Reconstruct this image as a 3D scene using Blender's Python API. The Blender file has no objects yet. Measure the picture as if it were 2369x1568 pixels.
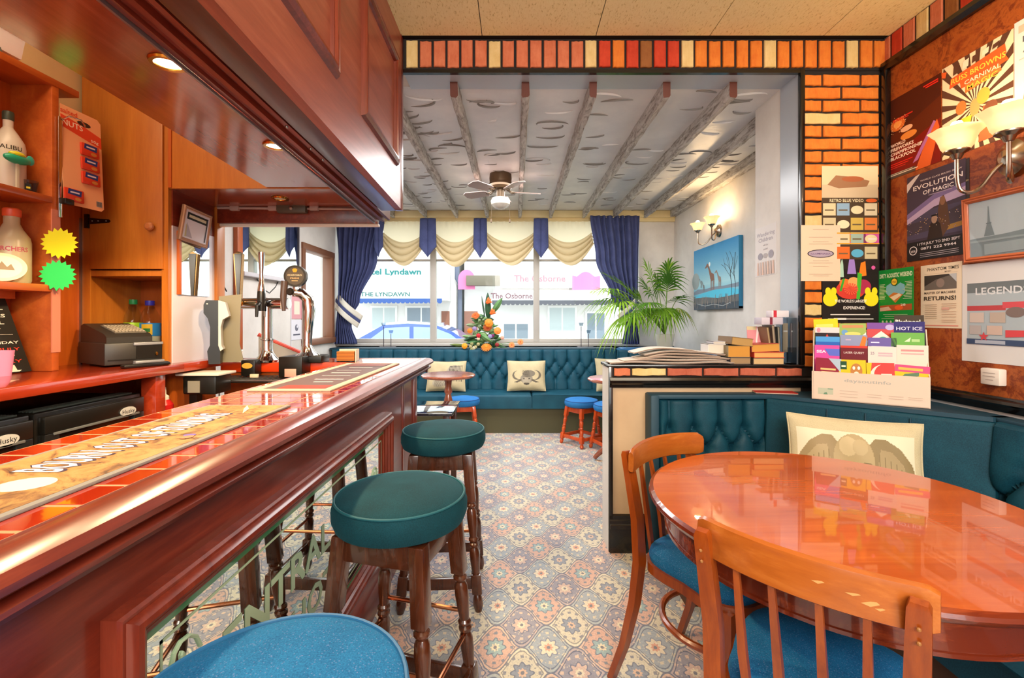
import bpy, bmesh, math, random
from mathutils import Matrix, Vector
R = math.radians
sin, cos, pi = math.sin, math.cos, math.pi
SC = bpy.context.scene
COL = SC.collection
H = 1.25; F = 1053.0; PX = 1192.0; PY = 735.0
def at(px, py, d):
    return ((px-PX)*d/F, d, H-(py-PY)*d/F)
def Xd(px, d): return (px-PX)*d/F
def Zd(py, d): return H-(py-PY)*d/F

# ------------------------------------------------------------ colours / materials
def lin(c):
    if isinstance(c, str):
        c = c.lstrip('#'); c = [int(c[i:i+2], 16)/255 for i in (0, 2, 4)]
        return tuple((x/12.92 if x <= .04045 else ((x+.055)/1.055)**2.4) for x in c)+(1,)
    return tuple(c)+((1,) if len(c) == 3 else ())
MATS = {}
class E:
    def __init__(s, nt, k): s.nt = nt; s.k = k
    def op(s, o, *a):
        n = s.nt.nodes.new('ShaderNodeMath'); n.operation = o
        for i, x in enumerate((s,)+a):
            if isinstance(x, E): s.nt.links.new(x.k, n.inputs[i])
            else: n.inputs[i].default_value = x
        return E(s.nt, n.outputs[0])
    def __add__(s, o): return s.op('ADD', o)
    def __sub__(s, o): return s.op('SUBTRACT', o)
    def __mul__(s, o): return s.op('MULTIPLY', o)
    def __truediv__(s, o): return s.op('DIVIDE', o)
    def lt(s, o): return s.op('LESS_THAN', o)
    def gt(s, o): return s.op('GREATER_THAN', o)
    def abs(s): return s.op('ABSOLUTE')
    def cos(s): return s.op('COSINE')
    def rnd(s): return s.op('ROUND')
    def mod2(s): return s.op('FLOORED_MODULO', 2.0)
    def ss(s, a, b):
        n = s.nt.nodes.new('ShaderNodeMapRange'); n.interpolation_type = 'SMOOTHSTEP'
        s.nt.links.new(s.k, n.inputs[0]); n.inputs[1].default_value = a; n.inputs[2].default_value = b
        return E(s.nt, n.outputs[0])
class NM:
    """node material builder around one Principled BSDF"""
    def __init__(s, name, rough=.5, metal=0, spec=.5, coat=0, coat_rough=.03):
        s.m = bpy.data.materials.new(name); s.m.use_nodes = True
        s.nt = s.m.node_tree; s.b = s.nt.nodes['Principled BSDF']
        s.set('Roughness', rough); s.set('Metallic', metal); s.set('Specular IOR Level', spec)
        s.set('Coat Weight', coat); s.set('Coat Roughness', coat_rough)
    def set(s, k, v):
        if isinstance(v, E): v = v.k
        if hasattr(v, 'links') or isinstance(v, bpy.types.NodeSocket): s.nt.links.new(v, s.b.inputs[k])
        else: s.b.inputs[k].default_value = v
        return s
    def coord(s, kind='Object', scale=(1, 1, 1), rot=(0, 0, 0)):
        if kind == 'Position':
            g = s.nt.nodes.new('ShaderNodeNewGeometry'); o = g.outputs['Position']
        else:
            g = s.nt.nodes.new('ShaderNodeTexCoord'); o = g.outputs[kind]
        mp = s.nt.nodes.new('ShaderNodeMapping'); mp.inputs['Scale'].default_value = scale; mp.inputs['Rotation'].default_value = rot
        s.nt.links.new(o, mp.inputs[0]); return mp.outputs[0]
    def noise(s, vec, scale=5, detail=4, rough=.55, dist=0):
        n = s.nt.nodes.new('ShaderNodeTexNoise'); s.nt.links.new(vec, n.inputs['Vector'])
        n.inputs['Scale'].default_value = scale; n.inputs['Detail'].default_value = detail
        n.inputs['Roughness'].default_value = rough; n.inputs['Distortion'].default_value = dist
        return E(s.nt, n.outputs[0])
    def voro(s, vec, scale=5, out='Distance'):
        n = s.nt.nodes.new('ShaderNodeTexVoronoi'); s.nt.links.new(vec, n.inputs['Vector']); n.inputs['Scale'].default_value = scale
        return n.outputs[out]
    def ramp(s, fac, stops):
        n = s.nt.nodes.new('ShaderNodeValToRGB'); s.nt.links.new(fac.k, n.inputs[0])
        el = n.color_ramp.elements
        while len(el) > 1: el.remove(el[0])
        el[0].position = stops[0][0]; el[0].color = lin(stops[0][1])
        for p, c in stops[1:]:
            e = el.new(p); e.color = lin(c)
        return n.outputs[0]
    def mix(s, fac, a, b):
        n = s.nt.nodes.new('ShaderNodeMix'); n.data_type = 'RGBA'
        for i, x in ((0, fac), (6, a), (7, b)):
            if isinstance(x, E): x = x.k
            if isinstance(x, bpy.types.NodeSocket): s.nt.links.new(x, n.inputs[i])
            else: n.inputs[i].default_value = x if i == 0 else lin(x)
        return n.outputs[2]
    def bump(s, fac, strength=.2, dist=.002):
        n = s.nt.nodes.new('ShaderNodeBump'); s.nt.links.new(fac.k, n.inputs['Height'])
        n.inputs['Strength'].default_value = strength; n.inputs['Distance'].default_value = dist
        s.nt.links.new(n.outputs[0], s.b.inputs['Normal']); return s
    def col(s, v):
        return s.set('Base Color', v if isinstance(v, bpy.types.NodeSocket) else lin(v))
def plain(name, c, rough=.5, metal=0, spec=.5, coat=0, emit=0, sheen=0):
    if name in MATS: return MATS[name]
    n = NM(name, rough, metal, spec, coat); n.col(c)
    if emit: n.set('Emission Color', lin(c)); n.set('Emission Strength', emit)
    MATS[name] = n.m; return n.m
def ink(c):
    return plain('print '+c, c, .55, spec=.25)
def wood(name, c1, c2, axis='y', scale=1.0, rough=.3, coat=.0, cr=.06, c3=None, bump=.05):
    n = NM(name, rough, 0, .5, coat, cr)
    st = {'x': (1.2, 14, 14), 'y': (14, 1.2, 14), 'z': (14, 14, 1.2)}[axis]
    v = n.coord('Object', tuple(k*scale for k in st))
    a = n.noise(v, 2.2, 5, .6, .6); b = n.noise(v, 14, 3, .7)
    c = n.ramp(a*.75+b*.25, [(.3, c1), (.52, c3 or c1), (.72, c2)])
    n.col(c); n.bump(b, bump, .001)
    MATS[name] = n.m; return n.m
def fabric(name, c1, c2, rough=.85, scale=420, bump=.25, speck=None, sheen=.3):
    n = NM(name, rough, 0, .2)
    v = n.coord('Object'); a = n.noise(v, scale, 2, .6); b = n.noise(v, 9, 3, .5)
    c = n.ramp(a*.6+b*.4, [(.35, c1), (.65, c2)])
    if speck:
        d = E(n.nt, n.voro(v, 190)); c = n.mix(d.lt(.22), c, speck)
    n.col(c); n.bump(a, bump, .0015); n.set('Sheen Weight', sheen); n.set('Sheen Roughness', .4); n.set('Sheen Tint', lin(c2))
    MATS[name] = n.m; return n.m

# ------------------------------------------------------------ mesh builder
TXT = {}
def text_mesh(s, shear=0, offset=0, spacing=1.0):
    k = (s, shear, offset, spacing)
    if k not in TXT:
        cu = bpy.data.curves.new('lettering', 'FONT'); cu.body = s; cu.size = 1; cu.shear = shear; cu.offset = offset
        cu.space_character = spacing; cu.resolution_u = 2; cu.align_x = 'LEFT'
        ob = bpy.data.objects.new('lettering', cu); me = ob.to_mesh()
        vs = [tuple(v.co) for v in me.vertices]; fs = [tuple(p.vertices) for p in me.polygons]
        ob.to_mesh_clear(); bpy.data.objects.remove(ob); bpy.data.curves.remove(cu)
        TXT[k] = (vs, fs)
    return TXT[k]
class MB:
    def __init__(s, T=None): s.v = []; s.f = []; s.mi = []; s.mats = []; s.T = T or Matrix()
    def raw(s, vs, fs, m, T=None):
        M = s.T @ T if T is not None else s.T
        b = len(s.v); s.v.extend(tuple(M @ Vector(v)) for v in vs)
        if m not in s.mats: s.mats.append(m)
        i = s.mats.index(m); flip = M.to_3x3().determinant() < 0
        for f in fs:
            f = [b+k for k in f]
            s.f.append(f[::-1] if flip else f); s.mi.append(i)
        return s
    def box(s, x0, x1, y0, y1, z0, z1, m, bev=0, T=None):
        if x0 > x1: x0, x1 = x1, x0
        if y0 > y1: y0, y1 = y1, y0
        if z0 > z1: z0, z1 = z1, z0
        if bev <= 0:
            vs = [(x, y, z) for z in (z0, z1) for y in (y0, y1) for x in (x0, x1)]
            fs = [(0, 2, 3, 1), (4, 5, 7, 6), (0, 1, 5, 4), (2, 6, 7, 3), (0, 4, 6, 2), (1, 3, 7, 5)]
            return s.raw(vs, fs, m, T)
        bm = bmesh.new(); bmesh.ops.create_cube(bm, size=1)
        for v in bm.verts:
            v.co = ((x0+x1)/2+v.co.x*(x1-x0), (y0+y1)/2+v.co.y*(y1-y0), (z0+z1)/2+v.co.z*(z1-z0))
        bev = min(bev, .49*min(x1-x0, y1-y0, z1-z0))
        bmesh.ops.bevel(bm, geom=list(bm.edges), offset=bev, segments=2, profile=.5, affect='EDGES')
        bm.verts.index_update()
        vs = [tuple(v.co) for v in bm.verts]; fs = [[v.index for v in f.verts] for f in bm.faces]; bm.free()
        return s.raw(vs, fs, m, T)
    def lathe(s, prof, m, seg=32, T=None, arc=2*pi, caps=True):
        vs = []; fs = []; full = arc > 2*pi-.01; n = seg if full else seg+1
        for r, z in prof:
            for i in range(n):
                a = arc*i/seg; vs.append((max(r, 1e-5)*cos(a), max(r, 1e-5)*sin(a), z))
        for j in range(len(prof)-1):
            for i in range(seg):
                k = (i+1) % n
                fs.append((j*n+i, j*n+k, (j+1)*n+k, (j+1)*n+i))
        if full and caps:
            if prof[0][0] > 1e-4: fs.append(tuple(range(n))[::-1])
            if prof[-1][0] > 1e-4: fs.append(tuple((len(prof)-1)*n+i for i in range(n)))
        return s.raw(vs, fs, m, T)
    def tube(s, pts, r, m, seg=8, closed=False, flat=1.0, up=None, T=None):
        P = [Vector(p) for p in pts]; n = len(P); rr = r if isinstance(r, (list, tuple)) else [r]*n
        vs = []; fs = []; prev = None
        for i, p in enumerate(P):
            a = P[(i-1) % n] if (closed or i > 0) else p; b = P[(i+1) % n] if (closed or i < n-1) else p
            t = (b-a).normalized()
            if up is not None: u = (Vector(up)-t*t.dot(Vector(up))).normalized()
            elif prev is None:
                u = t.orthogonal().normalized()
            else: u = (prev-t*t.dot(prev)).normalized()
            prev = u; w = t.cross(u)
            for k in range(seg):
                an = 2*pi*(k+.5)/seg
                vs.append(tuple(p+(u*cos(an)+w*sin(an)*flat)*rr[i]))
        for i in range(n if closed else n-1):
            j = (i+1) % n
            for k in range(seg):
                l = (k+1) % seg
                fs.append((i*seg+k, i*seg+l, j*seg+l, j*seg+k))
        if not closed:
            fs.append(tuple(range(seg))[::-1]); fs.append(tuple((n-1)*seg+k for k in range(seg)))
        return s.raw(vs, fs, m, T)
    def prism(s, poly, a, b, m, T=None):
        """polygon in the local xy plane (counter-clockwise), from z=a to z=b"""
        n = len(poly)
        vs = [(x, y, a) for x, y in poly]+[(x, y, b) for x, y in poly]
        fs = [tuple(range(n))[::-1], tuple(n+i for i in range(n))]+[(i, (i+1) % n, n+(i+1) % n, n+i) for i in range(n)]
        return s.raw(vs, fs, m, T)
    def face(s, pts, m, T=None): return s.raw(pts, [tuple(range(len(pts)))], m, T)
    def grid(s, fn, nu, nv, m, T=None, closed_u=False):
        vs = [fn(i/nu, j/nv) for j in range(nv+1) for i in range(nu+1)]
        fs = [(j*(nu+1)+i, j*(nu+1)+i+1, (j+1)*(nu+1)+i+1, (j+1)*(nu+1)+i) for j in range(nv) for i in range(nu)]
        return s.raw(vs, fs, m, T)
    def ball(s, c, r, m, seg=16, rings=10, T=None):
        if not isinstance(r, (tuple, list)): r = (r, r, r)
        M = Matrix.Translation(c) @ Matrix.Diagonal((*r, 1))
        if T is not None: M = T @ M
        return s.lathe([(sin(pi*i/rings), -cos(pi*i/rings)) for i in range(rings+1)], m, seg, M)
    def text(s, t, x, y, size, m, T=None, align='l', z=0.0, shear=0, offset=0, w=None, spacing=1.0, sy=1.0):
        vs, fs = text_mesh(t, shear, offset, spacing)
        if not vs: return s
        x0 = min(v[0] for v in vs); x1 = max(v[0] for v in vs)
        sx = size if w is None else w/(x1-x0)
        o = {'l': x-x0*sx, 'c': x-(x0+x1)/2*sx, 'r': x-x1*sx}[align]
        return s.raw([(o+v[0]*sx, y+v[1]*size*sy, z) for v in vs], fs, m, T)
    def obj(s, name, parent=None, solid=0, smooth=28):
        me = bpy.data.meshes.new(name)
        vs = s.v; o = bpy.data.objects.new(name, me)
        if parent is not None:
            root = parent
            while root.parent: root = root.parent
            I = WM.get(root.name)
            if I is not None: vs = [tuple(I @ Vector(v)) for v in vs]
            o.parent = parent
        me.from_pydata(vs, [], s.f)
        for m in s.mats: me.materials.append(m)
        me.polygons.foreach_set('material_index', s.mi)
        me.polygons.foreach_set('use_smooth', [True]*len(s.f))
        me.set_sharp_from_angle(angle=R(smooth)); me.update()
        COL.objects.link(o)
        if solid:
            md = o.modifiers.new('thickness', 'SOLIDIFY'); md.thickness = solid; md.offset = 0
        return o
WM = {}
def tag(o, label, cat, group=None, kind=None):
    o['label'] = label; o['category'] = cat
    if group: o['group'] = group
    if kind: o['kind'] = kind
    return o
def thing(name, label, cat, loc=(0, 0, 0), rz=0, group=None, local=False):
    """Empty at the base of a thing; parts given in world coordinates (local=True: in its own)"""
    o = bpy.data.objects.new(name, None); COL.objects.link(o); o.empty_display_size = .05
    o.location = loc; o.rotation_euler = (0, 0, rz); tag(o, label, cat, group)
    if not local: WM[o.name] = (Matrix.Translation(loc) @ Matrix.Rotation(rz, 4, 'Z')).inverted()
    return o
def struct(o): o['kind'] = 'structure'; return o
def dup(o, label, loc=None, rz=None, group=None):
    def cp(a, par):
        c = a.copy(); COL.objects.link(c); c.parent = par
        for ch in KIDS.get(a.name, ()): cp(ch, c)
        return c
    KIDS = {}
    for a in bpy.data.objects:
        if a.parent: KIDS.setdefault(a.parent.name, []).append(a)
    c = cp(o, None); c['label'] = label
    if group: c['group'] = group
    if loc is not None: c.location = loc
    if rz is not None: c.rotation_euler = (0, 0, rz)
    return c
def frame(o, x, y):
    x = Vector(x).normalized(); y = Vector(y); y = (y-x*x.dot(y)).normalized(); z = x.cross(y)
    M = Matrix((x, y, z)).transposed().to_4x4(); M.translation = Vector(o); return M
def FRONT(x, y, z): return frame((x, y, z), (1, 0, 0), (0, 0, 1))          # faces the camera (-Y)
def RIGHT(x, y, z): return frame((x, y, z), (0, -1, 0), (0, 0, 1))         # on the wall at +X, faces -X
def LEFT(x, y, z): return frame((x, y, z), (0, 1, 0), (0, 0, 1))           # on the wall at -X, faces +X
def ell(cx, cy, rx, ry, n=20, a0=0, a1=2*pi):
    return [(cx+rx*cos(a0+(a1-a0)*i/n), cy+ry*sin(a0+(a1-a0)*i/n)) for i in range(n if abs(a1-a0) > 6.28 else n+1)]
def draw(mb, M, w, h, items, z0=.0012, dz=.0003):
    """prints flat shapes on a sheet w x h whose lower left corner is at M; coordinates 0..1"""
    z = z0; dz = min(dz, .003/max(1, len(items)))
    for it in items:
        k = it[0]; z += dz
        if k == 'r': mb.face([(it[1]*w, it[2]*h, z), (it[3]*w, it[2]*h, z), (it[3]*w, it[4]*h, z), (it[1]*w, it[4]*h, z)], ink(it[5]), M)
        elif k == 'e': mb.face([(x*w, y*h, z) for x, y in ell(it[1], it[2], it[3], it[4])], ink(it[5]), M)
        elif k == 'p': mb.face([(x*w, y*h, z) for x, y in it[1]], ink(it[2]), M)
        elif k == 't':   # text, cx, baseline, height (of h), colour, [width of w], [align]
            mb.text(it[1], it[2]*w, it[3]*h, it[4]*h, ink(it[5]), M, it[7] if len(it) > 7 else 'c', z, 0, it[8] if len(it) > 8 else .012, it[6]*w if len(it) > 6 and it[6] else None)
        elif k == 'l':   # polyline x,y list, thickness, colour
            for (xa, ya), (xb, yb) in zip(it[1], it[1][1:]):
                d = Vector(((xb-xa)*w, (yb-ya)*h)); n = Vector((-d.y, d.x)).normalized()*it[2]/2
                a = Vector((xa*w, ya*h)); b = Vector((xb*w, yb*h))
                mb.face([(*(a-n), z), (*(b-n), z), (*(b+n), z), (*(a+n), z)], ink(it[3]), M)
def lines(x0, x1, ys, t, c):   # small-print bars
    return [('r', x0, y, x1, y+t, c) for y in ys]
def sheet(name, label, cat, M, w, h, base, items, th=.001, group=None):
    mb = MB(); mb.box(0, w, 0, h, 0, th, ink(base), 0, M); draw(mb, M, w, h, items, th)
    o = mb.obj(name); me = o.data
    c = M.translation.copy()
    me.transform(Matrix.Translation(-c)); o.location = c
    return tag(o, label, cat, group)
rng = random.Random(7)
# ------------------------------------------------------------ shared materials
def carpet():
    n = NM('patterned carpet', .95, 0, .1); nt = n.nt
    g = nt.nodes.new('ShaderNodeNewGeometry'); s = nt.nodes.new('ShaderNodeSeparateXYZ'); nt.links.new(g.outputs['Position'], s.inputs[0])
    wob = n.noise(g.outputs['Position'], 22, 2) - .5
    x0 = E(nt, s.outputs[0]) + .0766 + wob*.012; y0 = E(nt, s.outputs[1]) - 1.727 + wob*.012
    W, h = .203, .125
    def cell(x, y):
        i = (x/W).rnd(); j = (y/(2*h)).rnd(); xl = x-i*W; yl = y-j*(2*h)
        b = ((xl*(2*pi/W)).cos()+1.0)*(h/2)
        return i, j, xl, yl, b-yl.abs()
    A = cell(x0, y0); B = cell(x0-W/2, y0-h)
    ins = A[4].gt(0.0); inv = ins*-1.0+1.0
    xl, yl, e = (A[k]*ins+B[k]*inv for k in (2, 3, 4))
    par = (A[0]+A[1]).mod2()*ins+(B[0]+B[1]).mod2()*inv
    u = xl/(W/2); v = yl/h
    q = (u*u+v*v).op('SQRT'); th = v.op('ARCTAN2', u)
    petal = (th*8.0).cos(); dots = (th*12.0).cos()
    ringq = q-.34-petal*.06
    def four(a, b, c, d):  # even/even, even/odd, odd/even, odd/odd
        return n.mix(ins, n.mix(par, c, d), n.mix(par, a, b))
    base = four('#cfa796', '#9ba4ac', '#918f9b', '#cfc6b0')
    band = four('#d8b8a2', '#abb2b2', '#b0a2a2', '#d8cfb8')
    c = n.mix(e.lt(.024), base, band)
    c = n.mix(((q-.62).abs().lt(.055))*dots.gt(.35), c, four('#7f8590', '#cfc4ab', '#d3b8a4', '#8a8a90'))
    c = n.mix((e-.02).abs().lt(.0035), c, four('#8a7f86', '#6b7688', '#5d627a', '#8f8c86'))
    c = n.mix(ringq.lt(.0), c, four('#96aeb0', '#dccfb6', '#cdb0a2', '#8a929e'))
    c = n.mix((ringq).abs().lt(.028), c, four('#707d8c', '#7c8494', '#6b7086', '#6f7585'))
    c = n.mix((q-.15-petal*.03).lt(0.0), c, four('#e4d3b4', '#d39a82', '#dfd2b6', '#d7b49b'))
    c = n.mix((q-.065).lt(0.0), c, '#77777f')
    c = n.mix(e.lt(.0045), c, four('#6d7384', '#6d7384', '#666c82', '#777780'))
    fl = E(nt, n.voro(n.coord('Position', (1, 1, 1)), 62)); c = n.mix(fl.lt(.22)*.6, c, four('#6d7482', '#d8ccb0', '#ddccb4', '#737888'))
    ns = n.noise(n.coord('Position'), 160, 3); c = n.mix(ns.ss(.3, .75)*.36, c, '#77716a')
    n.col(c); n.bump(n.noise(n.coord('Position'), 700, 2), .35, .003); n.set('Sheen Weight', .35); n.set('Sheen Roughness', .5)
    MATS['carpet'] = n.m
carpet()
wood('mahogany', '#551a0d', '#8c3c26', 'y', .8, .28, .35, .12, '#702819')
wood('mahogany_v', '#5a1d10', '#8c3c26', 'z', .8, .28, .35, .12, '#742b1a')
wood('canopy_wood', '#7c3e2e', '#a8644c', 'y', .6, .4, .25, .25, '#944e3a')
wood('dark_board', '#3a1a12', '#5c2e22', 'y', .8, .35, .3, .2, '#4a241a')  # dark stain, with the underside's shade also put into the wood colour
wood('soffit_wood', '#7c3a26', '#96503a', 'y', 1.0, .16, .5, .1, '#8a442e')
wood('cupboard_wood', '#a25a18', '#c47a2c', 'z', .5, .4, .15, .2, '#b46a20')
wood('panel_wood', '#a04410', '#c4641e', 'z', .5, .4, .15, .2, '#b25416')
wood('shelf_wood', '#a04818', '#c86c2c', 'y', .5, .38, .2, .15, '#b65a22')
wood('counter_wood', '#8d2b13', '#b54322', 'y', .6, .2, .5, .06, '#a23519')
wood('table_wood', '#9c420e', '#bc5e1e', 'x', .5, .25, .9, .025, '#ac4e14')
wood('table_edge', '#5e1f0c', '#8c3a18', 'x', 1, .25, .8, .03)
wood('chair_wood', '#6e2806', '#9c4a10', 'z', 1, .32, .35, .1, '#863a0a')
wood('chair_rail', '#8a4410', '#b0682a', 'x', 1, .32, .35, .1, '#9c5218')
wood('stool_wood', '#2f1408', '#5a2c16', 'z', 1, .25, .5, .06, '#44200f')
wood('orange_wood', '#b23e10', '#d6602a', 'z', 1, .3, .4, .08, '#c54c1a')
wood('pub_table_wood', '#7d3a24', '#a8644a', 'x', 1, .2, .6, .05, '#93503a')
wood('black_gloss', '#0d0907', '#1c130e', 'x', 1, .25, .5, .06)
fabric('teal_hide', '#143f52', '#1e566a', .55, 300, .12, sheen=.15)
fabric('dark_teal_hide', '#0a2f3e', '#124656', .55, 300, .12, sheen=.15)
fabric('teal_seat', '#04272e', '#083c46', .8, 420, .3, sheen=.7)
fabric('blue_seat', '#0f4a78', '#2070a2', .85, 420, .35, '#4f6f9e', sheen=.3)
fabric('low_blue', '#1f62a4', '#2f78ba', .8, 420, .3, sheen=.3)
fabric('navy', '#383f66', '#525a86', .85, 300, .2, sheen=.2)
fabric('linen', '#b4a684', '#cabd9a', .9, 380, .35, sheen=.1)
BLK = plain('black plastic', '#15130f', .35); CHROME = plain('chrome', '#c9c4c0', .08, 1); BRASS = plain('brass', '#c08a3a', .18, 1)
COPPER = plain('copper', '#c07a56', .2, 1); STEEL = plain('steel', '#9a9a98', .3, 1); WHITE = plain('white', '#e6e2d8', .5)
MIRROR = plain('mirror glass', '#e4ebe6', .015, 1); GOLDP = plain('gold print', '#c79a3c', .4)
def glassmat(name, tint, gloss=.06):
    m = bpy.data.materials.new(name); m.use_nodes = True; nt = m.node_tree; nt.nodes.remove(nt.nodes['Principled BSDF'])
    out = nt.nodes['Material Output']; t = nt.nodes.new('ShaderNodeBsdfTransparent'); t.inputs[0].default_value = lin(tint)
    g = nt.nodes.new('ShaderNodeBsdfGlossy'); g.inputs['Roughness'].default_value = .02
    lw = nt.nodes.new('ShaderNodeLayerWeight'); lw.inputs[0].default_value = .25
    mx = nt.nodes.new('ShaderNodeMixShader'); bk = nt.nodes.new('ShaderNodeNewGeometry'); iv = E(nt, bk.outputs['Backfacing'])*-1.0+1.0; mm = E(nt, lw.outputs['Fresnel'])*iv; nt.links.new(mm.k, mx.inputs[0])
    nt.links.new(t.outputs[0], mx.inputs[1]); nt.links.new(g.outputs[0], mx.inputs[2]); nt.links.new(mx.outputs[0], out.inputs[0])
    return m
GLASS = glassmat('clear glass', '#f4f8f6'); ACRYL = glassmat('clear acrylic', '#dfe4e8')
def translucent(name, c, t=.5, bump=0):
    n = NM(name, .8, 0, .1); n.col(c); nt = n.nt
    tr = nt.nodes.new('ShaderNodeBsdfTranslucent'); tr.inputs[0].default_value = lin(c)
    mx = nt.nodes.new('ShaderNodeMixShader'); mx.inputs[0].default_value = t
    nt.links.new(n.b.outputs[0], mx.inputs[1]); nt.links.new(tr.outputs[0], mx.inputs[2])
    nt.links.new(mx.outputs[0], nt.nodes['Material Output'].inputs[0]); MATS[name] = n.m; return n.m
SWAG = translucent('cream swag cloth', '#d2bf98', .3); SWAG_LIT = translucent('backlit cream swag cloth', '#efe2c2', .75)  # upper cloth lightened for window glow, folds darkened for their shade
def plaster(name, c1, c2, sc=6, b=.3, rough=.75):
    n = NM(name, rough, 0, .3); v = n.coord('Position'); a = n.noise(v, sc, 5, .6)
    n.col(n.ramp(a, [(.35, c1), (.65, c2)])); n.bump(n.noise(v, sc*5, 4), b, .004); MATS[name] = n.m; return n.m
WALLW = plaster('white plaster', '#cfcac4', '#dedad4', 3, .25)
PANELW = plaster('cream panel', '#b89c7c', '#c6aa88', 2, .05)
CREAMW = plaster('cream wall', '#dcc794', '#e6d4a4', 2, .05)
STUCCO = plaster('grey white stucco', '#cccdd0', '#e0e0e0', 2.5, .4, .35)
def tile_ceiling():
    n = NM('ceiling tile', .9, 0, .1); v = n.coord('Position', (1, .35, 1)); a = n.noise(v, 130, 4, .7)
    n.col(n.ramp(a, [(.34, '#c4b078'), (.42, '#e8d9a4'), (.8, '#eee2b4')])); n.bump(a, .3, .004); return n.m
CEIL = tile_ceiling()
def rust():
    n = NM('rust brown wallpaper', .5, 0, .4); v = n.coord('Position')
    a = n.noise(v, 4.5, 8, .72, 1.2); b = n.noise(v, 21, 6, .75, .8)
    n.col(n.ramp(a*.65+b*.35, [(.3, '#521804'), (.42, '#84340c'), (.5, '#a4531c'), (.57, '#702808'), (.64, '#9a4a1a'), (.74, '#b8783e')])); n.bump(b, .1, .002); return n.m
RUST = rust()
def brickmat(name, c1, c2):
    n = NM(name, .7, 0, .3); v = n.coord('Position'); a = n.noise(v, 16, 5, .65); b = n.noise(n.coord('Position', (1, 1, .25)), 60, 4, .7)
    n.col(n.ramp(a*.6+b*.4, [(.3, c1), (.7, c2)])); n.bump(b, .5, .004); return n.m
BR = {'o': brickmat('lamp warmed orange brick', '#c4601a', '#dc8430'), 's': brickmat('salmon brick', '#b45a38', '#cf7c58'), 'c': brickmat('cream brick', '#c8a866', '#dcc48c'),  # orange tone includes the wall light's warm glow, put into the brick colour
      'r': brickmat('red brick', '#a82c14', '#c84426'), 'n': brickmat('brown brick', '#7a4420', '#94602e'), 'p': brickmat('pink red brick', '#a04a34', '#c06a50')}
MORTAR = plain('dark mortar', '#1c120d', .8)
STROKE_GREY = plain('grey stucco stroke', '#858380', .6)  # darker grey for most of the stucco strokes
def beam_mat():
    n = NM('weathered beam paint', .6, 0, .3); v = n.coord('Position', (6, 1.2, 6)); a = n.noise(v, 6, 6, .75, .8)
    n.col(n.ramp(a, [(.38, '#766e66'), (.47, '#a49e98'), (.58, '#c2bfba'), (.75, '#d0ceca')])); n.bump(a, .5, .006); return n.m
BEAM = beam_mat(); BEAMEND = plain('beam end wood', '#5a2a1c', .6)
BM = MATS['black_gloss']

# ------------------------------------------------------------ room shell
XR = 1.975; XL = -2.2; YP = 2.43
m = MB(); m.box(-2.4, 2.15, -2.3, 5.95, -.1, 0, MATS['carpet']); struct(m.obj('floor'))
def brick_run(mb, M, x0, x1, y0, y1, mat, jit, dep=.013, rg=rng):
    """one rough faced brick in the frame M, x0..x1 by y0..y1, dep proud of the mortar"""
    j = lambda: rg.uniform(-jit, jit)
    n = 5; top = [(x0+(x1-x0)*i/n, y1+j()) for i in range(n+1)]; bot = [(x0+(x1-x0)*i/n, y0+j()) for i in range(n+1)]
    out = bot+top[::-1]; cx = (x0+x1)/2; cy = (y0+y1)/2
    k = len(out); z = dep+j()*.5
    inn = [(cx+(x-cx)*(1-.004/(abs(x1-x0)/2)), cy+(y-cy)*(1-.004/(abs(y1-y0)/2))) for x, y in out]
    vs = [(x, y, 0) for x, y in out]+[(x, y, z-.004) for x, y in out]+[(x, y, z+j()*.3) for x, y in inn]
    fs = [(i, (i+1) % k, k+(i+1) % k, k+i) for i in range(k)]+[(k+i, k+(i+1) % k, 2*k+(i+1) % k, 2*k+i) for i in range(k)]
    fs += [(2*k+i, 2*k+i+1, 2*k+k-2-i, 2*k+k-1-i) for i in range(n)]
    mb.raw(vs, fs, mat, M)
# right wall : white dado, rust paper above, soldier bricks under the ceiling
m = MB(); m.box(XR, XR+.15, -2.3, 5.95, 0, 2.8, WALLW)
m.box(XR-.003, XR, -2.2, 2.43, .92, 2.6, RUST)
m.box(XR-.004, XR, -2.2, 2.43, 2.585, 2.736, MORTAR)
M = RIGHT(XR-.004, 2.43, 2.59); x = .004
for i, ch in enumerate('srscsnrsoosocoosrscoosnoososcrosoosnoosos'):
    w = .036 if i == 0 else .064; brick_run(m, M, x, x+w, .004, .143, BR['o' if ch == 's' and i > 7 else ch], .002, .006); x += w+.0095
struct(m.obj('wall_right'))
def profile_run(mb, M, L, prof, mat):
    """moulding: prof (out, up) polygon, runs L along the frame's x"""
    n = len(prof); vs = [(0, b, a) for a, b in prof]+[(L, b, a) for a, b in prof]
    fs = [(i, n+i, n+(i+1) % n, (i+1) % n) for i in range(n)]+[tuple(range(n)), tuple(range(n, 2*n))[::-1]]
    mb.raw(vs, fs, mat, M)
RAIL = [(0, -.03), (.012, -.03), (.018, -.02), (.022, -.004), (.03, .004), (.028, .016), (.014, .022), (.012, .03), (0, .03)]
m = MB(); profile_run(m, RIGHT(XR-.003, 2.42, .9), 4.4, RAIL, BM); struct(m.obj('trim_1'))
m = MB(); profile_run(m, RIGHT(XR-.003, 2.42, 2.585), 4.4, [(0, -.03), (.02, -.03), (.032, -.01), (.03, .012), (.016, .02), (0, .022)], BM); struct(m.obj('trim_2'))
m = MB(); m.box(XR-.035, XR-.004, 2.385, 2.416, .93, 2.555, BM, .006); struct(m.obj('trim_3'))
m = MB(); m.box(XR-.03, XR, -2.2, 2.43, 0, .12, BM, .004); struct(m.obj('baseboard_right'))
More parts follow.
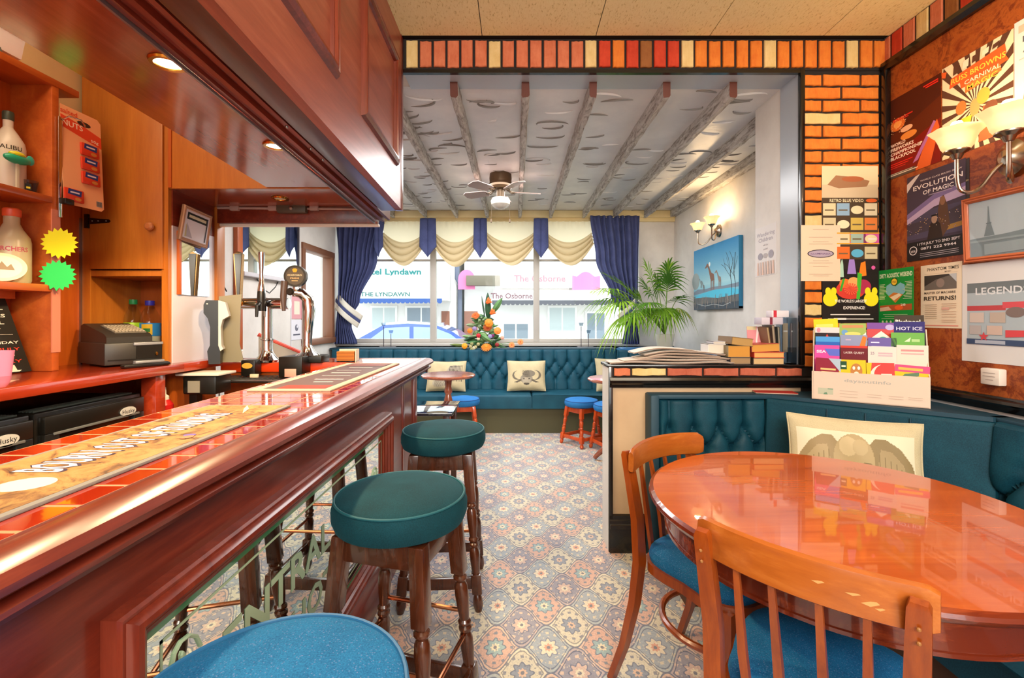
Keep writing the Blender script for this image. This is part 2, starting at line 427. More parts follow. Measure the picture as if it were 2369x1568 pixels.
# pier beside the opening and the lintel over it
JAMB = plain('blue grey gloss paint', '#aab4c0', .25)
m = MB(); m.box(1.53, XR+.1, YP+.01, 2.62, 0, 2.8, MORTAR); m.box(1.53, XR+.1, 2.62, 2.9, 0, 2.8, WALLW); m.box(1.526, 1.531, YP+.012, 2.62, 1.0, 2.566, JAMB)
M = FRONT(1.545, YP+.01, .945); row = 0; z = 2.553-.0682-.945; W_ = XR-1.545-.034
while z > -.01:
    full = .2; half = .098
    spans = [(0.0, .09), (.102, .294), (.306, W_)] if row % 2 == 0 else [(0.0, .192), (.205, W_)]
    for k, (a, b) in enumerate(spans):
        if b-a > .02:
            c = 'c' if row in (3, 11, 18) and k == 0 else 'o'
            brick_run(m, M, a, b, z+.006, z+.0622, BR[c], .0025)
    z -= .0682; row += 1
struct(m.obj('wall_pier'))
m = MB(); m.box(1.52, 1.545, YP-.006, YP+.02, 1.0, 2.58, BM, .004); struct(m.obj('trim_4'))
m = MB(); m.box(-2.3, XR, YP+.01, 2.62, 2.572, 2.8, WALLW); m.box(-.6, 1.526, YP+.02, 2.62, 2.566, 2.573, JAMB); m.box(-2.2, XR, YP+.004, YP+.011, 2.572, 2.74, MORTAR)
M = FRONT(-.581, YP+.004, 2.583); x = 0
for ch in 'csssss'+'cssssss'+'crornrr'+'cooooo'+'cooooo'+'coo':
    w = .0612+rng.uniform(-.002, .002); brick_run(m, M, x, x+w, .004+rng.uniform(-.004, .002), .142+rng.uniform(-.003, .004), BR[ch], .002); x += .0734
struct(m.obj('wall_lintel'))
m = MB(); m.box(-.62, 1.53, YP-.004, YP+.02, 2.556, 2.574, BM); struct(m.obj('trim_5'))
# half wall
m = MB(); m.box(.503, 1.53, YP+.01, 2.6, 0, .992, PANELW); m.box(.503, 1.53, YP+.004, YP+.011, .93, .992, MORTAR)
m.box(.498, .5035, YP+.01, 2.6, 0, .992, STUCCO)
M = FRONT(.528, YP+.004, .936); x = 0
for w, c in ((.085, 's'), (.178, 'c'), (.182, 'p'), (.182, 'p'), (.186, 'p'), (.13, 'p')):
    brick_run(m, M, x, x+w, .005, .044, BR[c], .003); x += w+.011
struct(m.obj('wall_partition'))
m = MB(); m.box(.49, 1.545, YP-.004, 2.615, .985, 1.0, BM, .003); struct(m.obj('trim_6'))
m = MB(); profile_run(m, FRONT(.503, YP+.008, .908), 1.47, [(0, -.03), (.012, -.03), (.016, -.014), (.026, -.006), (.03, .01), (.02, .024), (0, .028)], BM); struct(m.obj('trim_7'))
m = MB(); m.box(.499, .521, YP-.004, YP+.012, 0, .99, BM, .002); struct(m.obj('trim_8'))
m = MB(); profile_run(m, FRONT(.503, YP+.008, 0), 1.4, [(0, 0), (.022, 0), (.022, .125), (.03, .13), (.03, .15), (.02, .155), (.02, .17), (.012, .175), (.012, .195), (0, .2)], BM); struct(m.obj('baseboard_partition'))
# ceilings
m = MB(); m.box(-2.35, XR+.12, -2.3, 2.64, 2.742, 2.8, MORTAR)
for i in range(-5, 4):
    for k in range(-4, 5):
        xa = .425+.6*(i-1)+.002; xb = xa+.596; ya = .6+.6*k-.0; yb = ya+.597
        xa = max(xa, -2.3); xb = min(xb, XR); yb = min(yb, 2.43)
        if xb-xa > .05 and yb-ya > .05: m.box(xa, xb, ya, yb, 2.736, 2.745, CEIL)
struct(m.obj('ceiling'))
m = MB(); m.box(-2.35, XR+.1, 2.6, 5.95, 2.57, 2.66, STUCCO)
r2 = random.Random(3)
for k in range(330):
    cx = r2.uniform(-1.6, 1.9); cy = 2.66+3.0*r2.random()**1.15
    if any(abs(cx-b) < .1 for b in (-.342, .058, .434, .844, 1.218, 1.6)): continue
    w = r2.uniform(.045, .09)*(1.35 if cy < 3.9 else 1); hh = w*r2.uniform(.2, .5); a0 = r2.uniform(-.5, .4)+(pi if r2.random() < .35 else 0); a1 = a0+r2.uniform(1.8, 3.6); tl = r2.uniform(-.25, .25)
    pts = []; n = 9
    for i in range(n+1):
        a = a0+(a1-a0)*i/n; x = w*cos(a); y = hh*sin(a)
        pts.append((cx+x*cos(tl)-y*sin(tl), cy+x*sin(tl)+y*cos(tl), 2.5695))
    rr = [.0015+(.008 if cy < 3.9 else .0055)*sin(pi*i/n) for i in range(n+1)]
    m.tube(pts, rr, STROKE_GREY if k % 3 else STUCCO, 6)
struct(m.obj('ceiling_rear'))
for i, x in enumerate((-1.5, -1.1, -.72, -.342, .058, .434, .844, 1.218, 1.6)):
    w = .021; y0 = 2.54 if x < 1.5 else 2.9
    m = MB(); rg = random.Random(i)
    n = 36; vs = []; fs = []
    for k in range(n+1):
        y = y0+(5.68-y0)*k/n; j = lambda: rg.uniform(-.003, .003)
        vs += [(x-w+j(), y, 2.575), (x-w+j(), y, 2.492+j()), (x-w*.7+j(), y, 2.48+j()), (x+w*.7+j(), y, 2.48+j()), (x+w+j(), y, 2.492+j()), (x+w+j(), y, 2.575)]
    for k in range(n):
        for q in range(5): fs.append((k*6+q, k*6+q+1, (k+1)*6+q+1, (k+1)*6+q))
    m.raw(vs, fs, BEAM); m.raw([v for v in vs[:6]], [(5, 4, 3, 2, 1, 0)], BEAMEND)
    o = m.obj('ceiling_beam'); o['kind'] = 'structure'
m = MB(); m.box(1.9, XR, 2.9, 5.68, 2.49, 2.57, BEAM, .004); o = m.obj('ceiling_beam'); o['kind'] = 'structure'
# window wall of the far room
m = MB(); m.box(-2.35, XR+.1, 5.72, 5.95, 0, .93, WALLW); m.box(-2.35, XR+.1, 5.72, 5.95, 2.46, 2.66, WALLW); m.box(1.54, XR+.1, 5.66, 5.95, .9, 2.6, WALLW)
struct(m.obj('wall_window'))
m = MB(); m.box(-2.2, XR, 5.62, 5.72, 2.44, 2.49, CREAMW, .006); m.box(-2.2, XR, 5.58, 5.66, 2.485, 2.57, CREAMW, .012); struct(m.obj('trim_9'))
FRAMEW = plain('grey white window paint', '#b3aea8', .5)
m = MB(); m.box(-2.2, 1.54, 5.74, 5.82, .93, .985, FRAMEW, .006); m.box(-2.2, 1.54, 5.74, 5.82, 2.42, 2.47, FRAMEW, .006)
m.box(1.5, 1.545, 5.74, 5.82, .93, 2.46, FRAMEW, .006); m.box(-2.22, -2.17, 5.74, 5.82, .93, 2.46, FRAMEW, .006)
w = struct(m.obj('window_1'))
for x in (-1.0375, .2676):
    q = MB(); q.box(x-.038, x+.038, 5.735, 5.825, .95, 2.45, FRAMEW, .008); q.obj('mullion', w)
for a, b in ((-2.17, -1.075), (-1.0, .23), (.305, 1.5)):
    q = MB(); q.box(a, b, 5.755, 5.8, 1.965, 1.99, FRAMEW, .004); q.obj('transom', w)
    q = MB(); q.box(a, b, 5.776, 5.782, .98, 2.425, GLASS); q.obj('pane', w)
q = MB(); q.box(-2.2, 1.54, 5.6, 5.745, .9, .932, FRAMEW, .006); q.obj('window_sill', w)
# left wall with the side window
SD0, SD1, SZ0, SZ1 = 4.71, 5.48, .985, 2.0
m = MB(); m.box(XL-.15, XL, -2.3, 3.0, 0, 2.8, CREAMW); m.box(XL-.15, XL, 3.0, SD0, 0, 2.66, WALLW); m.box(XL-.15, XL, SD1, 5.95, 0, 2.66, WALLW)
m.box(XL-.15, XL, SD0, SD1, 0, SZ0, WALLW); m.box(XL-.15, XL, SD0, SD1, SZ1, 2.66, WALLW)
struct(m.obj('wall_left'))
OAKF = plain('brown window frame', '#7d5138', .45)
m = MB()
for a in ((SD0-.03, SD0+.035, SZ0, SZ1), (SD1-.05, SD1+.02, SZ0, SZ1)): m.box(XL-.1, XL+.02, a[0], a[1], a[2], a[3], OAKF, .006)
m.box(XL-.099, XL+.022, SD0-.032, SD1+.022, SZ1-.035, SZ1+.032, OAKF, .006); m.box(XL-.1, XL+.035, SD0-.03, SD1+.02, SZ0-.03, SZ0+.035, OAKF, .006)
w = struct(m.obj('window_2')); q = MB(); q.box(XL-.06, XL-.055, SD0, SD1, SZ0, SZ1, GLASS); q.obj('pane', w)
m = MB(); m.box(-2.4, 2.15, -2.35, -2.2, 0, .8, CREAMW); m.box(-2.4, 2.15, -2.35, -2.2, 2.6, 2.8, CREAMW); m.box(-2.4, -2.0, -2.35, -2.2, .8, 2.6, CREAMW); m.box(1.85, 2.15, -2.35, -2.2, .8, 2.6, CREAMW); struct(m.obj('wall_back'))
m = MB()
for x in (-2.0, -.75, .55, 1.82): m.box(x-.03, x+.03, -2.32, -2.24, .8, 2.6, FRAMEW, .006)
m.box(-2.0, 1.85, -2.32, -2.24, .78, .84, FRAMEW, .006); m.box(-2.0, 1.85, -2.32, -2.24, 2.55, 2.61, FRAMEW, .006); w = struct(m.obj('fill_window'))  # unseen rear window, added so daylight fills the room from behind
q = MB(); q.box(-1.97, 1.82, -2.285, -2.28, .84, 2.55, GLASS); q.obj('pane', w)
m = MB(); m.box(-30, 30, -60, -2.35, -.45, -.35, plain('asphalt', '#a8a6a4', .9)); struct(m.obj('street'))
# ------------------------------------------------------------ bar counter
MH, MHV = MATS['mahogany'], MATS['mahogany_v']
def extr_y(mb, poly, y0, y1, mat, T=None):
    """(x,z) outline run along y"""
    n = len(poly); vs = [(x, y0, z) for x, z in poly]+[(x, y1, z) for x, z in poly]
    a = sum(poly[i][0]*poly[(i+1) % n][1]-poly[(i+1) % n][0]*poly[i][1] for i in range(n))
    if a < 0:
        vs = [(x, y0, z) for x, z in poly[::-1]]+[(x, y1, z) for x, z in poly[::-1]]
    fs = [tuple(range(n)), tuple(range(n, 2*n))[::-1]]+[(i, n+i, n+(i+1) % n, (i+1) % n) for i in range(n)]
    return mb.raw(vs, fs, mat, T)
TILE = NM('red quarry tile', .08, 0, .8, 1.0, .03)
TILE.col(TILE.ramp(TILE.noise(TILE.coord('Position'), 5, 4), [(.35, '#98220f'), (.65, '#b43218')])); TILE = TILE.m
GROUT = plain('peach grout', '#c88a66', .4)
bar = thing('bar_counter', 'long red tiled bar counter with dark mahogany front and etched mirror panel', 'bar counter', (-.75, 1.3, 0))
BY0, BY1 = -.7, 2.95
m = MB(); m.box(-.985, -.575, BY0, BY1-.03, .955, .9892, GROUT)
y = .5546-.077*16
while y < BY1-.1:
    for k, (a, b) in enumerate(((-.98, -.9), (-.894, -.794), (-.788, -.69), (-.684, -.604))): m.box(a, b, y+.0035, min(y+.0715, BY1-.03), .984, .99, TILE)
    y += .077
m.box(-1.72, -.985, 2.66, 2.92, .955, .9868, GROUT)
for i in range(9):
    for k in range(3): m.box(-1.715+.08*i, -1.715+.08*i+.076, 2.672+.083*k, 2.672+.083*k+.079, .984, .99, TILE)
m.obj('counter_top', bar)
m = MB(); prof = [(-.6, .9905), (-.582, .993), (-.55, .9915), (-.534, .984), (-.526, .972), (-.528, .962), (-.538, .955), (-.552, .953), (-.556, .949), (-.548, .945), (-.541, .938), (-.543, .93), (-.556, .926),
  (-.572, .924), (-.576, .919), (-.57, .914), (-.571, .908), (-.585, .905), (-.612, .905), (-.612, .985)]
extr_y(m, prof, BY0, BY1-.02, MH)
pe = [(y_, z_) for y_, z_ in ((2.9, .9905), (2.93, .992), (2.95, .98), (2.95, .965), (2.93, .955), (2.93, .925), (2.9, .905))]
n = len(pe); vs = [(-1.75, a, b) for a, b in pe]+[(-.56, a, b) for a, b in pe]
m.raw(vs, [(i, (i+1) % n, n+(i+1) % n, n+i) for i in range(n)]+[tuple(range(n))[::-1], tuple(n+i for i in range(n))], MH)
m.obj('edge_moulding', bar)
m = MB(); m.box(-.64, -.612, BY0, 2.78, 0, .93, MH); m.box(-.64, -.607, 2.46, 2.5, .12, .905, MHV, .004); m.box(-1.7, -.64, 2.76, 2.79, 0, .95, MH)
m.box(-.645, -.6, 2.72, 2.79, 0, .905, MHV, .008)
m.obj('bar_front', bar)
m = MB(); extr_y(m, [(-.615, 0), (-.588, 0), (-.588, .1), (-.594, .115), (-.588, .125), (-.6, .14), (-.615, .15)], BY0, 2.79, MH); m.obj('plinth', bar)
m = MB(); m.box(-.985, -.96, BY0, 2.66, .9, .985, MATS['counter_wood'], .004); m.box(-1.72, -.96, 2.655, 2.68, .934, .9865, plain('bright orange edging', '#c8380c', .3), .003)
m.box(-.96, -.64, BY0, 2.7, .55, .57, MATS['panel_wood']); m.box(-1.72, -.96, 2.69, 2.72, 0, .935, MATS['panel_wood'])
m.obj('serving_shelf', bar)
# mirror frame on the bar front
fy0, fy1, fz0, fz1 = .671, 2.164, .2, .803
m = MB(); fp = [(a, b*.78) for a, b in [(0, 0), (.001, .03), (.006, .036), (.012, .036), (.015, .044), (.021, .052), (.03, .054), (.036, .05), (.038, .04), (.043, .042), (.049, .038), (.052, .026), (.058, .026), (.063, .014), (.07, .012), (.07, 0)]]
def moulded_frame(mb, M, w, h, prof, mat):
    """mitred frame; prof = (inset, height) points"""
    n = len(prof); vs = []
    for sx, sy in ((0, 0), (1, 0), (1, 1), (0, 1)):
        for a, b in prof: vs.append((a if sx == 0 else w-a, a if sy == 0 else h-a, b))
    fs = []
    for c in range(4):
        d = (c+1) % 4
        for i in range(n-1): fs.append((c*n+i, d*n+i, d*n+i+1, c*n+i+1))
    mb.raw(vs, fs, mat, M)
ML = LEFT(-.612, fy0, fz0); FW, FH = fy1-fy0, fz1-fz0
moulded_frame(m, ML, FW, FH, fp, MHV); fr = m.obj('mirror_frame', bar)
m = MB(); m.box(.06, FW-.06, .06, FH-.06, .001, .006, MIRROR, 0, ML); mir = m.obj('mirror', fr)
ETCH = plain('frosted etching', '#9db79a', .6); GREENB = plain('green bevelled glass', '#3f7d58', .08, spec=.8)
m = MB(); z = .0066
def erect(x0, y0, x1, y1, mat=ETCH): m.face([(x0, y0, z), (x1, y0, z), (x1, y1, z), (x0, y1, z)], mat, ML)
i0 = .072
erect(i0, FH-i0-.012, FW-i0, FH-i0, GREENB); erect(i0, i0, FW-i0, i0+.01, GREENB)
b = .105
for t in ((b, FH-b-.006, FW-b, FH-b), (b, b, FW-b, b+.006), (b, b, b+.006, FH-b), (FW-b-.006, b, FW-b, FH-b)): erect(*t)
m.text('CENTRAL', .16, .31, .125, ETCH, ML, 'l', z+.0003, 0, .022, .66); m.text('HOTEL', .56, .165, .115, ETCH, ML, 'l', z+.0003, 0, .022, .42)
for cx, cy, s in ((.155, .42, 1), (FW-.2, .36, -1), (FW-.2, .26, 1)):
    pts = [(cx+s*(.05-.011*k*.3)*cos(k*.55)*(1-k/26), cy+.05*sin(k*.55)*(1-k/26), z+.001) for k in range(22)]
    m.tube(pts, .0035, ETCH, 5, T=ML)
m.obj('etched_lettering', mir)
# ------------------------------------------------------------ bar mats
def mat_on_bar(name, label, x0, x1, y0, y1, items, base, edge):
    o = thing(name, label, 'bar mat', ((x0+x1)/2, (y0+y1)/2, .99), group=None)
    M = frame((x1, y0, .99), (0, 1, 0), (-1, 0, 0)); w, h = y1-y0, x1-x0
    q = MB(); q.box(0, w, 0, h, 0, .006, plain('mat edge '+edge, edge, .8), .002, M); q.obj('rubber_base', o)
    q = MB(); q.box(.012, w-.012, .012, h-.012, .0055, .0064, base, 0, M); draw(q, M, w, h, items, .0064, .0002); q.obj('printed_top', o); return o
gm = NM('golden mottled print', .55, 0, .3); v = gm.coord('Position'); a = gm.noise(v, 14, 6, .7, 1.5)
gm.col(gm.ramp(a, [(.33, '#4a3424'), (.42, '#7c5634'), (.5, '#9c7844'), (.62, '#a88854'), (.75, '#8c6c44')]))
it = [('e', .285, .38, .035, .16, '#d8cfc4')]+[('p', [(.31+rng.uniform(0, .6), .1+rng.uniform(0, .7))]*1+[], '#5d4030') for k in range(0)]
it += [('t', 'BOURN OUT OF STANDING', .345, .4, .46, '#3a2f4a', .52, 'l', .05), ('t', 'BOURN OUT OF STANDING', .345, .41, .44, '#e4dcea', .515, 'l', .02),
       ('p', [(.86, .28), (.93, .36), (.985, .5), (.93, .42)], '#efdcae'), ('e', .61, .2, .012, .05, '#6c5aa8'), ('e', .59, .17, .016, .05, '#d07a5a')]
mat_on_bar('bar_mat', 'golden brown bar runner with tall pale lettering lying on the red tiles', -.895, -.655, .44, 1.33, it, gm.m, '#7f7b74')
it = [('r', .03, .1, .97, .86, '#5d4a4a'), ('r', .03, .12, .12, .7, '#b03a30'), ('r', .2, .24, .215, .5, '#cfc4c0'), ('r', .28, .2, .3, .6, '#cfc4c0'), ('r', .4, .24, .415, .66, '#c0b0b0'), ('r', .5, .22, .52, .66, '#cfc4c0'), ('r', .6, .3, .615, .7, '#c0b0b0'), ('r', .74, .26, .755, .66, '#cfc4c0'), ('r', .82, .12, .95, .8, '#7a4a44')]
mat_on_bar('bar_mat', 'dark bar runner with a beige border at the far corner of the counter', -.945, -.65, 1.6, 2.56, it, plain('beige mat', '#b9a88e', .6), '#a89a84')
# ------------------------------------------------------------ canopy over the bar
SH = Matrix.Identity(4); SH[2][1] = -.042; SH[2][3] = .042*2.43
CW, SW = MATS['canopy_wood'], MATS['soffit_wood']
can = thing('bar_canopy', 'dark red wooden canopy with moulded panels hanging over the bar', 'bar canopy', (-.9, 1.2, 1.8))
m = MB(SH); m.box(-.635, -.6, BY0, 2.385, 1.819, 2.9, CW); m.box(-.712, -.634, BY0, 2.42, 1.818, 1.838, MATS['dark_board'], .002); m.box(-.635, -.597, 2.385, 2.428, 1.818, 2.85, MHV, .003)
m.box(-.8, -.62, 2.4, 2.426, 1.84, 2.0, CW); m.obj('fascia', can)
FP = [(0, 0), (.006, .014), (.014, .02), (.02, .016), (.026, .02), (.034, .02), (.04, .012), (.046, .012), (.05, 0)]
for a, b in ((.18, .80), (.955, 1.525), (1.77, 2.3)):
    q = MB(SH); moulded_frame(q, LEFT(-.6, a, 2.01), b-a, .55, FP, MHV); q.obj('panel_moulding', can)
m = MB(SH); m.box(-1.25, -.74, BY0, 2.66, 1.9, 1.925, SW); m.box(-1.745, -1.25, 2.31, 2.66, 1.9, 1.925, SW); m.box(-1.25, -1.235, BY0, 2.3, 1.925, 2.85, CW); m.obj('soffit', can)
m = MB(SH); extr_y(m, [(-.805, 1.809), (-.785, 1.806), (-.783, 1.816), (-.768, 1.816), (-.766, 1.81), (-.752, 1.812), (-.75, 1.83), (-.735, 1.83), (-.733, 1.818), (-.72, 1.82), (-.72, 1.9), (-.805, 1.9)], BY0, 2.62, MH)
m.box(-.812, -.806, BY0, 2.62, 1.8, 1.81, plain('grey metal strip', '#8d8a90', .3, .8)); m.obj('shutter_rail', can)
for yy in (1.45, 1.62, 1.72):
    q = MB(SH); q.ball((-.728, yy, 1.817), .005, STEEL, 8, 6); q.obj('screw', can)
m = MB(); m.box(-1.745, -.64, 2.294, 2.309, 1.902, 2.74, MATS['cupboard_wood']); m.box(-1.745, -1.73, 2.288, 2.295, 1.905, 2.74, MATS['panel_wood']); m.obj('cross_panel', can)
m = MB(); m.box(-1.73, -.8, 2.64, 2.67, 1.8, 1.93, MH, .003); m.box(-1.73, -.8, 2.66, 2.69, 1.785, 1.8, WHITE, .002); m.obj('cross_beam', can)
cd = thing('conduit', 'grey electrical conduit with junction box on the dark cross beam', 'conduit', (-1.2, 2.63, 1.88))
m = MB(); m.tube([(-1.72, 2.63, 1.885), (-.86, 2.63, 1.877)], .007, plain('pinkish grey pipe', '#a58e8a', .5), 8); m.obj('pipe', cd)
m = MB(); m.box(-1.365, -1.2, 2.6, 2.64, 1.852, 1.9, plain('grey box', '#4e4a40', .4), .006); m.ball((-1.28, 2.598, 1.876), .012, STEEL, 10, 6); m.obj('junction_box', cd)
for x in (-1.62, -1.4, -1.16):
    q = MB(); q.box(x-.025, x+.025, 2.618, 2.64, 1.868, 1.895, plain('pinkish grey pipe', '#a58e8a', .5), .003); q.obj('clip', cd)
LAMPW = plain('lamp glow', '#fff3d0', .5, emit=14); LAMPD = plain('unlit lamp', '#cfc8a0', .3)
DL = []
for k, (x, y, lab, on) in enumerate(((-.954, 1.249, 'bright recessed downlight in the canopy nearest the fireside end of the bar', 1), (-.944, 1.79, 'lit recessed downlight in the canopy above the peanut side of the bar', 1), (-1.276, 2.47, 'unlit brass downlight above the beer taps', 0))):
    lab = ('brightest recessed downlight in the canopy, above the golden bar runner', 'smaller warm downlight in the canopy, above the dark bar runner', 'unlit brass downlight in the canopy above the beer taps')[k]
    o = thing('downlight', lab, 'downlight', (x, y, 1.9-.042*(y-2.43)), group=None, local=True)
    q = MB(); q.lathe([(.03, .0), (.032, -.006), (.042, -.006), (.045, 0)], BRASS, 28); q.obj('bezel', o)
    q = MB(); q.lathe([(0, -.004), (.02, -.004), (.031, -.001)], LAMPW if on else LAMPD, 24); q.obj('lamp', o)
    if on: DL.append((x, y, 1.9-.042*(y-2.43)-.03))
# ------------------------------------------------------------ service side : shelves, counter, cupboard
SWD = MATS['shelf_wood']; PW = MATS['panel_wood']; CWD = MATS['counter_wood']; KW = MATS['cupboard_wood']
o = thing('service_counter', 'red wooden service counter behind the bar with the till on it', 'counter', (-1.93, 1.3, 0))
m = MB(); m.box(-2.195, -1.667, -.7, 2.296, .978, 1.02, CWD, .004); m.box(-2.155, -1.8, 2.295, 2.61, .978, 1.02, CWD); m.box(-1.738, -1.667, 2.29, 2.6, .978, 1.02, CWD, .004); m.obj('counter_top', o)
m = MB(); m.box(-1.76, -1.69, 2.14, 2.2, 0, .98, CWD, .003); m.obj('support_post', o)
m = MB(); m.box(-2.195, -2.15, -.7, 2.6, .0, .978, PW); m.box(-2.15, -1.8, 2.58, 2.6, 0, .978, PW); m.obj('panelling', o)
o = thing('bottle_shelves', 'open wooden bottle shelves with a plank top above the service counter', 'shelves', (-2.1, .9, 1.02))
m = MB(); m.box(-2.195, -2.18, -.7, 1.99, 1.02, 2.27, MATS['panel_wood']); m.obj('rear_panel', o)
m = MB(); m.box(-2.18, -2.0, 1.965, 1.995, 1.02, 2.26, SWD, .002); m.box(-2.002, -1.996, 1.962, 1.998, 1.1, 1.72, plain('pink edging', '#c8795e', .4)); m.obj('end_panel', o)
for z, y1, d in ((2.255, 2.085, .03), (1.745, 1.965, .028), (1.362, 1.965, .03)):
    q = MB(); q.box(-2.195, -1.997, -.7, y1, z, z+d, SWD, .002); q.obj('shelf', o)
q = MB(); q.box(-2.19, -2.12, .6, 1.93, 1.33, 1.362, SWD); q.obj('batten', o)
o = thing('wall_cupboard', 'orange brown wooden cupboard with strap hinge and round knob above an open alcove', 'cupboard', (-1.95, 2.45, 1.02))
m = MB(); m.box(-2.19, -2.156, 2.3, 2.65, 1.02, 2.74, KW); m.box(-1.785, -1.752, 2.298, 2.645, 1.02, 2.74, KW); m.box(-2.16, -1.77, 2.62, 2.65, 1.02, 2.74, PW); m.box(-2.16, -1.77, 2.3, 2.64, 1.46, 1.49, KW, .002)
m.box(-2.18, -2.142, 2.292, 2.3, 1.02, 2.74, MATS['cupboard_wood']); m.obj('carcass', o)
m = MB(); m.box(-2.138, -1.772, 2.285, 2.303, 1.495, 2.735, KW, .003); d = m.obj('door', o)
m = MB(); T = Matrix.Translation((-1.822, 2.285, 1.705)) @ Matrix.Rotation(R(90), 4, 'X'); m.lathe([(0, .034), (.012, .033), (.02, .026), (.022, .018), (.016, .01), (.01, .0)], plain('pale knob wood', '#b06a3c', .3), 20, T); m.obj('knob', d)
m = MB(); m.prism([(0, -.016), (.1, -.008), (.108, 0), (.1, .008), (0, .016)], 0, .004, BM, FRONT(-2.138, 2.285, 1.735)); m.box(-2.162, -2.14, 2.28, 2.29, 1.7, 1.77, BM, .002)
for x in (-2.12, -2.09, -2.05): m.ball((x, 2.281, 1.735), .004, STEEL, 8, 6)
m.obj('strap_hinge', d)
o = thing('wall_panelling', 'plain brown wood panel between the shelf end and the cupboard', 'panelling', (-2.195, 2.15, 1.02))
m = MB(); m.box(-2.198, -2.188, 1.99, 2.3, 1.02, 2.02, PW); m.obj('board', o); m = MB(); m.box(-2.19, -2.18, 2.284, 2.3, 1.02, 1.75, STEEL); m.obj('edge_strip', o)
# short wall beside the cupboard
m = MB(); m.box(-1.79, -1.745, 2.32, 2.66, .98, 1.72, plain('lilac white panel', '#cdc6cc', .25, coat=.3)); m.box(-1.79, -1.745, 2.32, 2.66, 1.72, 2.74, MH); m.box(-1.79, -1.75, 2.32, 2.66, 0, .98, PW); struct(m.obj('wall_bar'))
m = MB(); m.box(-1.79, -1.755, 2.61, 2.66, .99, 1.93, plain('dark brown post', '#4a2a10', .4), .003); m.box(-1.76, -1.728, 2.64, 2.71, .99, 1.93, KW, .003); struct(m.obj('trim_10'))
m = MB(); m.box(-2.19, -1.79, 2.64, 2.7, 0, 2.66, WALLW); struct(m.obj('wall_divider'))
# framed licence leaning off the short wall
T = frame((-1.738, 2.335, 1.655), (.06, 1, -.1), (.09, .0, 1)); fw, fh = .2, .185
o = thing('framed_certificate', 'small tilted framed certificate on the short wall beside the cupboard', 'picture', (-1.735, 2.43, 1.66))
m = MB(); m.box(0, fw, 0, fh, -.0, .012, KW, 0, T); moulded_frame(m, T, fw, fh, [(0, 0), (0, .012), (.005, .017), (.009, .014), (.013, .017), (.018, .013), (.019, .012)], plain('pale striped frame', '#b08a70', .3)); m.obj('frame', o)
m = MB(); m.box(.018, fw-.018, .018, fh-.018, .012, .014, ink('#dad8e0'), 0, T); draw(m, T, fw, fh, [('r', .14, .64, .86, .84, '#26241e'), ('r', .2, .7, .8, .78, '#cfc8a8'), ('p', [(.14, .14), (.34, .14), (.14, .5)], '#b9b48a'), ('p', [(.2, .14), (.4, .14), (.16, .55)], '#a9a8b4'), ('r', .82, .14, .86, .84, '#3a3a40')], .014); m.obj('certificate', o)
o = thing('narrow_mirror', 'narrow upright mirror below the framed certificate', 'mirror', (-1.74, 2.47, 1.37))
m = MB(); m.box(-1.746, -1.73, 2.345, 2.362, 1.37, 1.7, PW, .002); m.obj('edge_strip', o); m = MB(); m.box(-1.746, -1.738, 2.36, 2.585, 1.37, 1.695, MIRROR); m.obj('mirror_glass', o)
# ------------------------------------------------------------ bottles
def spirit(name, label, x, y, z, r, h, glass, cap, neck, texts, sq=1.0):
    o = thing(name, label, 'bottle', (x, y, z), R(48), local=True)
    m = MB(); m.lathe([(0, 0), (r*.92, 0), (r, .012), (r, h*.55), (r*.93, h*.62), (r*.6, h*.72), (r*neck, h*.8), (r*neck, h*.9), (0, h*.9)], glass, 32); m.obj('glass', o)
    m = MB(); m.lathe([(r*neck*1.1, h*.89), (r*neck*1.15, h*.9), (r*neck*1.15, h*.985), (r*neck, h), (0, h)], cap, 24); m.obj('cap', o)
    m = MB(); T = Matrix.Rotation(R(0), 4, 'Z')
    for t, zz, sz, c, w in texts:     # lettering bent round the glass, facing the bar
        vs, fs = text_mesh(t, 0, .015); x0 = min(v[0] for v in vs); x1 = max(v[0] for v in vs); k = w/(x1-x0)
        m.raw([((r+.0006)*sin(((v[0]-(x0+x1)/2)*k)/r), -(r+.0006)*cos(((v[0]-(x0+x1)/2)*k)/r), zz*h+v[1]*sz) for v in vs], fs, ink(c))
    m.obj('label', o); return o
MILK = NM('frosted white glass', .3, 0, .5); MILK.col('#e2dccb'); MILK.set('Transmission Weight', .15); MILK = MILK.m
FROST = NM('frosted amber glass', .3, 0, .5); FROST.col('#cfc09a'); FROST.set('Transmission Weight', .35); FROST = FROST.m
WCAP = plain('white cap', '#3d4a3c', .4); OCAP = plain('orange cap', '#d2542a', .4)
o = spirit('spirit_bottle', 'white coconut liqueur bottle on the upper bottle shelf', -2.1, 1.885, 1.773, .052, .33, MILK, WCAP, .3, [('MALIBU', .5, .024, '#4a4438', .085)])
o = spirit('spirit_bottle', 'clear peach schnapps bottle with orange cap on the lower bottle shelf', -2.085, 1.885, 1.392, .058, .31, FROST, OCAP, .42, [('ARCHERS', .42, .026, '#b24a5e', .1)])
def on_cyl(mb, r, a0, a1, z0, z1, mat, n=14):
    mb.grid(lambda u, v: ((r+.0003)*sin(a0+(a1-a0)*u), -(r+.0003)*cos(a0+(a1-a0)*u), z0+(z1-z0)*v), n, 1, mat)
o = thing('toy_fish', 'small green and yellow plastic fish propped against the white bottle', 'toy', (-2.035, 1.86, 1.773), local=True)
m = MB(); m.box(-.004, .004, -.004, .004, 0, .12, plain('clear stand', '#c8c8b0', .3)); m.obj('stand', o)
m = MB(); m.ball((0, 0, .125), (.022, .05, .02), plain('green plastic', '#1fa57c', .35), 18, 10); m.ball((.0, .05, .135), (.006, .016, .02), plain('teal plastic', '#36b5a0', .35), 10, 8); m.obj('body', o)
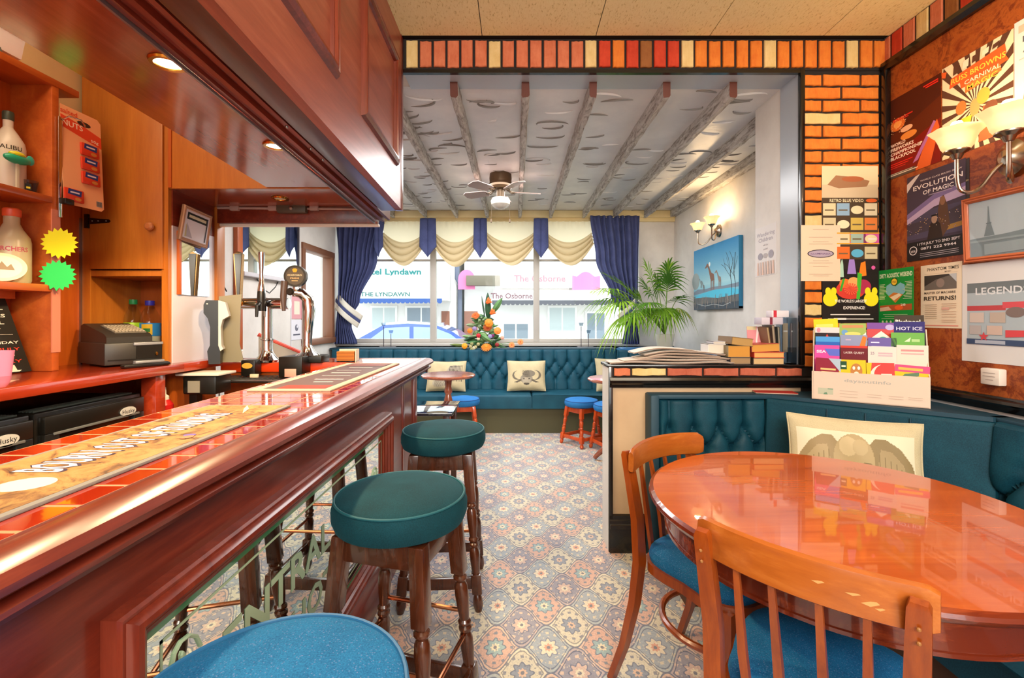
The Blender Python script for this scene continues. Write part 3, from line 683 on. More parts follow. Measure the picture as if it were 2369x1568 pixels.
m = MB(); m.ball((.004, -.004, .142), (.018, .03, .012), plain('yellow plastic', '#d8d220', .35), 14, 8); m.obj('fin', o)
o = thing('shot_glass', 'little clear shot glass near the end of the upper bottle shelf', 'glass', (-2.055, 1.925, 1.773), local=True)
m = MB(); m.lathe([(0, 0), (.02, 0), (.022, .01), (.029, .055), (.027, .055), (.02, .012), (0, .01)], ACRYL, 24); m.obj('bowl', o)
m = MB(); T = Matrix.Rotation(R(40), 4, 'Z'); m.box(-.009, .009, -.027, -.025, .012, .038, ink('#1d1c1a'), 0, T); m.box(-.006, .006, -.0275, -.027, .018, .026, ink('#e0d23a'), 0, T); m.obj('label', o)
o = thing('oval_badge', 'cream oval pump badge leaning against the schnapps bottle', 'badge', (-2.03, 1.8, 1.392), local=True)
T = Matrix.Translation((0, 0, .002)) @ Matrix.Rotation(R(50), 4, 'Z') @ Matrix.Rotation(R(72), 4, 'X')
m = MB(); m.prism(ell(0, .06, .07, .06, 36), 0, .006, plain('cream badge', '#dccfae', .4), T); m.obj('plate', o)
m = MB(); draw(m, T @ Matrix.Translation((-.07, 0, 0)), .14, .12, [('e', .5, .5, .4, .4, '#e6dcc4'), ('p', [(.25, .4), (.35, .6), (.42, .5), (.5, .7), (.6, .5), (.68, .62), (.75, .4)], '#8a7a62')], .006); m.obj('print', o)
o = thing('storage_box', 'white plastic box with a dark base on top of the bottle shelves', 'box', (-2.12, 1.5, 2.285))
m = MB(); m.prism([(.0, 0), (.15, .03), (.17, .12), (.0, .17)], 0, .75, plain('white plastic', '#eaeaec', .45), frame((-2.19, 1.88, 2.285), (1, 0, 0), (0, 0, 1))); m.obj('housing', o)
m = MB(); m.prism([(.02, 0), (.165, 0), (.15, .035), (.02, .035)], .06, .7, plain('dark grey base', '#4c5048', .5), frame((-2.185, 1.86, 2.285), (1, 0, 0), (0, 0, 1))); m.obj('base', o)
m = MB(); m.box(-2.02, -2.018, 1.2, 1.86, 2.395, 2.4, plain('dark seam', '#3a3c38', .6)); m.obj('seam', o)
# stars
for c, z, lab in (('#d6d61e', Zd(563, 1.96), 'yellow starburst price sticker'), ('#30c860', Zd(637, 1.96), 'green starburst price sticker')):
    px = 138 if c == '#d6d61e' else 134; n = 18
    M = frame((Xd(px, 1.955), 1.955, z), (.96, .28, 0), (0, 0, 1)); poly = [((.067 if k % 2 == 0 else .053)*cos(pi*k/n+.1), (.067 if k % 2 == 0 else .053)*sin(pi*k/n+.1)) for k in range(2*n)]
    m = MB(); m.prism(poly, 0, .0015, ink(c), M); q = m.obj('price_star'); q.data.transform(Matrix.Translation(-M.translation)); q.location = M.translation
    tag(q, lab+' stuck to the end of the bottle shelves', 'sticker')
# peanut card on its clip strip
o = thing('hanging_strip', 'chrome display strip with a black clip on the shelf end', 'display strip', (-1.99, 2.0, 1.69))
m = MB(); m.box(-1.995, -1.99, 1.985, 2.002, 1.69, 2.13, CHROME, .001); m.obj('strip', o); m = MB(); m.tube([(-1.99, 2.0, 2.12), (-1.97, 2.01, 2.14), (-1.955, 2.05, 2.14), (-1.965, 2.08, 2.125)], .003, CHROME, 8); m.obj('hook', o)
m = MB(); m.box(-1.992, -1.965, 1.99, 2.03, 1.75, 1.775, BLK, .003); m.obj('clip', o)
M = frame((-1.985, 2.0, 1.755), (.08, 1, 0), (-.05, -.06, 1)); w, h = .18, .44
o = thing('peanut_card', 'peach backing card of red peanut packets hanging by the cupboard', 'snack card', (-1.98, 2.08, 1.76))
hole = ell(.1, .385, .03, .012, 14)
m = MB(); m.prism([(0, 0), (w-.012, 0), (w, .012), (w, h-.02), (w-.015, h-.005), (0, h)], 0, .002, ink('#e8a878'), M)
draw(m, M, w, h, [('p', [(0, .78), (1, .68), (1, .8), (.5, .86), (0, .9)], '#d8492a'), ('t', 'NUTS', .28, .8, .08, '#f0d8c0', .5), ('t', '50g', .82, .72, .04, '#f0d8c0', .2), ('t', 'salted', .2, .92, .07, '#d8492a', .4), ('e', .56, .88, .17, .025, '#3a2a22'), ('r', .8, .04, .95, .1, '#a8a09a')]+[('r', .8+.02*k, .045, .81+.02*k, .095, '#4a4644') for k in range(7)], .002); m.obj('card', o)
for k in range(4):
    y0 = .55-.15*k; x0 = .42 if k < 3 else -.02
    if k == 3: y0 = .03
    q = MB(); q.box(x0*w, x0*w+.085, y0*h, y0*h+.058, .002, .014, plain('red packet', '#c83a22', .3), .006, M); draw(q, M, w, h, [('p', [(x0+.06, y0+.07), (x0+.38, y0+.06), (x0+.4, y0+.12), (x0+.08, y0+.125)], '#2c3a7a'), ('r', x0+.12, y0+.085, x0+.34, y0+.1, '#d8d0dc'), ('e', x0+.3, y0+.03, .08, .018, '#c07a3a')], .0142); q.obj('packet', o)
# black festival sign
M = frame((-2.1, 1.565, 1.022), (.08, 1, 0), (-.2, 0, 1)); w, h = .38, .32
o = thing('table_sign', 'black festival notice board with white and red lettering standing on the service counter', 'sign', (-2.1, 1.78, 1.02))
m = MB(); m.prism([(0, 0), (w, 0), (w-.05, h), (.05, h)], 0, .006, ink('#1c1a14'), M)
draw(m, M, w, h, [('t', 'BLACKPOOL', .83, .83, .07, '#e6e0d0', .62, 'r'), ('t', 'JAZZ & BLUES', .84, .73, .06, '#e6e0d0', .6, 'r'), ('t', 'FESTIVAL', .82, .64, .06, '#e6e0d0', .44, 'r'), ('t', '2017', .78, .55, .05, '#e6e0d0', .2, 'r'), ('r', .2, .5, .88, .505, '#c8c0b0'), ('t', 'SATURDAY & SUNDAY', .92, .38, .05, '#e6e0d0', .8, 'r'), ('t', '1ST & 2ND JULY', .92, .29, .055, '#d03a28', .62, 'r'), ('t', 'NOON TO 10PM', .86, .22, .035, '#e6e0d0', .5, 'r'), ('t', 'FREE ENTRY', .92, .13, .055, '#d03a28', .56, 'r'), ('p', [(.72, .1), (.76, .1), (.78, .06), (.8, .1), (.84, .1), (.86, .03), (.9, .03), (.88, .01), (.78, .01)], '#e6e0d0')], .006); m.obj('board', o)
m = MB(); m.tube([tuple(M @ Vector((w*.5, h*.7, -.002))), (-2.175, 1.8, 1.024)], .006, BLK, 6); m.obj('strut', o)
o = thing('pink_cup', 'pink plastic cup at the edge of the service counter', 'cup', (-2.03, 1.8, 1.02), local=True)
m = MB(); m.lathe([(0, 0), (.026, 0), (.035, .1), (.032, .1), (.024, .006), (0, .006)], plain('pink plastic', '#cf86a8', .4), 28); m.obj('body', o)
# ------------------------------------------------------------ till, handset, soft drinks
o = thing('cash_register', 'black electronic till with an open cash drawer gap on the service counter', 'cash register', (-1.962, 2.27, 1.02), R(60), local=True); o.scale = (.54, 1.22, 1.06)
GY = plain('dark grey plastic', '#2c2a26', .45); GY2 = plain('mid grey plastic', '#7c7466', .5)
m = MB(); m.box(-.22, .2, -.13, .13, .008, .105, GY, .006); m.box(-.0, .195, -.133, -.12, .03, .09, BLK); m.box(-.02, .2, -.136, -.128, .092, .105, plain('pale edge', '#8a8c8e', .3), .002); m.box(-.02, .2, -.15, -.1, .008, .022, plain('pale edge', '#8a8c8e', .3), .003); m.box(-.2, .0, -.1335, -.131, .028, .032, BLK); m.obj('cash_drawer', o)
m = MB(); T = Matrix.Translation((0, 0, .105)); m.prism([(-.12, 0), (.13, 0), (.13, .075), (.1, .085), (-.1, .04), (-.12, .025)], -.2, .13, GY, frame((0, 0, .105), (0, 1, 0), (0, 0, 1))); m.obj('housing', o)
kf = frame((.2, -.1, .147), (-1, 0, 0), (0, .2, .045))
kb = MB(); kf = frame((-.12, -.1, .146), (1, 0, 0), (0, .2, .045)); kb.box(0, .23, .01, .15, 0, .004, GY2, 0, kf)
for a in range(9):
    for b_ in range(5): kb.box(.006+.025*a, .026+.025*a, .016+.026*b_, .036+.026*b_, .004, .009, plain('key cap', '#a49a86', .5), .002, kf)
kb.obj('keypad', o)
m = MB(); m.box(-.17, -.13, -.06, .0, .163, .166, WHITE, 0, Matrix.Rotation(R(12), 4, 'X') @ Matrix.Translation((0, 0, -.005))); m.obj('receipt_slot', o)
m = MB(); T = Matrix.Translation((.15, -.134, .05)) @ Matrix.Rotation(R(90), 4, 'X'); m.lathe([(0, .006), (.008, .006), (.01, 0)], BRASS, 14, T); m.obj('lock', o)
o = thing('handset', 'slim black handset lying in front of the till', 'handset', (-1.735, 2.14, 1.02), R(70), local=True)
m = MB(); m.box(-.1, .1, -.018, .018, 0, .018, BLK, .008); m.obj('body', o); m = MB(); m.box(-.05, .09, -.012, .012, .018, .02, plain('silver strip', '#8c8e92', .3, .6), .001); m.obj('strip', o)
def soft(label, x, y, liquid, cap, lab, r, h):
    o = thing('soft_drink_bottle', label, 'bottle', (x, y, 1.02), local=True)
    m = MB(); m.lathe([(0, 0), (r*.9, .0), (r, .015), (r, h*.62), (r*.88, h*.74), (r*.4, h*.9), (r*.36, h*.94), (0, h*.94)], GLASS, 28); m.obj('bottle', o)
    m = MB(); m.lathe([(0, .003), (r*.86, .003), (r*.96, .016), (r*.96, h*.62), (0, h*.62)], plain('drink '+liquid, liquid, .2), 28); m.obj('drink', o)
    m = MB(); m.lathe([(r*.42, h*.92), (r*.44, h*.93), (r*.44, h), (0, h)], plain('cap '+cap, cap, .4), 20); m.obj('cap', o)
    m = MB(); m.lathe([(r*1.01, h*.4), (r*1.01, h*.62)], plain('label '+lab, lab, .4), 28)
    if lab == '#2f86c8':
        on_cyl(m, r*1.015, -.1, .9, h*.42, h*.6, ink('#e0b62a')); on_cyl(m, r*1.02, .1, .7, h*.47, h*.53, ink('#2d7a34'))
    m.obj('label', o); return o
soft('green topped lemonade bottle in the alcove behind the till', -2.098, 2.5, '#a8d820', '#1f8a50', '#a4d42a', .043, .33)
soft('purple topped lemonade bottle with blue and yellow label behind the till', -2.035, 2.535, '#d8d8c0', '#3430a8', '#2f86c8', .05, .325)
# ------------------------------------------------------------ bottle coolers
def cooler(label, y0, y1):
    o = thing('bottle_cooler', label, 'fridge', (-1.95, (y0+y1)/2, 0)); BG = plain('cooler black', '#191713', .3); DG = plain('dark glass', '#2a1c14', .08, spec=.8)
    m = MB(); m.box(-2.14, -1.75, y0, y1, .02, .9, BG, .006)
    for k in range(5): m.box(-1.83+.013*k, -1.825+.013*k, y0+.02, y1-.02, .899, .906, plain('vent grey', '#3c4640', .5), .001)
    m.obj('cabinet', o)
    m = MB(); a, b = y0+.012, y1-.012
    m.box(-1.75, -1.722, a, b, .82, .885, BG, .004); m.box(-1.75, -1.722, a, b, .04, .1, BG, .004); m.box(-1.75, -1.722, a, a+.055, .1, .82, BG, .004); m.box(-1.75, -1.722, b-.055, b, .1, .82, BG, .004)
    m.box(-1.724, -1.718, a+.03, b-.03, .812, .822, plain('grey trim', '#6a6a64', .3), .002); d = m.obj('door', o)
    m = MB(); m.box(-1.742, -1.736, a+.05, b-.05, .1, .815, DG); m.obj('door_glass', d)
    m = MB(); m.prism(ell(.0, 0, .04, .02, 28), 0, .004, plain('silver badge', '#c4c0b4', .3), LEFT(-1.722, b-.09, .835)); m.text('Husky', 0, -.008, .026, ink('#1c1a18'), LEFT(-1.722, b-.09, .835), 'c', .0045); m.obj('badge', d); return o
cooler('black bottle cooler with a silver oval badge under the service counter', 1.655, 2.125)
cooler('plain end of a black bottle cooler beside the badged one', 1.17, 1.64)
o = thing('red_bottle', 'red plastic bottle with a white nozzle beyond the cooler', 'bottle', (-1.74, 2.26, .73), local=True)
m = MB(); m.lathe([(0, 0), (.034, 0), (.036, .01), (.036, .09), (.02, .115), (0, .115)], plain('red plastic', '#c41f1c', .3), 24); m.obj('body', o); m = MB(); m.lathe([(.018, .114), (.018, .13), (.007, .14), (.005, .175), (0, .176)], WHITE, 16); m.obj('nozzle', o)
o = thing('under_shelf', 'brown shelf board under the counter holding the red bottle', 'shelf', (-1.85, 2.4, .7)); m = MB(); m.box(-2.1, -1.69, 2.2, 2.57, .7, .73, PW); m.obj('board', o); m = MB(); m.box(-2.1, -2.06, 2.2, 2.57, 0, .7, PW); m.obj('bracket', o)
# ------------------------------------------------------------ beer fonts and things near the taps
def rot(loc, rz): return Matrix.Translation(loc) @ Matrix.Rotation(rz, 4, 'Z')
def tap(mb, M, mat=CHROME):
    mb.tube([(0, 0, 0), (0, -.05, .0), (0, -.075, -.015), (0, -.08, -.08)], [.012, .012, .011, .008], mat, 12, T=M); mb.lathe([(.016, -.006), (.018, .0), (.016, .006)], mat, 14, M @ Matrix.Rotation(R(90), 4, 'X'))
# tee shaped font, served from this side
o = thing('beer_font', 'chrome T shaped beer font with tall tap handles on a black clamp', 'beer font', (Xd(618, 2.7), 2.7, .99), local=True)
m = MB(); m.lathe([(0, 0), (.066, 0), (.068, .012), (.05, .03), (.034, .055), (.031, .075), (.031, .125), (.038, .128), (.038, .134), (.03, .137), (.03, .36), (0, .36)], CHROME, 32); m.obj('column', o)
m = MB(); m.tube([(-.17, 0, .345), (.13, 0, .345)], .033, CHROME, 24); m.box(-.045, -.005, -.036, .036, .31, .38, plain('red enamel', '#8a1c14', .25), .008); m.box(.095, .115, -.036, .036, .312, .378, WHITE, .006); m.obj('cross_bar', o)
for x, tall in ((-.14, 0), (.0, 1)):
    q = MB(); tap(q, Matrix.Translation((x, -.03, .345)), BRASS if not tall else BLK); t = q.obj('tap', o)
    q = MB()
    if tall: q.lathe([(.012, .345), (.02, .37), (.022, .42), (.014, .47), (.011, .52), (.018, .62), (.018, .64), (0, .64)], CHROME, 20, Matrix.Translation((0, -.06, 0))); q.lathe([(.018, .3), (.023, .37), (.021, .41), (.014, .44)], BLK, 20, Matrix.Translation((0, -.062, 0)))
    else: q.prism([(-.009, .36), (.011, .36), (.024, .63), (.0, .645), (-.028, .63)], -.012, .012, plain('bronze handle', '#8f6a40', .2, .8), FRONT(x+.005, -.05, 0)); q.prism([(-.004, .37), (.008, .37), (.022, .632), (-.02, .63)], .012, .015, plain('dark handle face', '#4a4440', .2, .5), FRONT(x+.005, -.05, 0))
    q.obj('tap_handle', t)
m = MB(); m.box(-.085, -.005, -.12, -.048, -.07, .02, BLK, .006); T = FRONT(-.047, -.1205, -.012); m.prism(ell(0, 0, .03, .016, 24), 0, .003, GOLDP, T); m.box(-.025, .02, -.135, -.12, -.078, -.058, plain('cream tag', '#d8c4a4', .5), .002); m.obj('clamp', o)
# swan neck font
o = thing('beer_font', 'chrome swan neck beer font with a round black badge and square black base', 'beer font', (Xd(712, 2.68), 2.68, .99), local=True)
m = MB(); m.box(-.1, .03, -.14, -.03, -.07, .042, BLK, .004); m.box(-.1, .1, -.05, .07, .0, .042, BLK, .004); m.box(-.065, -.0, -.143, -.14, -.07, -.025, plain('pink tag', '#c89a88', .5), .002); m.obj('base', o)
m = MB(); m.tube([(0, 0, .04), (.0, 0, .06), (-.005, 0, .1), (.0, 0, .2), (.008, 0, .3), (.0, 0, .37), (-.03, -.02, .405), (-.07, -.04, .41)], [.07, .04, .026, .028, .036, .034, .03, .026], CHROME, 24); m.obj('neck', o)
m = MB(); T = frame((-.045, -.055, .5), (1, .1, 0), (0, 0, 1)); m.prism(ell(0, 0, .062, .062, 40), -.02, .012, plain('badge black', '#2a2620', .3), T); m.box(-.012, .012, -.09, -.05, -.02, .01, CHROME, .003, T); m.obj('badge_disc', o).data
m = MB(); m.prism(ell(0, 0, .05, .05, 40), .0121, .0128, plain('badge grey', '#4a4238', .3), T); draw(m, T @ Matrix.Translation((-.06, -.06, 0)), .12, .12, [('p', [(.43, .68), (.57, .68), (.62, .8), (.55, .86), (.45, .86), (.38, .8)], '#c8902c'), ('r', .14, .48, .86, .62, '#5a4e42'), ('t', 'OXFORD', .5, .51, .09, '#d8c8a8', .66), ('t', 'PRIDE', .5, .36, .1, '#c8a878', .4), ('r', .36, .25, .64, .29, '#a89068')], .013); m.obj('badge_print', o)
m = MB(); m.lathe([(.02, 0), (.022, .01), (.016, .02)], BLK, 16, Matrix.Translation((-.07, -.06, .41)) @ Matrix.Rotation(R(90), 4, 'X')); m.tube([(-.1, -.07, .47), (-.105, -.075, .38), (-.1, -.08, .3)], [.02, .018, .01], plain('dark lever', '#4a3a34', .3), 12); m.obj('tap', o)
# black surger font on the service counter end
o = thing('stout_font', 'curved black and cream stout font at the end of the service counter', 'beer font', (-1.66, 2.5, 1.0), R(25), local=True)
prof = [(-.02, .0), (.06, 0), (.06, .08), (.05, .11), (.045, .2), (.055, .24), (.085, .27), (.085, .32), (.06, .345), (-.04, .345), (-.055, .32), (-.055, .275), (-.025, .245), (-.01, .2), (-.012, .1), (-.03, .07)]
m = MB(); SC_ = Matrix.Diagonal((.66, 1, 1, 1)); m.prism(prof, -.035, .045, BLK, SC_ @ FRONT(0, 0, 0)); m.obj('body', o)
m = MB(); m.prism([(.06, .07), (.075, .08), (.066, .1), (.062, .2), (.072, .24), (.105, .26), (.085, .335), (.05, .345), (.05, .26), (.05, .1)], -.03, .05, plain('cream plastic', '#cfc8bc', .35), Matrix.Diagonal((.9, 1, 1, 1)) @ FRONT(-.014, -.006, 0)); m.obj('side_cheek', o)
m = MB(); m.prism([(.02, .0), (.14, .0), (.12, .1), (.125, .3), (.13, .385), (.02, .37)], -.045, -.03, plain('olive plastic', '#7d7354', .4), FRONT(.0, .02, 0)); m.obj('shield', o)
m = MB(); m.ball((-.02, -.046, .325), .004, WHITE, 8, 6); m.ball((.035, -.046, .325), .004, WHITE, 8, 6); m.obj('screw', o)
o = thing('chopping_board', 'white chopping board on a black bin at the end of the service counter', 'board', (-1.63, 2.36, .95)); m = MB(); m.box(-1.72, -1.5, 2.3, 2.45, .955, .968, plain('off white board', '#d8cfc0', .4), .004); m.obj('board', o)
m = MB(); m.box(-1.69, -1.52, 2.31, 2.44, .86, .955, BLK, .01); m.box(-1.66, -1.6, 2.306, 2.312, .87, .93, plain('grey label', '#8a8474', .5)); m.obj('holder', o); m = MB(); m.box(-1.69, -1.65, 2.36, 2.4, 0, .86, BLK); m.obj('leg', o)
o = thing('plastic_tumbler', 'two nested white plastic tumblers beside the stout font', 'tumbler', (Xd(530, 2.62), 2.7, .99), local=True); m = MB(); m.lathe([(0, 0), (.022, 0), (.028, .06), (.026, .06), (.02, .004), (0, .004)], WHITE, 20); m.obj('body', o); m = MB(); m.lathe([(.027, .058), (.03, .062), (.027, .066)], WHITE, 20); m.obj('rim', o)
o = thing('drip_tray', 'black wire drip tray hooked below the tap counter', 'drip tray', (-1.3, 2.55, .9))
m = MB(); m.box(-1.66, -1.0, 2.45, 2.65, .9, .906, BLK, .002)
for k in range(22): m.box(-1.65+.03*k, -1.645+.03*k, 2.46, 2.64, .906, .912, plain('tray grey', '#4c4a46', .4))
m.obj('tray', o); m = MB(); m.tube([(-1.66, 2.45, .912), (-1.0, 2.45, .912), (-1.0, 2.65, .912), (-1.66, 2.65, .912)], .004, STEEL, 6, True); m.obj('rim', o)
m = MB(); m.box(-1.33, -1.3, 2.448, 2.45, .875, .9, plain('cream tag', '#d8c4a4', .5)); m.obj('tag', o)
for x in (-1.6, -1.1):
    q = MB(); q.tube([(x, 2.46, .9), (x, 2.46, .45)], .004, STEEL, 6); q.tube([(x, 2.46, .45), (x, 2.684, .42)], .004, STEEL, 6); q.obj('stay', o)
# beer mats in a holder at the corner
cx, cy = Xd(802, 2.72), 2.74
o = thing('beer_mat_holder', 'clear holder with a block of brown beer mats at the corner of the bar', 'holder', (cx, cy, .99), R(8), local=True)
m = MB(); m.box(-.06, .06, -.05, .05, 0, .004, ACRYL); m.box(.052, .056, -.05, .05, 0, .07, plain('cream card', '#d8cdb0', .5)); m.box(-.06, .056, .046, .05, 0, .07, plain('cream card', '#d8cdb0', .5)); m.obj('holder', o)
for k in range(9):
    q = MB(); a = rng.uniform(-.02, .02); q.box(-.054, .046, -.047, .044, .005+.0062*k, .0105+.0062*k, plain('beer mat brown %d' % (k % 3), ('#a8621c', '#96561a', '#b46c22')[k % 3], .7), .001, Matrix.Rotation(a, 4, 'Z')); b_ = q.obj('beer_mat')
    b_.location = (cx, cy, .99); b_.rotation_euler = (0, 0, R(8)); tag(b_, 'brown beer mat in the block held at the corner of the bar', 'beer mat', 'beer mats in the holder')
# ------------------------------------------------------------ upholstery
def bev_prism(mb, poly, z0, z1, mat, bev=.025, seg=3):
    bm = bmesh.new(); lo = [bm.verts.new((x, y, z0)) for x, y in poly]; hi = [bm.verts.new((x, y, z1)) for x, y in poly]; n = len(poly)
    bm.faces.new(lo[::-1]); bm.faces.new(hi)
    for i in range(n): bm.faces.new((lo[i], lo[(i+1) % n], hi[(i+1) % n], hi[i]))
    ed = [e for e in bm.edges if abs(e.verts[0].co.z-z1) < 1e-6 and abs(e.verts[1].co.z-z1) < 1e-6]
    bmesh.ops.bevel(bm, geom=ed, offset=bev, segments=seg, profile=.5, affect='EDGES'); bm.verts.index_update()
    mb.raw([tuple(v.co) for v in bm.verts], [[v.index for v in f.verts] for f in bm.faces], mat); bm.free()
TEAL = MATS['teal_hide']; DTH = MATS['dark_teal_hide']
def tufted(mb, A, B, z0, z1, rows, dx, off, puff, lean, mat, step=.011):
    A = Vector(A); B = Vector(B); L = (B-A).length; t = (B-A)/L; n = Vector((t.y, -t.x))
    dz = rows[0]-rows[1] if len(rows) > 1 else .1
    G = lambda x: 1.2*x/(x+.2)
    def hgt(a, z):
        f = (a-off)/dx
        if not rows: return puff
        kk = (rows[0]-z)/dz
        if kk <= 0: h = G(abs(sin(pi*f)))**(2-min(1, -kk*dz/.05))
        elif kk >= len(rows)-1:
            h = G(abs(sin(pi*(f+.5*(len(rows)-1)))))**(2-min(1, (kk-len(rows)+1)*dz/.05))
        else: h = G(abs(sin(pi*(f-.5*kk))))*G(abs(sin(pi*(f+.5*kk))))
        kr = min(max(round(kk), 0), len(rows)-1); da = ((f-.5*kr) % 1); da = min(da, 1-da)*dx; dzz = (rows[kr]-z)
        h -= .55*math.exp(-(da*da+dzz*dzz)/(.022**2))
        return h*puff
    def P(u, v):
        a = u*L; z = z0+(z1-z0)*v
        e = min(1, min(v, 1-v)/.05, min(u*L, (1-u)*L)/.03); e = math.sqrt(max(0, 1-(1-e)**2))
        o = hgt(a, z)*e - .03*(1-e) + lean*(1-v)
        p = A+t*a+n*o; return (p.x, p.y, z)
    mb.grid(P, max(4, int(L/step)), max(6, int((z1-z0)/step)), mat)
# near settee round the corner behind the oval table
o = thing('corner_settee', 'dark teal buttoned settee wrapping the corner behind the round wooden table', 'settee', (1.5, 1.6, 0))
DT = plain('dark teal edging', '#12394a', .6)
m = MB(); tufted(m, (.735, 2.375), (1.30, 2.375), .42, .836, [.683, .584], .128, .06, .04, .03, DTH, .008); b = m.obj('backrest', o)
m = MB(); tufted(m, (1.30, 2.375), (1.925, 1.80), .42, .845, [], .2, .1, .04, .04, DTH)
for k in range(1, 4):
    q = Vector((1.30, 2.375)).lerp(Vector((1.925, 1.80)), (.33, .5, .68)[k-1]); nn = Vector((-.677, -.736)); m.tube([(q.x+nn.x*(.05+.02*(1-s)), q.y+nn.y*(.05+.02*(1-s)), .6+.22*s) for s in (0, .5, 1)], .0035, DT, 6)
m.obj('backrest', o)
m = MB(); tufted(m, (1.925, 1.80), (1.925, -.6), .42, .85, [.68, .55], .21, .15, .055, .05, DTH, .011); m.obj('backrest', o)
m = MB(); m.box(.695, .738, 2.33, 2.438, .0, .852, DT, .006); m.box(.70, 1.33, 2.335, 2.438, .832, .854, DT, .005)
m.prism([(1.28, 2.436), (1.3, 2.35), (1.89, 1.8), (1.97, 1.8), (1.97, 2.436)], .838, .856, DT); m.box(1.9, 1.97, -.6, 1.83, .838, .856, DT, .004); m.obj('top_edging', o)
m = MB(); bev_prism(m, [(.72, 2.38), (.72, 1.92), (1.0, 1.92), (1.17, 1.72), (1.17, -.6), (1.93, -.6), (1.93, 1.82), (1.31, 2.38)], .3, .43, DTH, .03); m.obj('seat', o)
m = MB(); m.prism([(.74, 2.38), (.74, 1.97), (1.03, 1.97), (1.22, 1.74), (1.22, -.6), (1.93, -.6), (1.93, 1.82), (1.31, 2.38)], .0, .3, plain('brown kickboard', '#4a2c18', .6)); m.obj('kickboard', o)
# long settee under the window
o = thing('window_settee', 'long teal buttoned settee under the shop window with three animal cushions', 'settee', (0, 5.2, 0))
rows = [.739, .642, .538]
m = MB(); tufted(m, (-2.17, 5.36), (1.2, 5.36), .40, .885, rows, .146, .467+2.17-.146*18, .032, .06, TEAL, .0125); m.obj('backrest', o)
m = MB(); tufted(m, (1.2, 5.36), (1.8, 4.72), .40, .885, rows, .146, .03, .04, .06, MATS['teal_hide'], .0125); m.obj('backrest', o)
m = MB(); tufted(m, (1.8, 4.72), (1.8, 2.95), .40, .885, rows, .146, .03, .04, .06, MATS['teal_hide'], .014); m.obj('backrest', o)
BLE = plain('blue edging', '#2a6ea8', .5)
m = MB(); m.box(-2.19, 1.25, 5.36, 5.7, .872, .892, DT, .004); m.prism([(1.18, 5.4), (1.2, 5.345), (1.8, 4.7), (1.8, 2.95), (1.965, 2.95), (1.965, 5.65), (1.18, 5.65)], .872, .892, BLE); m.obj('top_ledge', o)
for pts, nm in (([(-2.17, 5.34), (-2.17, 4.88), (.178, 4.88), (.178, 5.34)], 0), ([(.182, 5.34), (.182, 4.88), (.98, 4.88), (1.33, 4.5), (1.33, 2.98), (1.78, 2.98), (1.78, 4.7), (1.2, 5.34)], 0)):
    m = MB(); bev_prism(m, pts, .275, .42, TEAL, .03); m.obj('seat', o)
m = MB(); m.prism([(-2.17, 5.34), (-2.17, 4.935), (1.0, 4.935), (1.38, 4.53), (1.38, 2.98), (1.78, 2.98), (1.78, 4.7), (1.2, 5.34)], .0, .275, plain('olive brown kickboard', '#4c4a30', .6)); m.obj('kickboard', o)
# cushions : prints are cut into the cloth face by face
def inpoly(x, y, P):
    c = False; j = len(P)-1
    for i in range(len(P)):
        if (P[i][1] > y) != (P[j][1] > y) and x < (P[j][0]-P[i][0])*(y-P[i][1])/(P[j][1]-P[i][1])+P[i][0]: c = not c
        j = i
    return c
def cushion(label, M, w, h, t, shapes, n=84):
    o = thing('cushion', label, 'cushion', tuple(M.translation)); mb = MB()
    nv = int(n*h/w)
    def S(sg):
        def f(u, v):
            a, b = 2*u-1, 2*v-1
            x = w/2*a*(1-.06*(1-b*b)); y = h/2*b*(1-.06*(1-a*a))
            return (x, y+h/2, sg*t/2*max(0, (1-a**4)*(1-b**4))**.6+.004*sin(9*a+4*b)*(1-a*a))
        return f
    mb.grid(S(1), n, nv, MATS['linen'], M); mb.grid(lambda u, v: S(-1)(1-u, v), 16, 16, MATS['linen'], M)
    for j in range(nv):
        for i in range(n):
            x, y = (i+.5)/n, (j+.5)/nv
            for P, c in shapes:
                if inpoly(x, y, P):
                    k = ink(c)
                    if k not in mb.mats: mb.mats.append(k)
                    mb.mi[j*n+i] = mb.mats.index(k)
    mb.obj('cover', o)
    q = MB(); pts = []
    for k in range(80):
        s = k/80*4; e = int(s); f = s-e; a, b = ((2*f-1, -1), (1, 2*f-1), (1-2*f, 1), (-1, 1-2*f))[e]
        pts.append((w/2*a*(1-.06*(1-b*b)), h/2*b*(1-.06*(1-a*a))+h/2, 0))
    q.tube(pts, .004, MATS['linen'], 6, True, T=M); q.obj('seam', o); return o
def crescent(cx, cy, r, a0, a1, th, n=14, ky=1.0):
    A = [(cx+(r)*cos(a0+(a1-a0)*i/n), cy+ky*r*sin(a0+(a1-a0)*i/n)) for i in range(n+1)]
    B = [(cx+(r-th*sin(pi*i/n))*cos(a0+(a1-a0)*i/n), cy+ky*(r-th*sin(pi*i/n))*sin(a0+(a1-a0)*i/n)) for i in range(n+1)]
    return A+B[::-1]
buff = [(ell(.5, .37, .17, .17), '#8c8474'), (ell(.57, .55, .17, .12), '#7a7264'), (ell(.5, .3, .11, .13), '#a49a86'), (crescent(.27, .49, .16, R(100), R(310), .06), '#6a6256'), (crescent(.73, .5, .17, R(-120), R(100), .06), '#6a6256'),
        ([(.16, .26), (.36, .36), (.36, .3), (.25, .24)], '#5c5448'), ([(.84, .26), (.64, .36), (.64, .3), (.75, .24)], '#5c5448'), (ell(.5, .2, .08, .04), '#4c453c'), (ell(.43, .37, .02, .02), '#2e2924'), (ell(.57, .37, .02, .02), '#2e2924')]
for k in range(9): buff.append(([(.4+.025*k, .42+.02*sin(k)), (.41+.025*k, .42), (.4+.02*k, .66), (.39+.02*k, .66)], '#4e473c'))
zeb = [(ell(.72, .6, .2, .26), '#a39a88'), (ell(.35, .25, .2, .14), '#b2a894')]
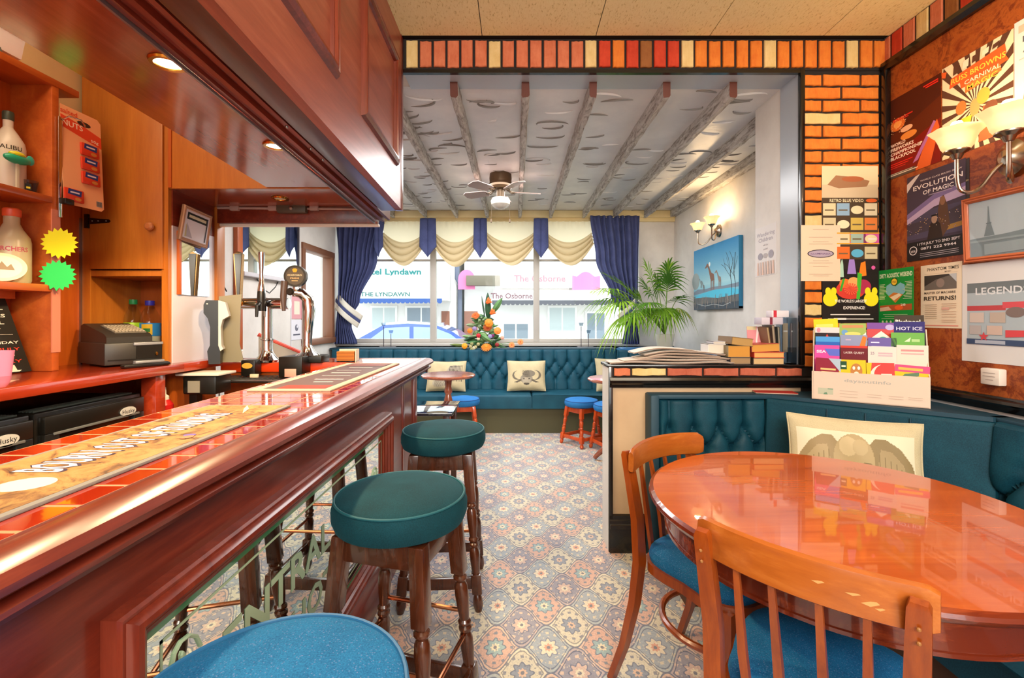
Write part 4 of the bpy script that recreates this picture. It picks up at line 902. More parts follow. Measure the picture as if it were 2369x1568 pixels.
for k in range(10): zeb.append(([(.55+.04*k, .3), (.565+.04*k, .3), (.62+.035*k, .85), (.6+.035*k, .85)], '#5a5348')); zeb.append(([(.2+.03*k, .12), (.21+.03*k, .12), (.24+.03*k, .36), (.225+.03*k, .36)], '#7a7062'))
ele = [([(.06, .08), (.94, .08), (.94, .84), (.06, .84)], '#d8ccb0')]
def ear(sx):
    return [(.5+sx*a, b) for a, b in ((.1, .2), (.16, .06), (.26, .0), (.36, .04), (.43, .16), (.45, .34), (.42, .52), (.34, .68), (.24, .78), (.16, .78), (.1, .66))][::1 if sx < 0 else -1]
for sx, c1, c2 in ((-1, '#94805c', '#a8946e'), (1, '#86744f', '#9c8862')):
    ele += [(ear(sx), c1), ([(.5+sx*a, b) for a, b in ((.16, .3), (.22, .14), (.32, .12), (.39, .3), (.36, .5), (.28, .64), (.2, .66))], c2)]
    for k in range(5): ele.append(([(.5+sx*(.2+.035*k), .2+.03*k), (.5+sx*(.206+.035*k), .2+.03*k), (.5+sx*(.19+.04*k), .6-.03*k), (.5+sx*(.184+.04*k), .6-.03*k)], '#7c6a48'))
ele += [(ell(.5, .5, .155, .32), '#a8946c'), (ell(.46, .66, .07, .12), '#bca880'), (ell(.55, .66, .06, .1), '#b29e76'), ([(.4, .4), (.6, .4), (.57, .0), (.43, .0)], '#9c8860'), (ell(.5, .3, .09, .2), '#a8946c')]
for k in range(6): ele.append(([(.43, .08+.05*k), (.57, .08+.05*k), (.57, .09+.05*k), (.43, .09+.05*k)], '#84724e'))
ele += [(ell(.4, .44, .02, .025), '#3e3424'), (ell(.6, .44, .02, .025), '#3e3424'), (ell(.4, .47, .035, .012), '#7c6a48'), (ell(.6, .47, .035, .012), '#7c6a48')]
def lean_frame(px, py, d, nx, ny, back=.2):
    return frame(at(px, py, d), (-ny, nx, 0) if ny < 0 else (ny, -nx, 0), (-nx*back, -ny*back, 1))
cushion('square linen cushion with a buffalo head in the middle of the window settee', lean_frame(1218, 904, 5.06, 0, -1, .3), .43, .34, .1, buff, 130)
cushion('square linen cushion with a zebra print behind the round pedestal table', lean_frame(1031, 905, 5.06, 0, -1, .3), .44, .34, .1, zeb)
cushion('linen cushion mostly hidden by the end of the half wall', lean_frame(1424, 905, 5.04, 0, -1, .3), .42, .37, .1, zeb[:1])
cushion('oblong linen cushion printed with an elephant on the corner settee', lean_frame(1976, 1166, 1.93, -.50, -.866, .3), .49, .36, .1, ele, 150)

# ------------------------------------------------------------ stools
def stool(name, label, cat, x, y, rz, h, r, wd, cloth, pipe, rt, rb, rods, group=None):
    o = thing(name, label, cat, (x, y, 0), R(rz), local=True, group=group)
    k = r/.1925; t = h-.765; z = lambda a: a+t if h > .6 else h-(.765-a)*.75
    m = MB(); m.lathe([(0, z(.655)), (.16*k, z(.655)), (.184*k, z(.667)), (.192*k, z(.688)), (.1925*k, z(.712)), (.187*k, z(.732)), (.18*k, z(.738)), (.165*k, z(.746)), (.12*k, z(.757)), (.06*k, z(.763)), (0, z(.765))], cloth, 56); s = m.obj('seat', o)
    m = MB(); m.tube([(.184*k*cos(a), .184*k*sin(a), z(.7385)) for a in [2*pi*i/56 for i in range(56)]], .0035, pipe, 6, True); m.obj('piping', s)
    zt = z(.656); q = rt
    m = MB()
    for a in range(4):
        T = Matrix.Rotation(a*pi/2, 4, 'Z'); m.box(-q, q, q-.012, q+.01, zt-.07 if h > .6 else zt-.055, zt, wd, .003, T)
    m.box(-q, q, -q, q, zt-.015, zt, wd); m.obj('seat_frame', o)
    hw = .021 if h > .6 else .018; zs = zt-.2 if h > .6 else zt-.1
    for sx, sy in ((1, 1), (1, -1), (-1, -1), (-1, 1)):
        S = Matrix.Identity(4); sl = (rb-rt)/zt; S[0][2] = -sx*sl; S[1][2] = -sy*sl; S[0][3] = sx*rb; S[1][3] = sy*rb
        m = MB(); m.box(-hw, hw, -hw, hw, zs, zt, wd, .003, S); zl = zs-.002; b0 = .155 if h > .6 else .11; b1 = .075 if h > .6 else .045; e = zs-b0
        pf = [(0, b0-.004), (hw*.8, b0-.004), (hw*.85, b0+.06*e), (hw*1.02, b0+.18*e), (hw*1.0, b0+.3*e), (hw*.72, b0+.36*e), (hw*.98, b0+.385*e), (hw*.98, b0+.41*e), (hw*.7, b0+.43*e), (hw*.98, b0+.455*e), (hw*.98, b0+.475*e), (hw*.74, b0+.5*e), (hw*.9, b0+.62*e), (hw*1.05, b0+.76*e), (hw*.95, b0+.86*e), (hw*.68, b0+.9*e), (hw*1.02, b0+.935*e), (hw*1.02, b0+.955*e), (hw*.75, b0+.975*e), (hw*.95, zl+.004), (0, zl+.004)]
        m.lathe(pf, wd, 18, S); m.box(-hw, hw, -hw, hw, b1, b0, wd, .003, S)
        m.lathe([(0, 0), (hw*.7, 0), (hw*1.05, b1*.35), (hw*.95, b1*.7), (hw*.65, b1*.92), (hw*.75, b1+.003), (0, b1+.003)], wd, 18, S); m.obj('leg', o)
    sl = (rb-rt)/zt; pos = lambda zz: rb-sl*zz
    zz = .115 if h > .6 else .078; hh = .024 if h > .6 else .016
    for a in range(4):
        T = Matrix.Rotation(a*pi/2, 4, 'Z'); p = pos(zz); m = MB(); m.box(-p, p, p-.009, p+.009, zz-hh, zz+hh, wd, .003, T); m.obj('stretcher', o)
    if rods:
        for a, zz in enumerate((.33, .26, .33, .26)):
            T = Matrix.Rotation(a*pi/2, 4, 'Z'); p = pos(zz); m = MB(); m.tube([(-p, p, zz), (p, p, zz)], .007, COPPER, 10, T=T); m.obj('foot_rail', o)
    return o
DKW = MATS['stool_wood']; TP = plain('teal piping', '#0c4f58', .6); BP = plain('blue piping', '#1c5a84', .6); LP = plain('low blue piping', '#1c4f94', .6)
stool('bar_stool', 'nearest bar stool, its big bright blue round seat cut off by the picture edge', 'bar stool', -.332, .60, 8, .765, .1925, DKW, MATS['blue_seat'], BP, .115, .165, True, 'bar stools along the counter')  # seat bluer than the other stools: lighting difference put into its cloth
stool('bar_stool', 'middle bar stool with a dark teal round seat beside the etched mirror', 'bar stool', -.334, 1.333, -15, .765, .1925, DKW, MATS['teal_seat'], TP, .115, .165, True, 'bar stools along the counter')
stool('bar_stool', 'third bar stool with a teal seat at the far end of the mahogany bar', 'bar stool', -.33, 2.10, 3, .765, .1925, DKW, MATS['teal_seat'], TP, .115, .165, True, 'bar stools along the counter')
OW = MATS['orange_wood']
stool('low_stool', 'low orange wood stool with blue seat standing clear beside the half wall', 'stool', Xd(1345, 4.52), 4.53, 38, .455, .166, OW, MATS['low_blue'], LP, .095, .14, False, 'low blue stools')
stool('low_stool', 'low orange wood stool with blue seat partly hidden by the half wall end', 'stool', .905, 4.3, 20, .455, .166, OW, MATS['low_blue'], LP, .095, .14, False, 'low blue stools')
stool('low_stool', 'low orange wood stool with blue seat tucked under the round pedestal table', 'stool', Xd(1072, 4.6), 4.6, 10, .455, .166, OW, MATS['low_blue'], LP, .095, .14, False, 'low blue stools')
# ------------------------------------------------------------ tables
def pedestal(name, label, x, y, r, h, wd, col=.035, feet=3, apron=None):
    o = thing(name, label, 'table', (x, y, 0), local=True)
    m = MB(); m.lathe([(r-.013, h), (0, h)], wd, 72, caps=False); m.lathe([(0, h-.03), (r-.03, h-.03)], wd, 72, caps=False); m.lathe([(r-.03, h-.03), (r-.012, h-.027), (r-.003, h-.019), (r, h-.012), (r-.003, h-.005), (r-.013, h)], MATS['table_edge'] if apron else wd, 72, caps=False); m.obj('tabletop', o)
    if apron: q = MB(); q.lathe([(apron-.02, h-.11), (apron, h-.11), (apron, h-.028), (apron-.02, h-.028)], MATS['table_edge'], 64); q.lathe([(apron-.001, h-.11), (apron+.004, h-.108), (apron+.004, h-.1), (apron-.001, h-.098)], MATS['table_edge'], 64); q.obj('apron', o)
    m = MB(); m.lathe([(0, .1), (col*1.3, .1), (col*1.5, .16), (col, .2), (col*.8, .3), (col*1.25, .42), (col*1.1, .5), (col*.75, .55), (col*1.05, .57), (col*1.05, .59), (col*.8, .62), (col, h-.05), (col*2.6, h-.035), (0, h-.03)], wd, 28); m.obj('column', o)
    for k in range(feet):
        T = Matrix.Rotation(2*pi*k/feet+.5, 4, 'Z'); q = MB(); q.tube([(col*.8, 0, .17), (r*.42, 0, .12), (r*.72, 0, .045), (r*.8, 0, .018)], [.03, .026, .02, .018], wd, 10, T=T); q.obj('foot', o)
    return o
pedestal('round_table', 'large round polished wooden table with two chairs tucked under it', .862, 1.238, .479, .75, MATS['table_wood'], .042, 4, .43)
pedestal('round_table', 'small round pedestal table with a mauve brown top in front of the zebra cushion', Xd(1037, 4.17), 4.17, .248, .735, MATS['pub_table_wood'])
pedestal('round_table', 'small round pedestal table mostly hidden behind the half wall', Xd(1427, 3.9), 3.9, .25, .735, MATS['pub_table_wood'])
o = thing('low_table', 'low square table with a shiny dark top reflecting the window beyond the bar end', 'table', (-.72, 3.22, 0))
m = MB(); m.box(-1.05, -.415, 3.0, 3.45, .6, .62, plain('shiny dark top', '#2c3038', .04, coat=1), .004); m.obj('tabletop', o)
for x in (-1.02, -.46):
    for y in (3.04, 3.41): q = MB(); q.box(x-.02, x+.02, y-.02, y+.02, 0, .6, DKW, .003); q.obj('leg', o)
# ------------------------------------------------------------ chairs
CHW, CHR = MATS['chair_wood'], MATS['chair_rail']
def chair(label, x, y, rz):
    o = thing('dining_chair', label, 'chair', (x, y, 0), R(rz), local=True, group='chairs at the round wooden table')
    HT = .815
    def rail(u): # outer curve
        return -.205-.05*(1-(u/.195)**2)
    for s in (-1, 1):
        P = [(s*.195, -.285, 0), (s*.187, -.235, .14), (s*.175, -.2, .3), (s*.168, -.186, .44), (s*.168, -.195, .58), (s*.172, -.222, .72), (s*.174, -.236, .785), (s*.174, -.238, .796)]
        m = MB(); m.tube(P, [.02, .022, .025, .0265, .026, .024, .022, .016], CHW, 4, flat=.72, up=(1, 0, 0))
        for zz in (.755, .73): m.ball((s*.174, -.2525+(.785-zz)*.2, zz), .0035, plain('dowel plug', '#8a5a2c', .4), 8, 6)
        m.obj('rear_leg', o)
        m = MB(); m.tube([(s*.17, .13, 0), (s*.165, .125, .2), (s*.16, .12, .43)], [.019, .022, .025], CHW, 4, flat=1, up=(1, 0, 0)); m.obj('leg', o)
    m = MB(); n = 28; vs = []; fs = []
    sec = [(.0, 0), (.006, -.004), (.014, -.004), (.02, 0), (.022, .015), (.022, .06), (.018, .073), (.01, .078), (.003, .073), (0, .06)]
    for i in range(n+1):
        u = -.198+.396*i/n; e = min(1, (.198-abs(u))/.02+.25); zc = .034
        for a, b in sec: vs.append((u, rail(u)+a-.004, HT-.08+zc+(b-zc)*(.72+.28*min(1, e))+.006*(1-(u/.2)**2)))
    k = len(sec)
    for i in range(n):
        for j in range(k): fs.append((i*k+j, i*k+(j+1) % k, (i+1)*k+(j+1) % k, (i+1)*k+j))
    fs += [tuple(range(k)), tuple(n*k+j for j in range(k))[::-1]]
    m.raw(vs, [f[::-1] for f in fs], CHR)
    if 'scuffed' in label:
        sc = plain('bare scuff', '#c08a50', .6)
        for u0, u1, z0, z1 in ((.03, .05, .045, .049), (.078, .1, .041, .044), (.1, .125, .03, .037), (.118, .132, .026, .029)):
            m.raw([(u, rail(u)-.0046, HT-.08+zq) for u, zq in ((u0, z0), ((u0+u1)/2, z0-.003), (u1, (z0+z1)/2), (u1-.004, z1), ((u0+u1)/2, z1-.001))], [(0, 1, 2, 3, 4)], sc)
    m.obj('top_rail', o)
    for u in (-.105, -.038, .038, .105):
        m = MB(); y1 = rail(u)+.008; m.tube([(u*.9, -.19, .435), (u, -.2, .55), (u*1.02, y1, HT-.07)], [.011, .012, .008], CHW, 4, flat=.8, up=(1, 0, 0)); m.obj('spindle', o)
    def seat(s, n=40):
        out = []
        for i in range(n):
            a = 2*pi*i/n; c, q = cos(a), sin(a)
            x = abs(c)**.55*(1 if c > 0 else -1); y_ = abs(q)**.55*(1 if q > 0 else -1)
            w = .178 if y_ > 0 else .165
            out.append((x*(w-(.0 if y_ > 0 else 0))*s, (-.02+y_*.178*s)))
        return out
    m = MB(); m.prism(seat(1.06), .415, .445, CHW); m.obj('seat_frame', o)
    m = MB(); A = [seat(s) for s in (1.0, 1.02, .99, .93, .8, .55, .25)]; Z = (.445, .462, .48, .489, .496, .5, .502); vs = []; fs = []
    for P, zz in zip(A, Z): vs += [(p[0], p[1], zz) for p in P]
    nn = 40
    for j in range(6):
        for i in range(nn): fs.append((j*nn+i, j*nn+(i+1) % nn, (j+1)*nn+(i+1) % nn, (j+1)*nn+i))
    fs.append(tuple(6*nn+i for i in range(nn))); m.raw(vs, fs, MATS['blue_seat']); m.obj('seat_cushion', o)
    m = MB(); m.tube([(.16*cos(a), -.02+.165*sin(a), .27) for a in [2*pi*i/36 for i in range(36)]], .011, CHW, 8, True); m.obj('hoop_stretcher', o)
    return o
chair('spindle chair with a scuffed curved top rail at the near edge of the table', .692, 1.02, -45)
chair('spindle chair beside the half wall with its seat under the table edge', .658, 1.46, 214.8)
# ------------------------------------------------------------ curtains and swags
NV = MATS['navy']
def curtain(label, sx, edges, zs, y, folds):
    """edges : [(outer, inner)] at the heights zs"""
    o = thing('curtain', label, 'curtain', (edges[0][0], y, .9))
    def at_v(v):
        z = zs[0]+(zs[-1]-zs[0])*v
        for i in range(len(zs)-1):
            if zs[i] >= z >= zs[i+1]:
                f = (zs[i]-z)/(zs[i]-zs[i+1]); f = f*f*(3-2*f); return z, [edges[i][k]+(edges[i+1][k]-edges[i][k])*f for k in (0, 1)]
        return z, edges[-1]
    def P(u, v):
        z, (a, b) = at_v(v); w = abs(b-a); amp = .012+.025*min(1, .3/max(w, .05))
        return (a+(b-a)*u, y-.03+amp*sin(2*pi*folds*u+1.3*sin(5*v)+.8*sin(17*u))*(.6+.4*sin(3*u+2*v)), z)
    m = MB(); m.grid(P, 110, 60, NV); m.obj('drape', o, solid=.004)
    m = MB(); m.tube([(edges[0][0], y, zs[0]-.012), (edges[0][1], y, zs[0]-.012)], .012, CREAMW, 8); m.obj('heading', o)
    return o
def tieback(o, A, B, wv, y, bulge):
    A, B, wv = Vector(A), Vector(B), Vector(wv); CT = plain('cream tieback', '#d8d2c4', .7)
    for k, (a, b, mt) in enumerate(((0, .38, CT), (.38, .62, NV), (.62, 1, CT))):
        m = MB(); m.grid(lambda u, v: tuple(A.lerp(B, u)+wv*(a+(b-a)*v-.5)+Vector((0, -bulge*sin(pi*u)-.02, 0))), 16, 4, mt); m.obj('tieback_band', o, solid=.008)
c = curtain('navy curtain tied back at the window end nearest the bar', -1, [(-2.19, -1.6), (-2.17, -1.69), (-2.17, -1.9), (-2.17, -1.97), (-2.18, -2.0), (-2.2, -1.93)], [2.43, 1.97, 1.45, 1.3, 1.15, .93], 5.6, 9)
tieback(c, (-2.2, 5.6, 1.47), (-1.9, 5.6, 1.2), (.07, 0, .15), 5.6, .07)
c = curtain('navy curtain tied back behind the potted palm', 1, [(1.51, .91), (1.5, .98), (1.49, 1.16), (1.47, 1.3), (1.48, 1.33), (1.5, 1.3)], [2.49, 1.97, 1.5, 1.3, 1.15, .93], 5.56, 8)
tieback(c, (1.5, 5.56, 1.44), (1.27, 5.56, 1.22), (-.06, 0, .13), 5.56, .06)
def swag(label, x0, x1, seed):
    o = thing('window_swag', label, 'swag', ((x0+x1)/2, 5.6, 2.44), group='cream swags across the window'); rg = random.Random(seed)
    nf = 5; ph = [rg.uniform(-.5, .5) for _ in range(9)]; V0 = .47
    def P(u, v):
        c = 2*u-1; s = 1-c*c
        z = 2.44-v*(.31+.25*s)+.02*(1-s)*v
        f = max(0, v-V0)/(1-V0); wv = f*pi*2*nf*.5+ph[0]+.9*c*ph[1]+.5*sin(3*c+ph[2])
        y = 5.60-.045*f-.034*sin(wv*1.35)*min(1, f*5)*(.55+.45*s)-.03*s*v
        if v < .2: y += .007*(1-v*5)*sin(46*u+ph[3])
        x = x0+(x1-x0)*u+c*-.02*v+.03*c*f*(1-s)
        z += .014*sin(wv*1.35+1.2)*min(1, f*4)*(.4+s)
        return (x, y, z)
    m = MB(); k = 60; m.grid(lambda u, v: P(u, v*V0), k, 30, SWAG_LIT); m.grid(lambda u, v: P(u, V0+(1-V0)*v), k, 80, SWAG); m.obj('cloth', o, smooth=80)
    m = MB(); m.tube([(x0, 5.6, 2.44), (x1, 5.6, 2.44)], .008, CREAMW, 8); m.obj('header_tape', o); return o
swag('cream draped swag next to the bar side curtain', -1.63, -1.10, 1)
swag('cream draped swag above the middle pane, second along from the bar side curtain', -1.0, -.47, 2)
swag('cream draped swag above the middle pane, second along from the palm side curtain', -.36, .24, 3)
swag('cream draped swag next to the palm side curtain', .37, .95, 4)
def tail(label, x0, x1, zb, seed):
    o = thing('swag_tail', label, 'curtain tail', ((x0+x1)/2, 5.5, 2.45), group='navy tails between the swags')
    for nm, a, b, s in (('pleat', x0, (x0+x1)/2, 1), ('pleat', (x0+x1)/2, x1, -1)):
        m = MB(); xm = (x0+x1)/2
        def P(u, v):
            x = a+(b-a)*u; lim = (zb+.13)-.13*(1-abs(x-xm)/((x1-x0)/2))
            z = 2.45+(lim-2.45)*v
            return (x+(x-xm)*.08*v, 5.5-.018*sin(pi*u)-.012*(1-abs(x-xm)/((x1-x0)/2)), z)
        m.grid(P, 10, 16, NV); m.obj(nm, o, solid=.004)
    return o
tail('navy pointed tail between the first two swags', -1.15, -.96, 1.98, 1)
tail('navy pointed tail at the middle of the swags', -.50, -.345, 1.97, 2)
tail('navy pointed tail between the last two swags', .225, .395, 1.97, 3)
tail('narrow navy tail overlapping the bar side curtain', -1.70, -1.60, 1.98, 4)
# ------------------------------------------------------------ wall mirror over the seating, notices below
o = thing('wall_mirror', 'large frameless mirror on the side wall reflecting the window swags', 'mirror', (XL, 4.1, 1.62))
m = MB(); m.box(XL+.002, XL+.014, 3.62, 4.58, 1.62, 2.5, MIRROR); m.obj('mirror_glass', o)
m = MB(); m.box(XL, XL+.02, 4.58, 4.6, 1.6, 2.5, plain('dark edge', '#3a3440', .4)); m.box(XL, XL+.06, 3.6, 4.6, 1.585, 1.62, plain('pale ledge', '#c9c6cc', .3), .004); m.box(XL, XL+.035, 3.55, 3.62, 1.0, 2.5, MATS['panel_wood'], .004); m.obj('edge_trim', o)
o = thing('cable', 'loose dark cable hanging below the wall mirror', 'cable', (XL, 4.0, 1.5)); m = MB(); m.tube([(XL+.01, 3.86, 1.58), (XL+.012, 3.95, 1.5), (XL+.012, 4.05, 1.47), (XL+.012, 4.15, 1.53), (XL+.01, 4.2, 1.58)], .005, BLK, 6); m.obj('flex', o); m = MB(); m.tube([(XL+.012, 3.4, 1.75), (XL+.012, 3.3, 1.62), (XL+.012, 3.45, 1.45)], .005, BLK, 6); m.obj('flex', o)
o = thing('wall_panel', 'plain cream board on the side wall below the mirror', 'board', (XL, 4.0, .9)); m = MB(); m.box(XL+.001, XL+.012, 3.6, 4.44, .9, 1.56, WALLW); m.obj('board', o); m = MB(); m.box(XL, XL+.016, 4.43, 4.445, .9, 1.56, plain('pale ledge', '#c9c6cc', .3)); m.obj('edge_strip', o)
sheet('notice', 'pink and white notice on the side wall by the brown framed window', 'notice', LEFT(XL+.004, 4.45, 1.24), .23, .22, '#d79aa0', [('r', .3, .2, .8, .8, '#e6dcc8')])
sheet('notice', 'white notice with a round grey emblem under the pink one', 'notice', LEFT(XL+.004, 4.45, 1.03), .24, .2, '#dcdae2', [('e', .5, .6, .14, .17, '#6a6a78'), ('e', .55, .66, .06, .07, '#dcdae2'), ('r', .2, .22, .8, .3, '#5a5a68')])
o = thing('display_stand', 'red edged sloping display stand behind the swan neck font', 'display stand', (-1.75, 4.1, .6)); RD = plain('coral red', '#d8442e', .5)
m = MB(); m.prism([(0, 0), (1.0, 0), (.0, .5)], 0, .02, plain('pale board', '#c4bcae', .6), frame((-2.0, 3.55, .62), (.8, .35, 0), (0, 0, 1))); m.obj('board', o); m = MB(); T = frame((-2.0, 3.54, .62), (.8, .35, 0), (0, 0, 1)); m.tube([(0, .5, 0), (1.0, 0.0, 0)], .016, RD, 8, T=T); m.prism([(.02, .2), (.3, .2), (.02, .4)], .02, .024, RD, T); m.obj('red_edge', o); m = MB()
for s in (.1, .85): m.box(s-.015, s+.015, 0, .0+.02, -.62, 0, DKW, 0, frame((-2.0, 3.55, .62), (.8, .35, 0), (-.35, .8, 0)))
m.obj('leg', o)
# ------------------------------------------------------------ ceiling fan
FX, FY = Xd(1158, 4.19), 4.19
o = thing('ceiling_fan', 'brown ceiling fan with a white glass bowl between the white beams', 'ceiling fan', (FX, FY, 2.26))
FB = plain('antique brown metal', '#5a4630', .4, .4); T = Matrix.Translation((FX, FY, 0))
m = MB(); m.lathe([(0, 2.57), (.1, 2.57), (.103, 2.53), (.1, 2.49), (.105, 2.485), (.107, 2.45), (.09, 2.43), (.04, 2.425), (.038, 2.35), (0, 2.35)], FB, 32, T); m.obj('motor_housing', o)
m = MB(); m.lathe([(.03, 2.36), (.075, 2.35), (.09, 2.32), (.085, 2.29), (.06, 2.265), (.03, 2.25), (0, 2.247)], plain('white glass bowl', '#b9b4aa', .25), 32, T); m.obj('lamp_bowl', o)
for k in range(5):
    A = Matrix.Rotation(R(12+72*k), 4, 'Z'); B = T @ A
    q = MB(); q.tube([(.06, 0, 2.43), (.11, .02, 2.405), (.15, .0, 2.41)], .006, FB, 8, T=B); q.tube([(.06, 0, 2.43), (.11, -.02, 2.405), (.15, 0, 2.41)], .006, FB, 8, T=B); br_ = q.obj('blade_iron', o)
    q = MB(); q.prism([(.13, -.04), (.15, -.05), (.34, -.062), (.372, -.035), (.372, .035), (.34, .062), (.15, .05), (.13, .04)], -.003, .003, plain('mauve brown blade', '#8a7066', .4), B @ Matrix.Translation((0, 0, 2.41)) @ Matrix.Rotation(R(12), 4, 'X')); q.obj('blade', o)
for s in (-1, 1):
    q = MB(); q.tube([(FX+s*.08, FY-.02, 2.35), (FX+s*.085, FY-.02, 2.15)], .0015, FB, 5); q.lathe([(0, 2.12), (.008, 2.125), (.006, 2.15), (0, 2.16)], FB, 10, Matrix.Translation((FX+s*.085, FY-.02, 0))); q.obj('pull_chain', o)
# ------------------------------------------------------------ wall lights
SHADE = NM('glowing alabaster glass', .4, 0, .3); SHADE.col('#f2dcae'); SHADE.set('Emission Color', lin('#ffd58a')); SHADE.set('Emission Strength', .5); SHADE = SHADE.m
BULB = plain('bulb glow', '#fff0c8', .4, emit=9)
ANT = plain('antique silver metal', '#a09080', .25, 1)
WL = []
def sconce(label, base, lamps, r):
    """twin wall light on the wall at +X"""
    o = thing('wall_light', label, 'wall light', base); x, y, z = base; k = r/.075
    T = frame(base, (0, 1, 0), (0, 0, 1))
    m = MB(); M = Matrix.Translation(base) @ Matrix.Rotation(R(-90), 4, 'Y'); m.lathe([(0, .05*k), (.02*k, .045*k), (.03*k, .03*k), (.05*k, .018*k), (.055*k, .0), (0, .0)], ANT, 28, M @ Matrix.Diagonal((1.25, 1, 1, 1))); m.obj('wall_plate', o)
    for lx, ly, lz in lamps:
        m = MB(); P = [(x-.03*k, y, z-.01), (x-.06*k, y+(ly-y)*.3, z-.035*k), ((x+lx)/2-.02*k, y+(ly-y)*.65, lz-.15*k), (lx+.01*k, ly*.9+y*.1, lz-.15*k), (lx, ly, lz-.11*k), (lx, ly, lz-.02*k)]
        for it in range(2): P = [P[0]]+[tuple((Vector(a)*(1-f)+Vector(b)*f)) for a, b in zip(P, P[1:]) for f in (.25, .75)]+[P[-1]]
        m.tube(P, .0065*k, ANT, 10); a = m.obj('arm', o)
        L = Matrix.Translation((lx, ly, lz)); m = MB(); m.lathe([(.0, -.03*k), (.012*k, -.028*k), (.02*k, -.012*k), (.036*k, -.002*k), (.036*k, .003*k), (0, .003*k)], ANT, 24, L); m.obj('lamp_cup', a)
        m = MB(); n = 48
        pf = [(.034, 0), (.044, .015), (.05, .035), (.058, .055), (.077, .075)]
        m.grid(lambda u, v: tuple(L @ Vector(((lambda i, f: ((pf[i][0]*(1-f)+pf[i+1][0]*f)*(1+.045*v*v*sin(8*2*pi*u))*k))(min(int(v*4), 3), v*4-min(int(v*4), 3))*cos(2*pi*u), (lambda i, f: ((pf[i][0]*(1-f)+pf[i+1][0]*f)*(1+.045*v*v*sin(8*2*pi*u))*k))(min(int(v*4), 3), v*4-min(int(v*4), 3))*sin(2*pi*u), (lambda i, f: (pf[i][1]*(1-f)+pf[i+1][1]*f)*k)(min(int(v*4), 3), v*4-min(int(v*4), 3))))), n, 12, SHADE); m.obj('lamp_shade', a)
        m = MB(); m.lathe([(0, .0), (.014*k, .005), (.024*k, .05*k), (.024*k, .085*k), (.014*k, .104*k), (0, .108*k)], BULB, 16, L); m.obj('bulb', a)
        WL.append((lx, ly, lz+.06*k))
    return o
sconce('twin wall light with scalloped glass shades above the framed tower picture', (XR-.004, 1.79, 1.88), [(1.79, 1.845, 1.925), (1.80, 1.66, 1.925)], .085)
sconce('twin wall light with glowing shades above the giraffe painting', (XR, 4.4, 2.09), [(1.80, 4.49, 2.11), (1.83, 4.24, 2.12)], .07)
# ------------------------------------------------------------ giraffe painting, calendar poster on the pier
M = RIGHT(1.938, 4.934, 1.332); w, h = .99, .636
o = thing('canvas_painting', 'blue canvas painting of giraffes at a water hole on the white wall', 'painting', tuple(M.translation))
m = MB(); m.box(0, w, 0, h, -.036, 0, ink('#3f96c8'), .002, M); m.box(0, w, 0, .02, -.0355, .0003, ink('#3c4650'), 0, M); m.obj('canvas', o)
def hexmix(a, b, f):
    A = [int(a[i:i+2], 16) for i in (1, 3, 5)]; B = [int(b[i:i+2], 16) for i in (1, 3, 5)]
    return '#%02x%02x%02x' % tuple(round(x+(y-x)*f) for x, y in zip(A, B))
it = [('r', 0, .2+.025*k, 1, .2+.025*k+.026, hexmix('#a5d2de', '#3a8ac2', max(0, (k-8)/24)) if k > 8 else hexmix('#6fbcd8', '#a5d2de', k/8)) for k in range(32)]
it += [('r', 0, 0, 1, .1, '#4a5560'), ('r', 0, .1, 1, .22, '#6a6e70'), ('p', [(0, .2), (.2, .26), (.5, .3), (.85, .3), (1, .26), (1, .2), (.6, .17), (.3, .2)], '#58c2e2'), ('p', [(0, .3), (.1, .34), (.3, .33), (.5, .35), (.7, .34), (1, .36), (1, .3), (.5, .3), (.2, .27), (0, .25)], '#7f90a2'), ('e', .4, .71, .018, .035, '#eef4f4'), ('e', .05, .48, .1, .14, '#9aa8aa')]
GC = '#8a6a5e'
def giraffe(x, y, s, c):
    return [('p', [(x, y+.3*s), (x+.02*s, y+.34*s), (x+.11*s, y+.3*s), (x+.13*s, y+.17*s), (x+.04*s, y+.15*s), (x-.0*s, y+.2*s)], c), ('p', [(x+.0*s, y+.2*s), (x+.04*s, y+.32*s), (x-.07*s, y+.53*s), (x-.12*s, y+.52*s), (x-.06*s, y+.42*s)], c), ('p', [(x-.1*s, y+.56*s), (x-.06*s, y+.53*s), (x-.09*s, y+.48*s), (x-.17*s, y+.45*s), (x-.18*s, y+.47*s)], c)]+[('p', [(x+a*s, y+.18*s), (x+(a+.02)*s, y+.18*s), (x+(a+.012)*s, y-.04*s), (x+(a-.002)*s, y-.04*s)], c) for a in (.01, .04, .085, .11)]
it += giraffe(.42, .33, .72, GC)+giraffe(.6, .34, .46, '#94867e')+giraffe(.24, .3, .32, '#7e8488')+giraffe(.18, .37, .26, '#8a9498')
for x, y0, y1 in ((.93, .1, .78), (.86, .1, .6)): it += [('l', [(x, y0), (x+.01, .35), (x-.02, .5), (x+.01, y1)], .008, '#3a3c40'), ('l', [(x-.01, .45), (x-.14, .62), (x-.2, .66)], .004, '#4a4c50'), ('l', [(x-.01, .5), (x-.05, .72), (x-.1, .82)], .004, '#4a4c50'), ('l', [(x, .55), (x+.05, .72)], .004, '#4a4c50'), ('l', [(x-.1, .57), (x-.16, .74)], .003, '#5a5c60')]
for k in range(46): x = rng.random(); it.append(('l', [(x, rng.uniform(0, .1)), (x+rng.uniform(-.03, .03), rng.uniform(.12, .24))], .004, rng.choice(('#a49a92', '#7c8288', '#b8a89c', '#5c646c'))))
it += [('l', [(.1, .1), (.3, .06), (.5, .08), (.7, .05), (.85, .09)], .005, '#b8c0c4')]
m = MB(); draw(m, M, w, h, it, .0004, .00012); m.obj('painted_scene', o)
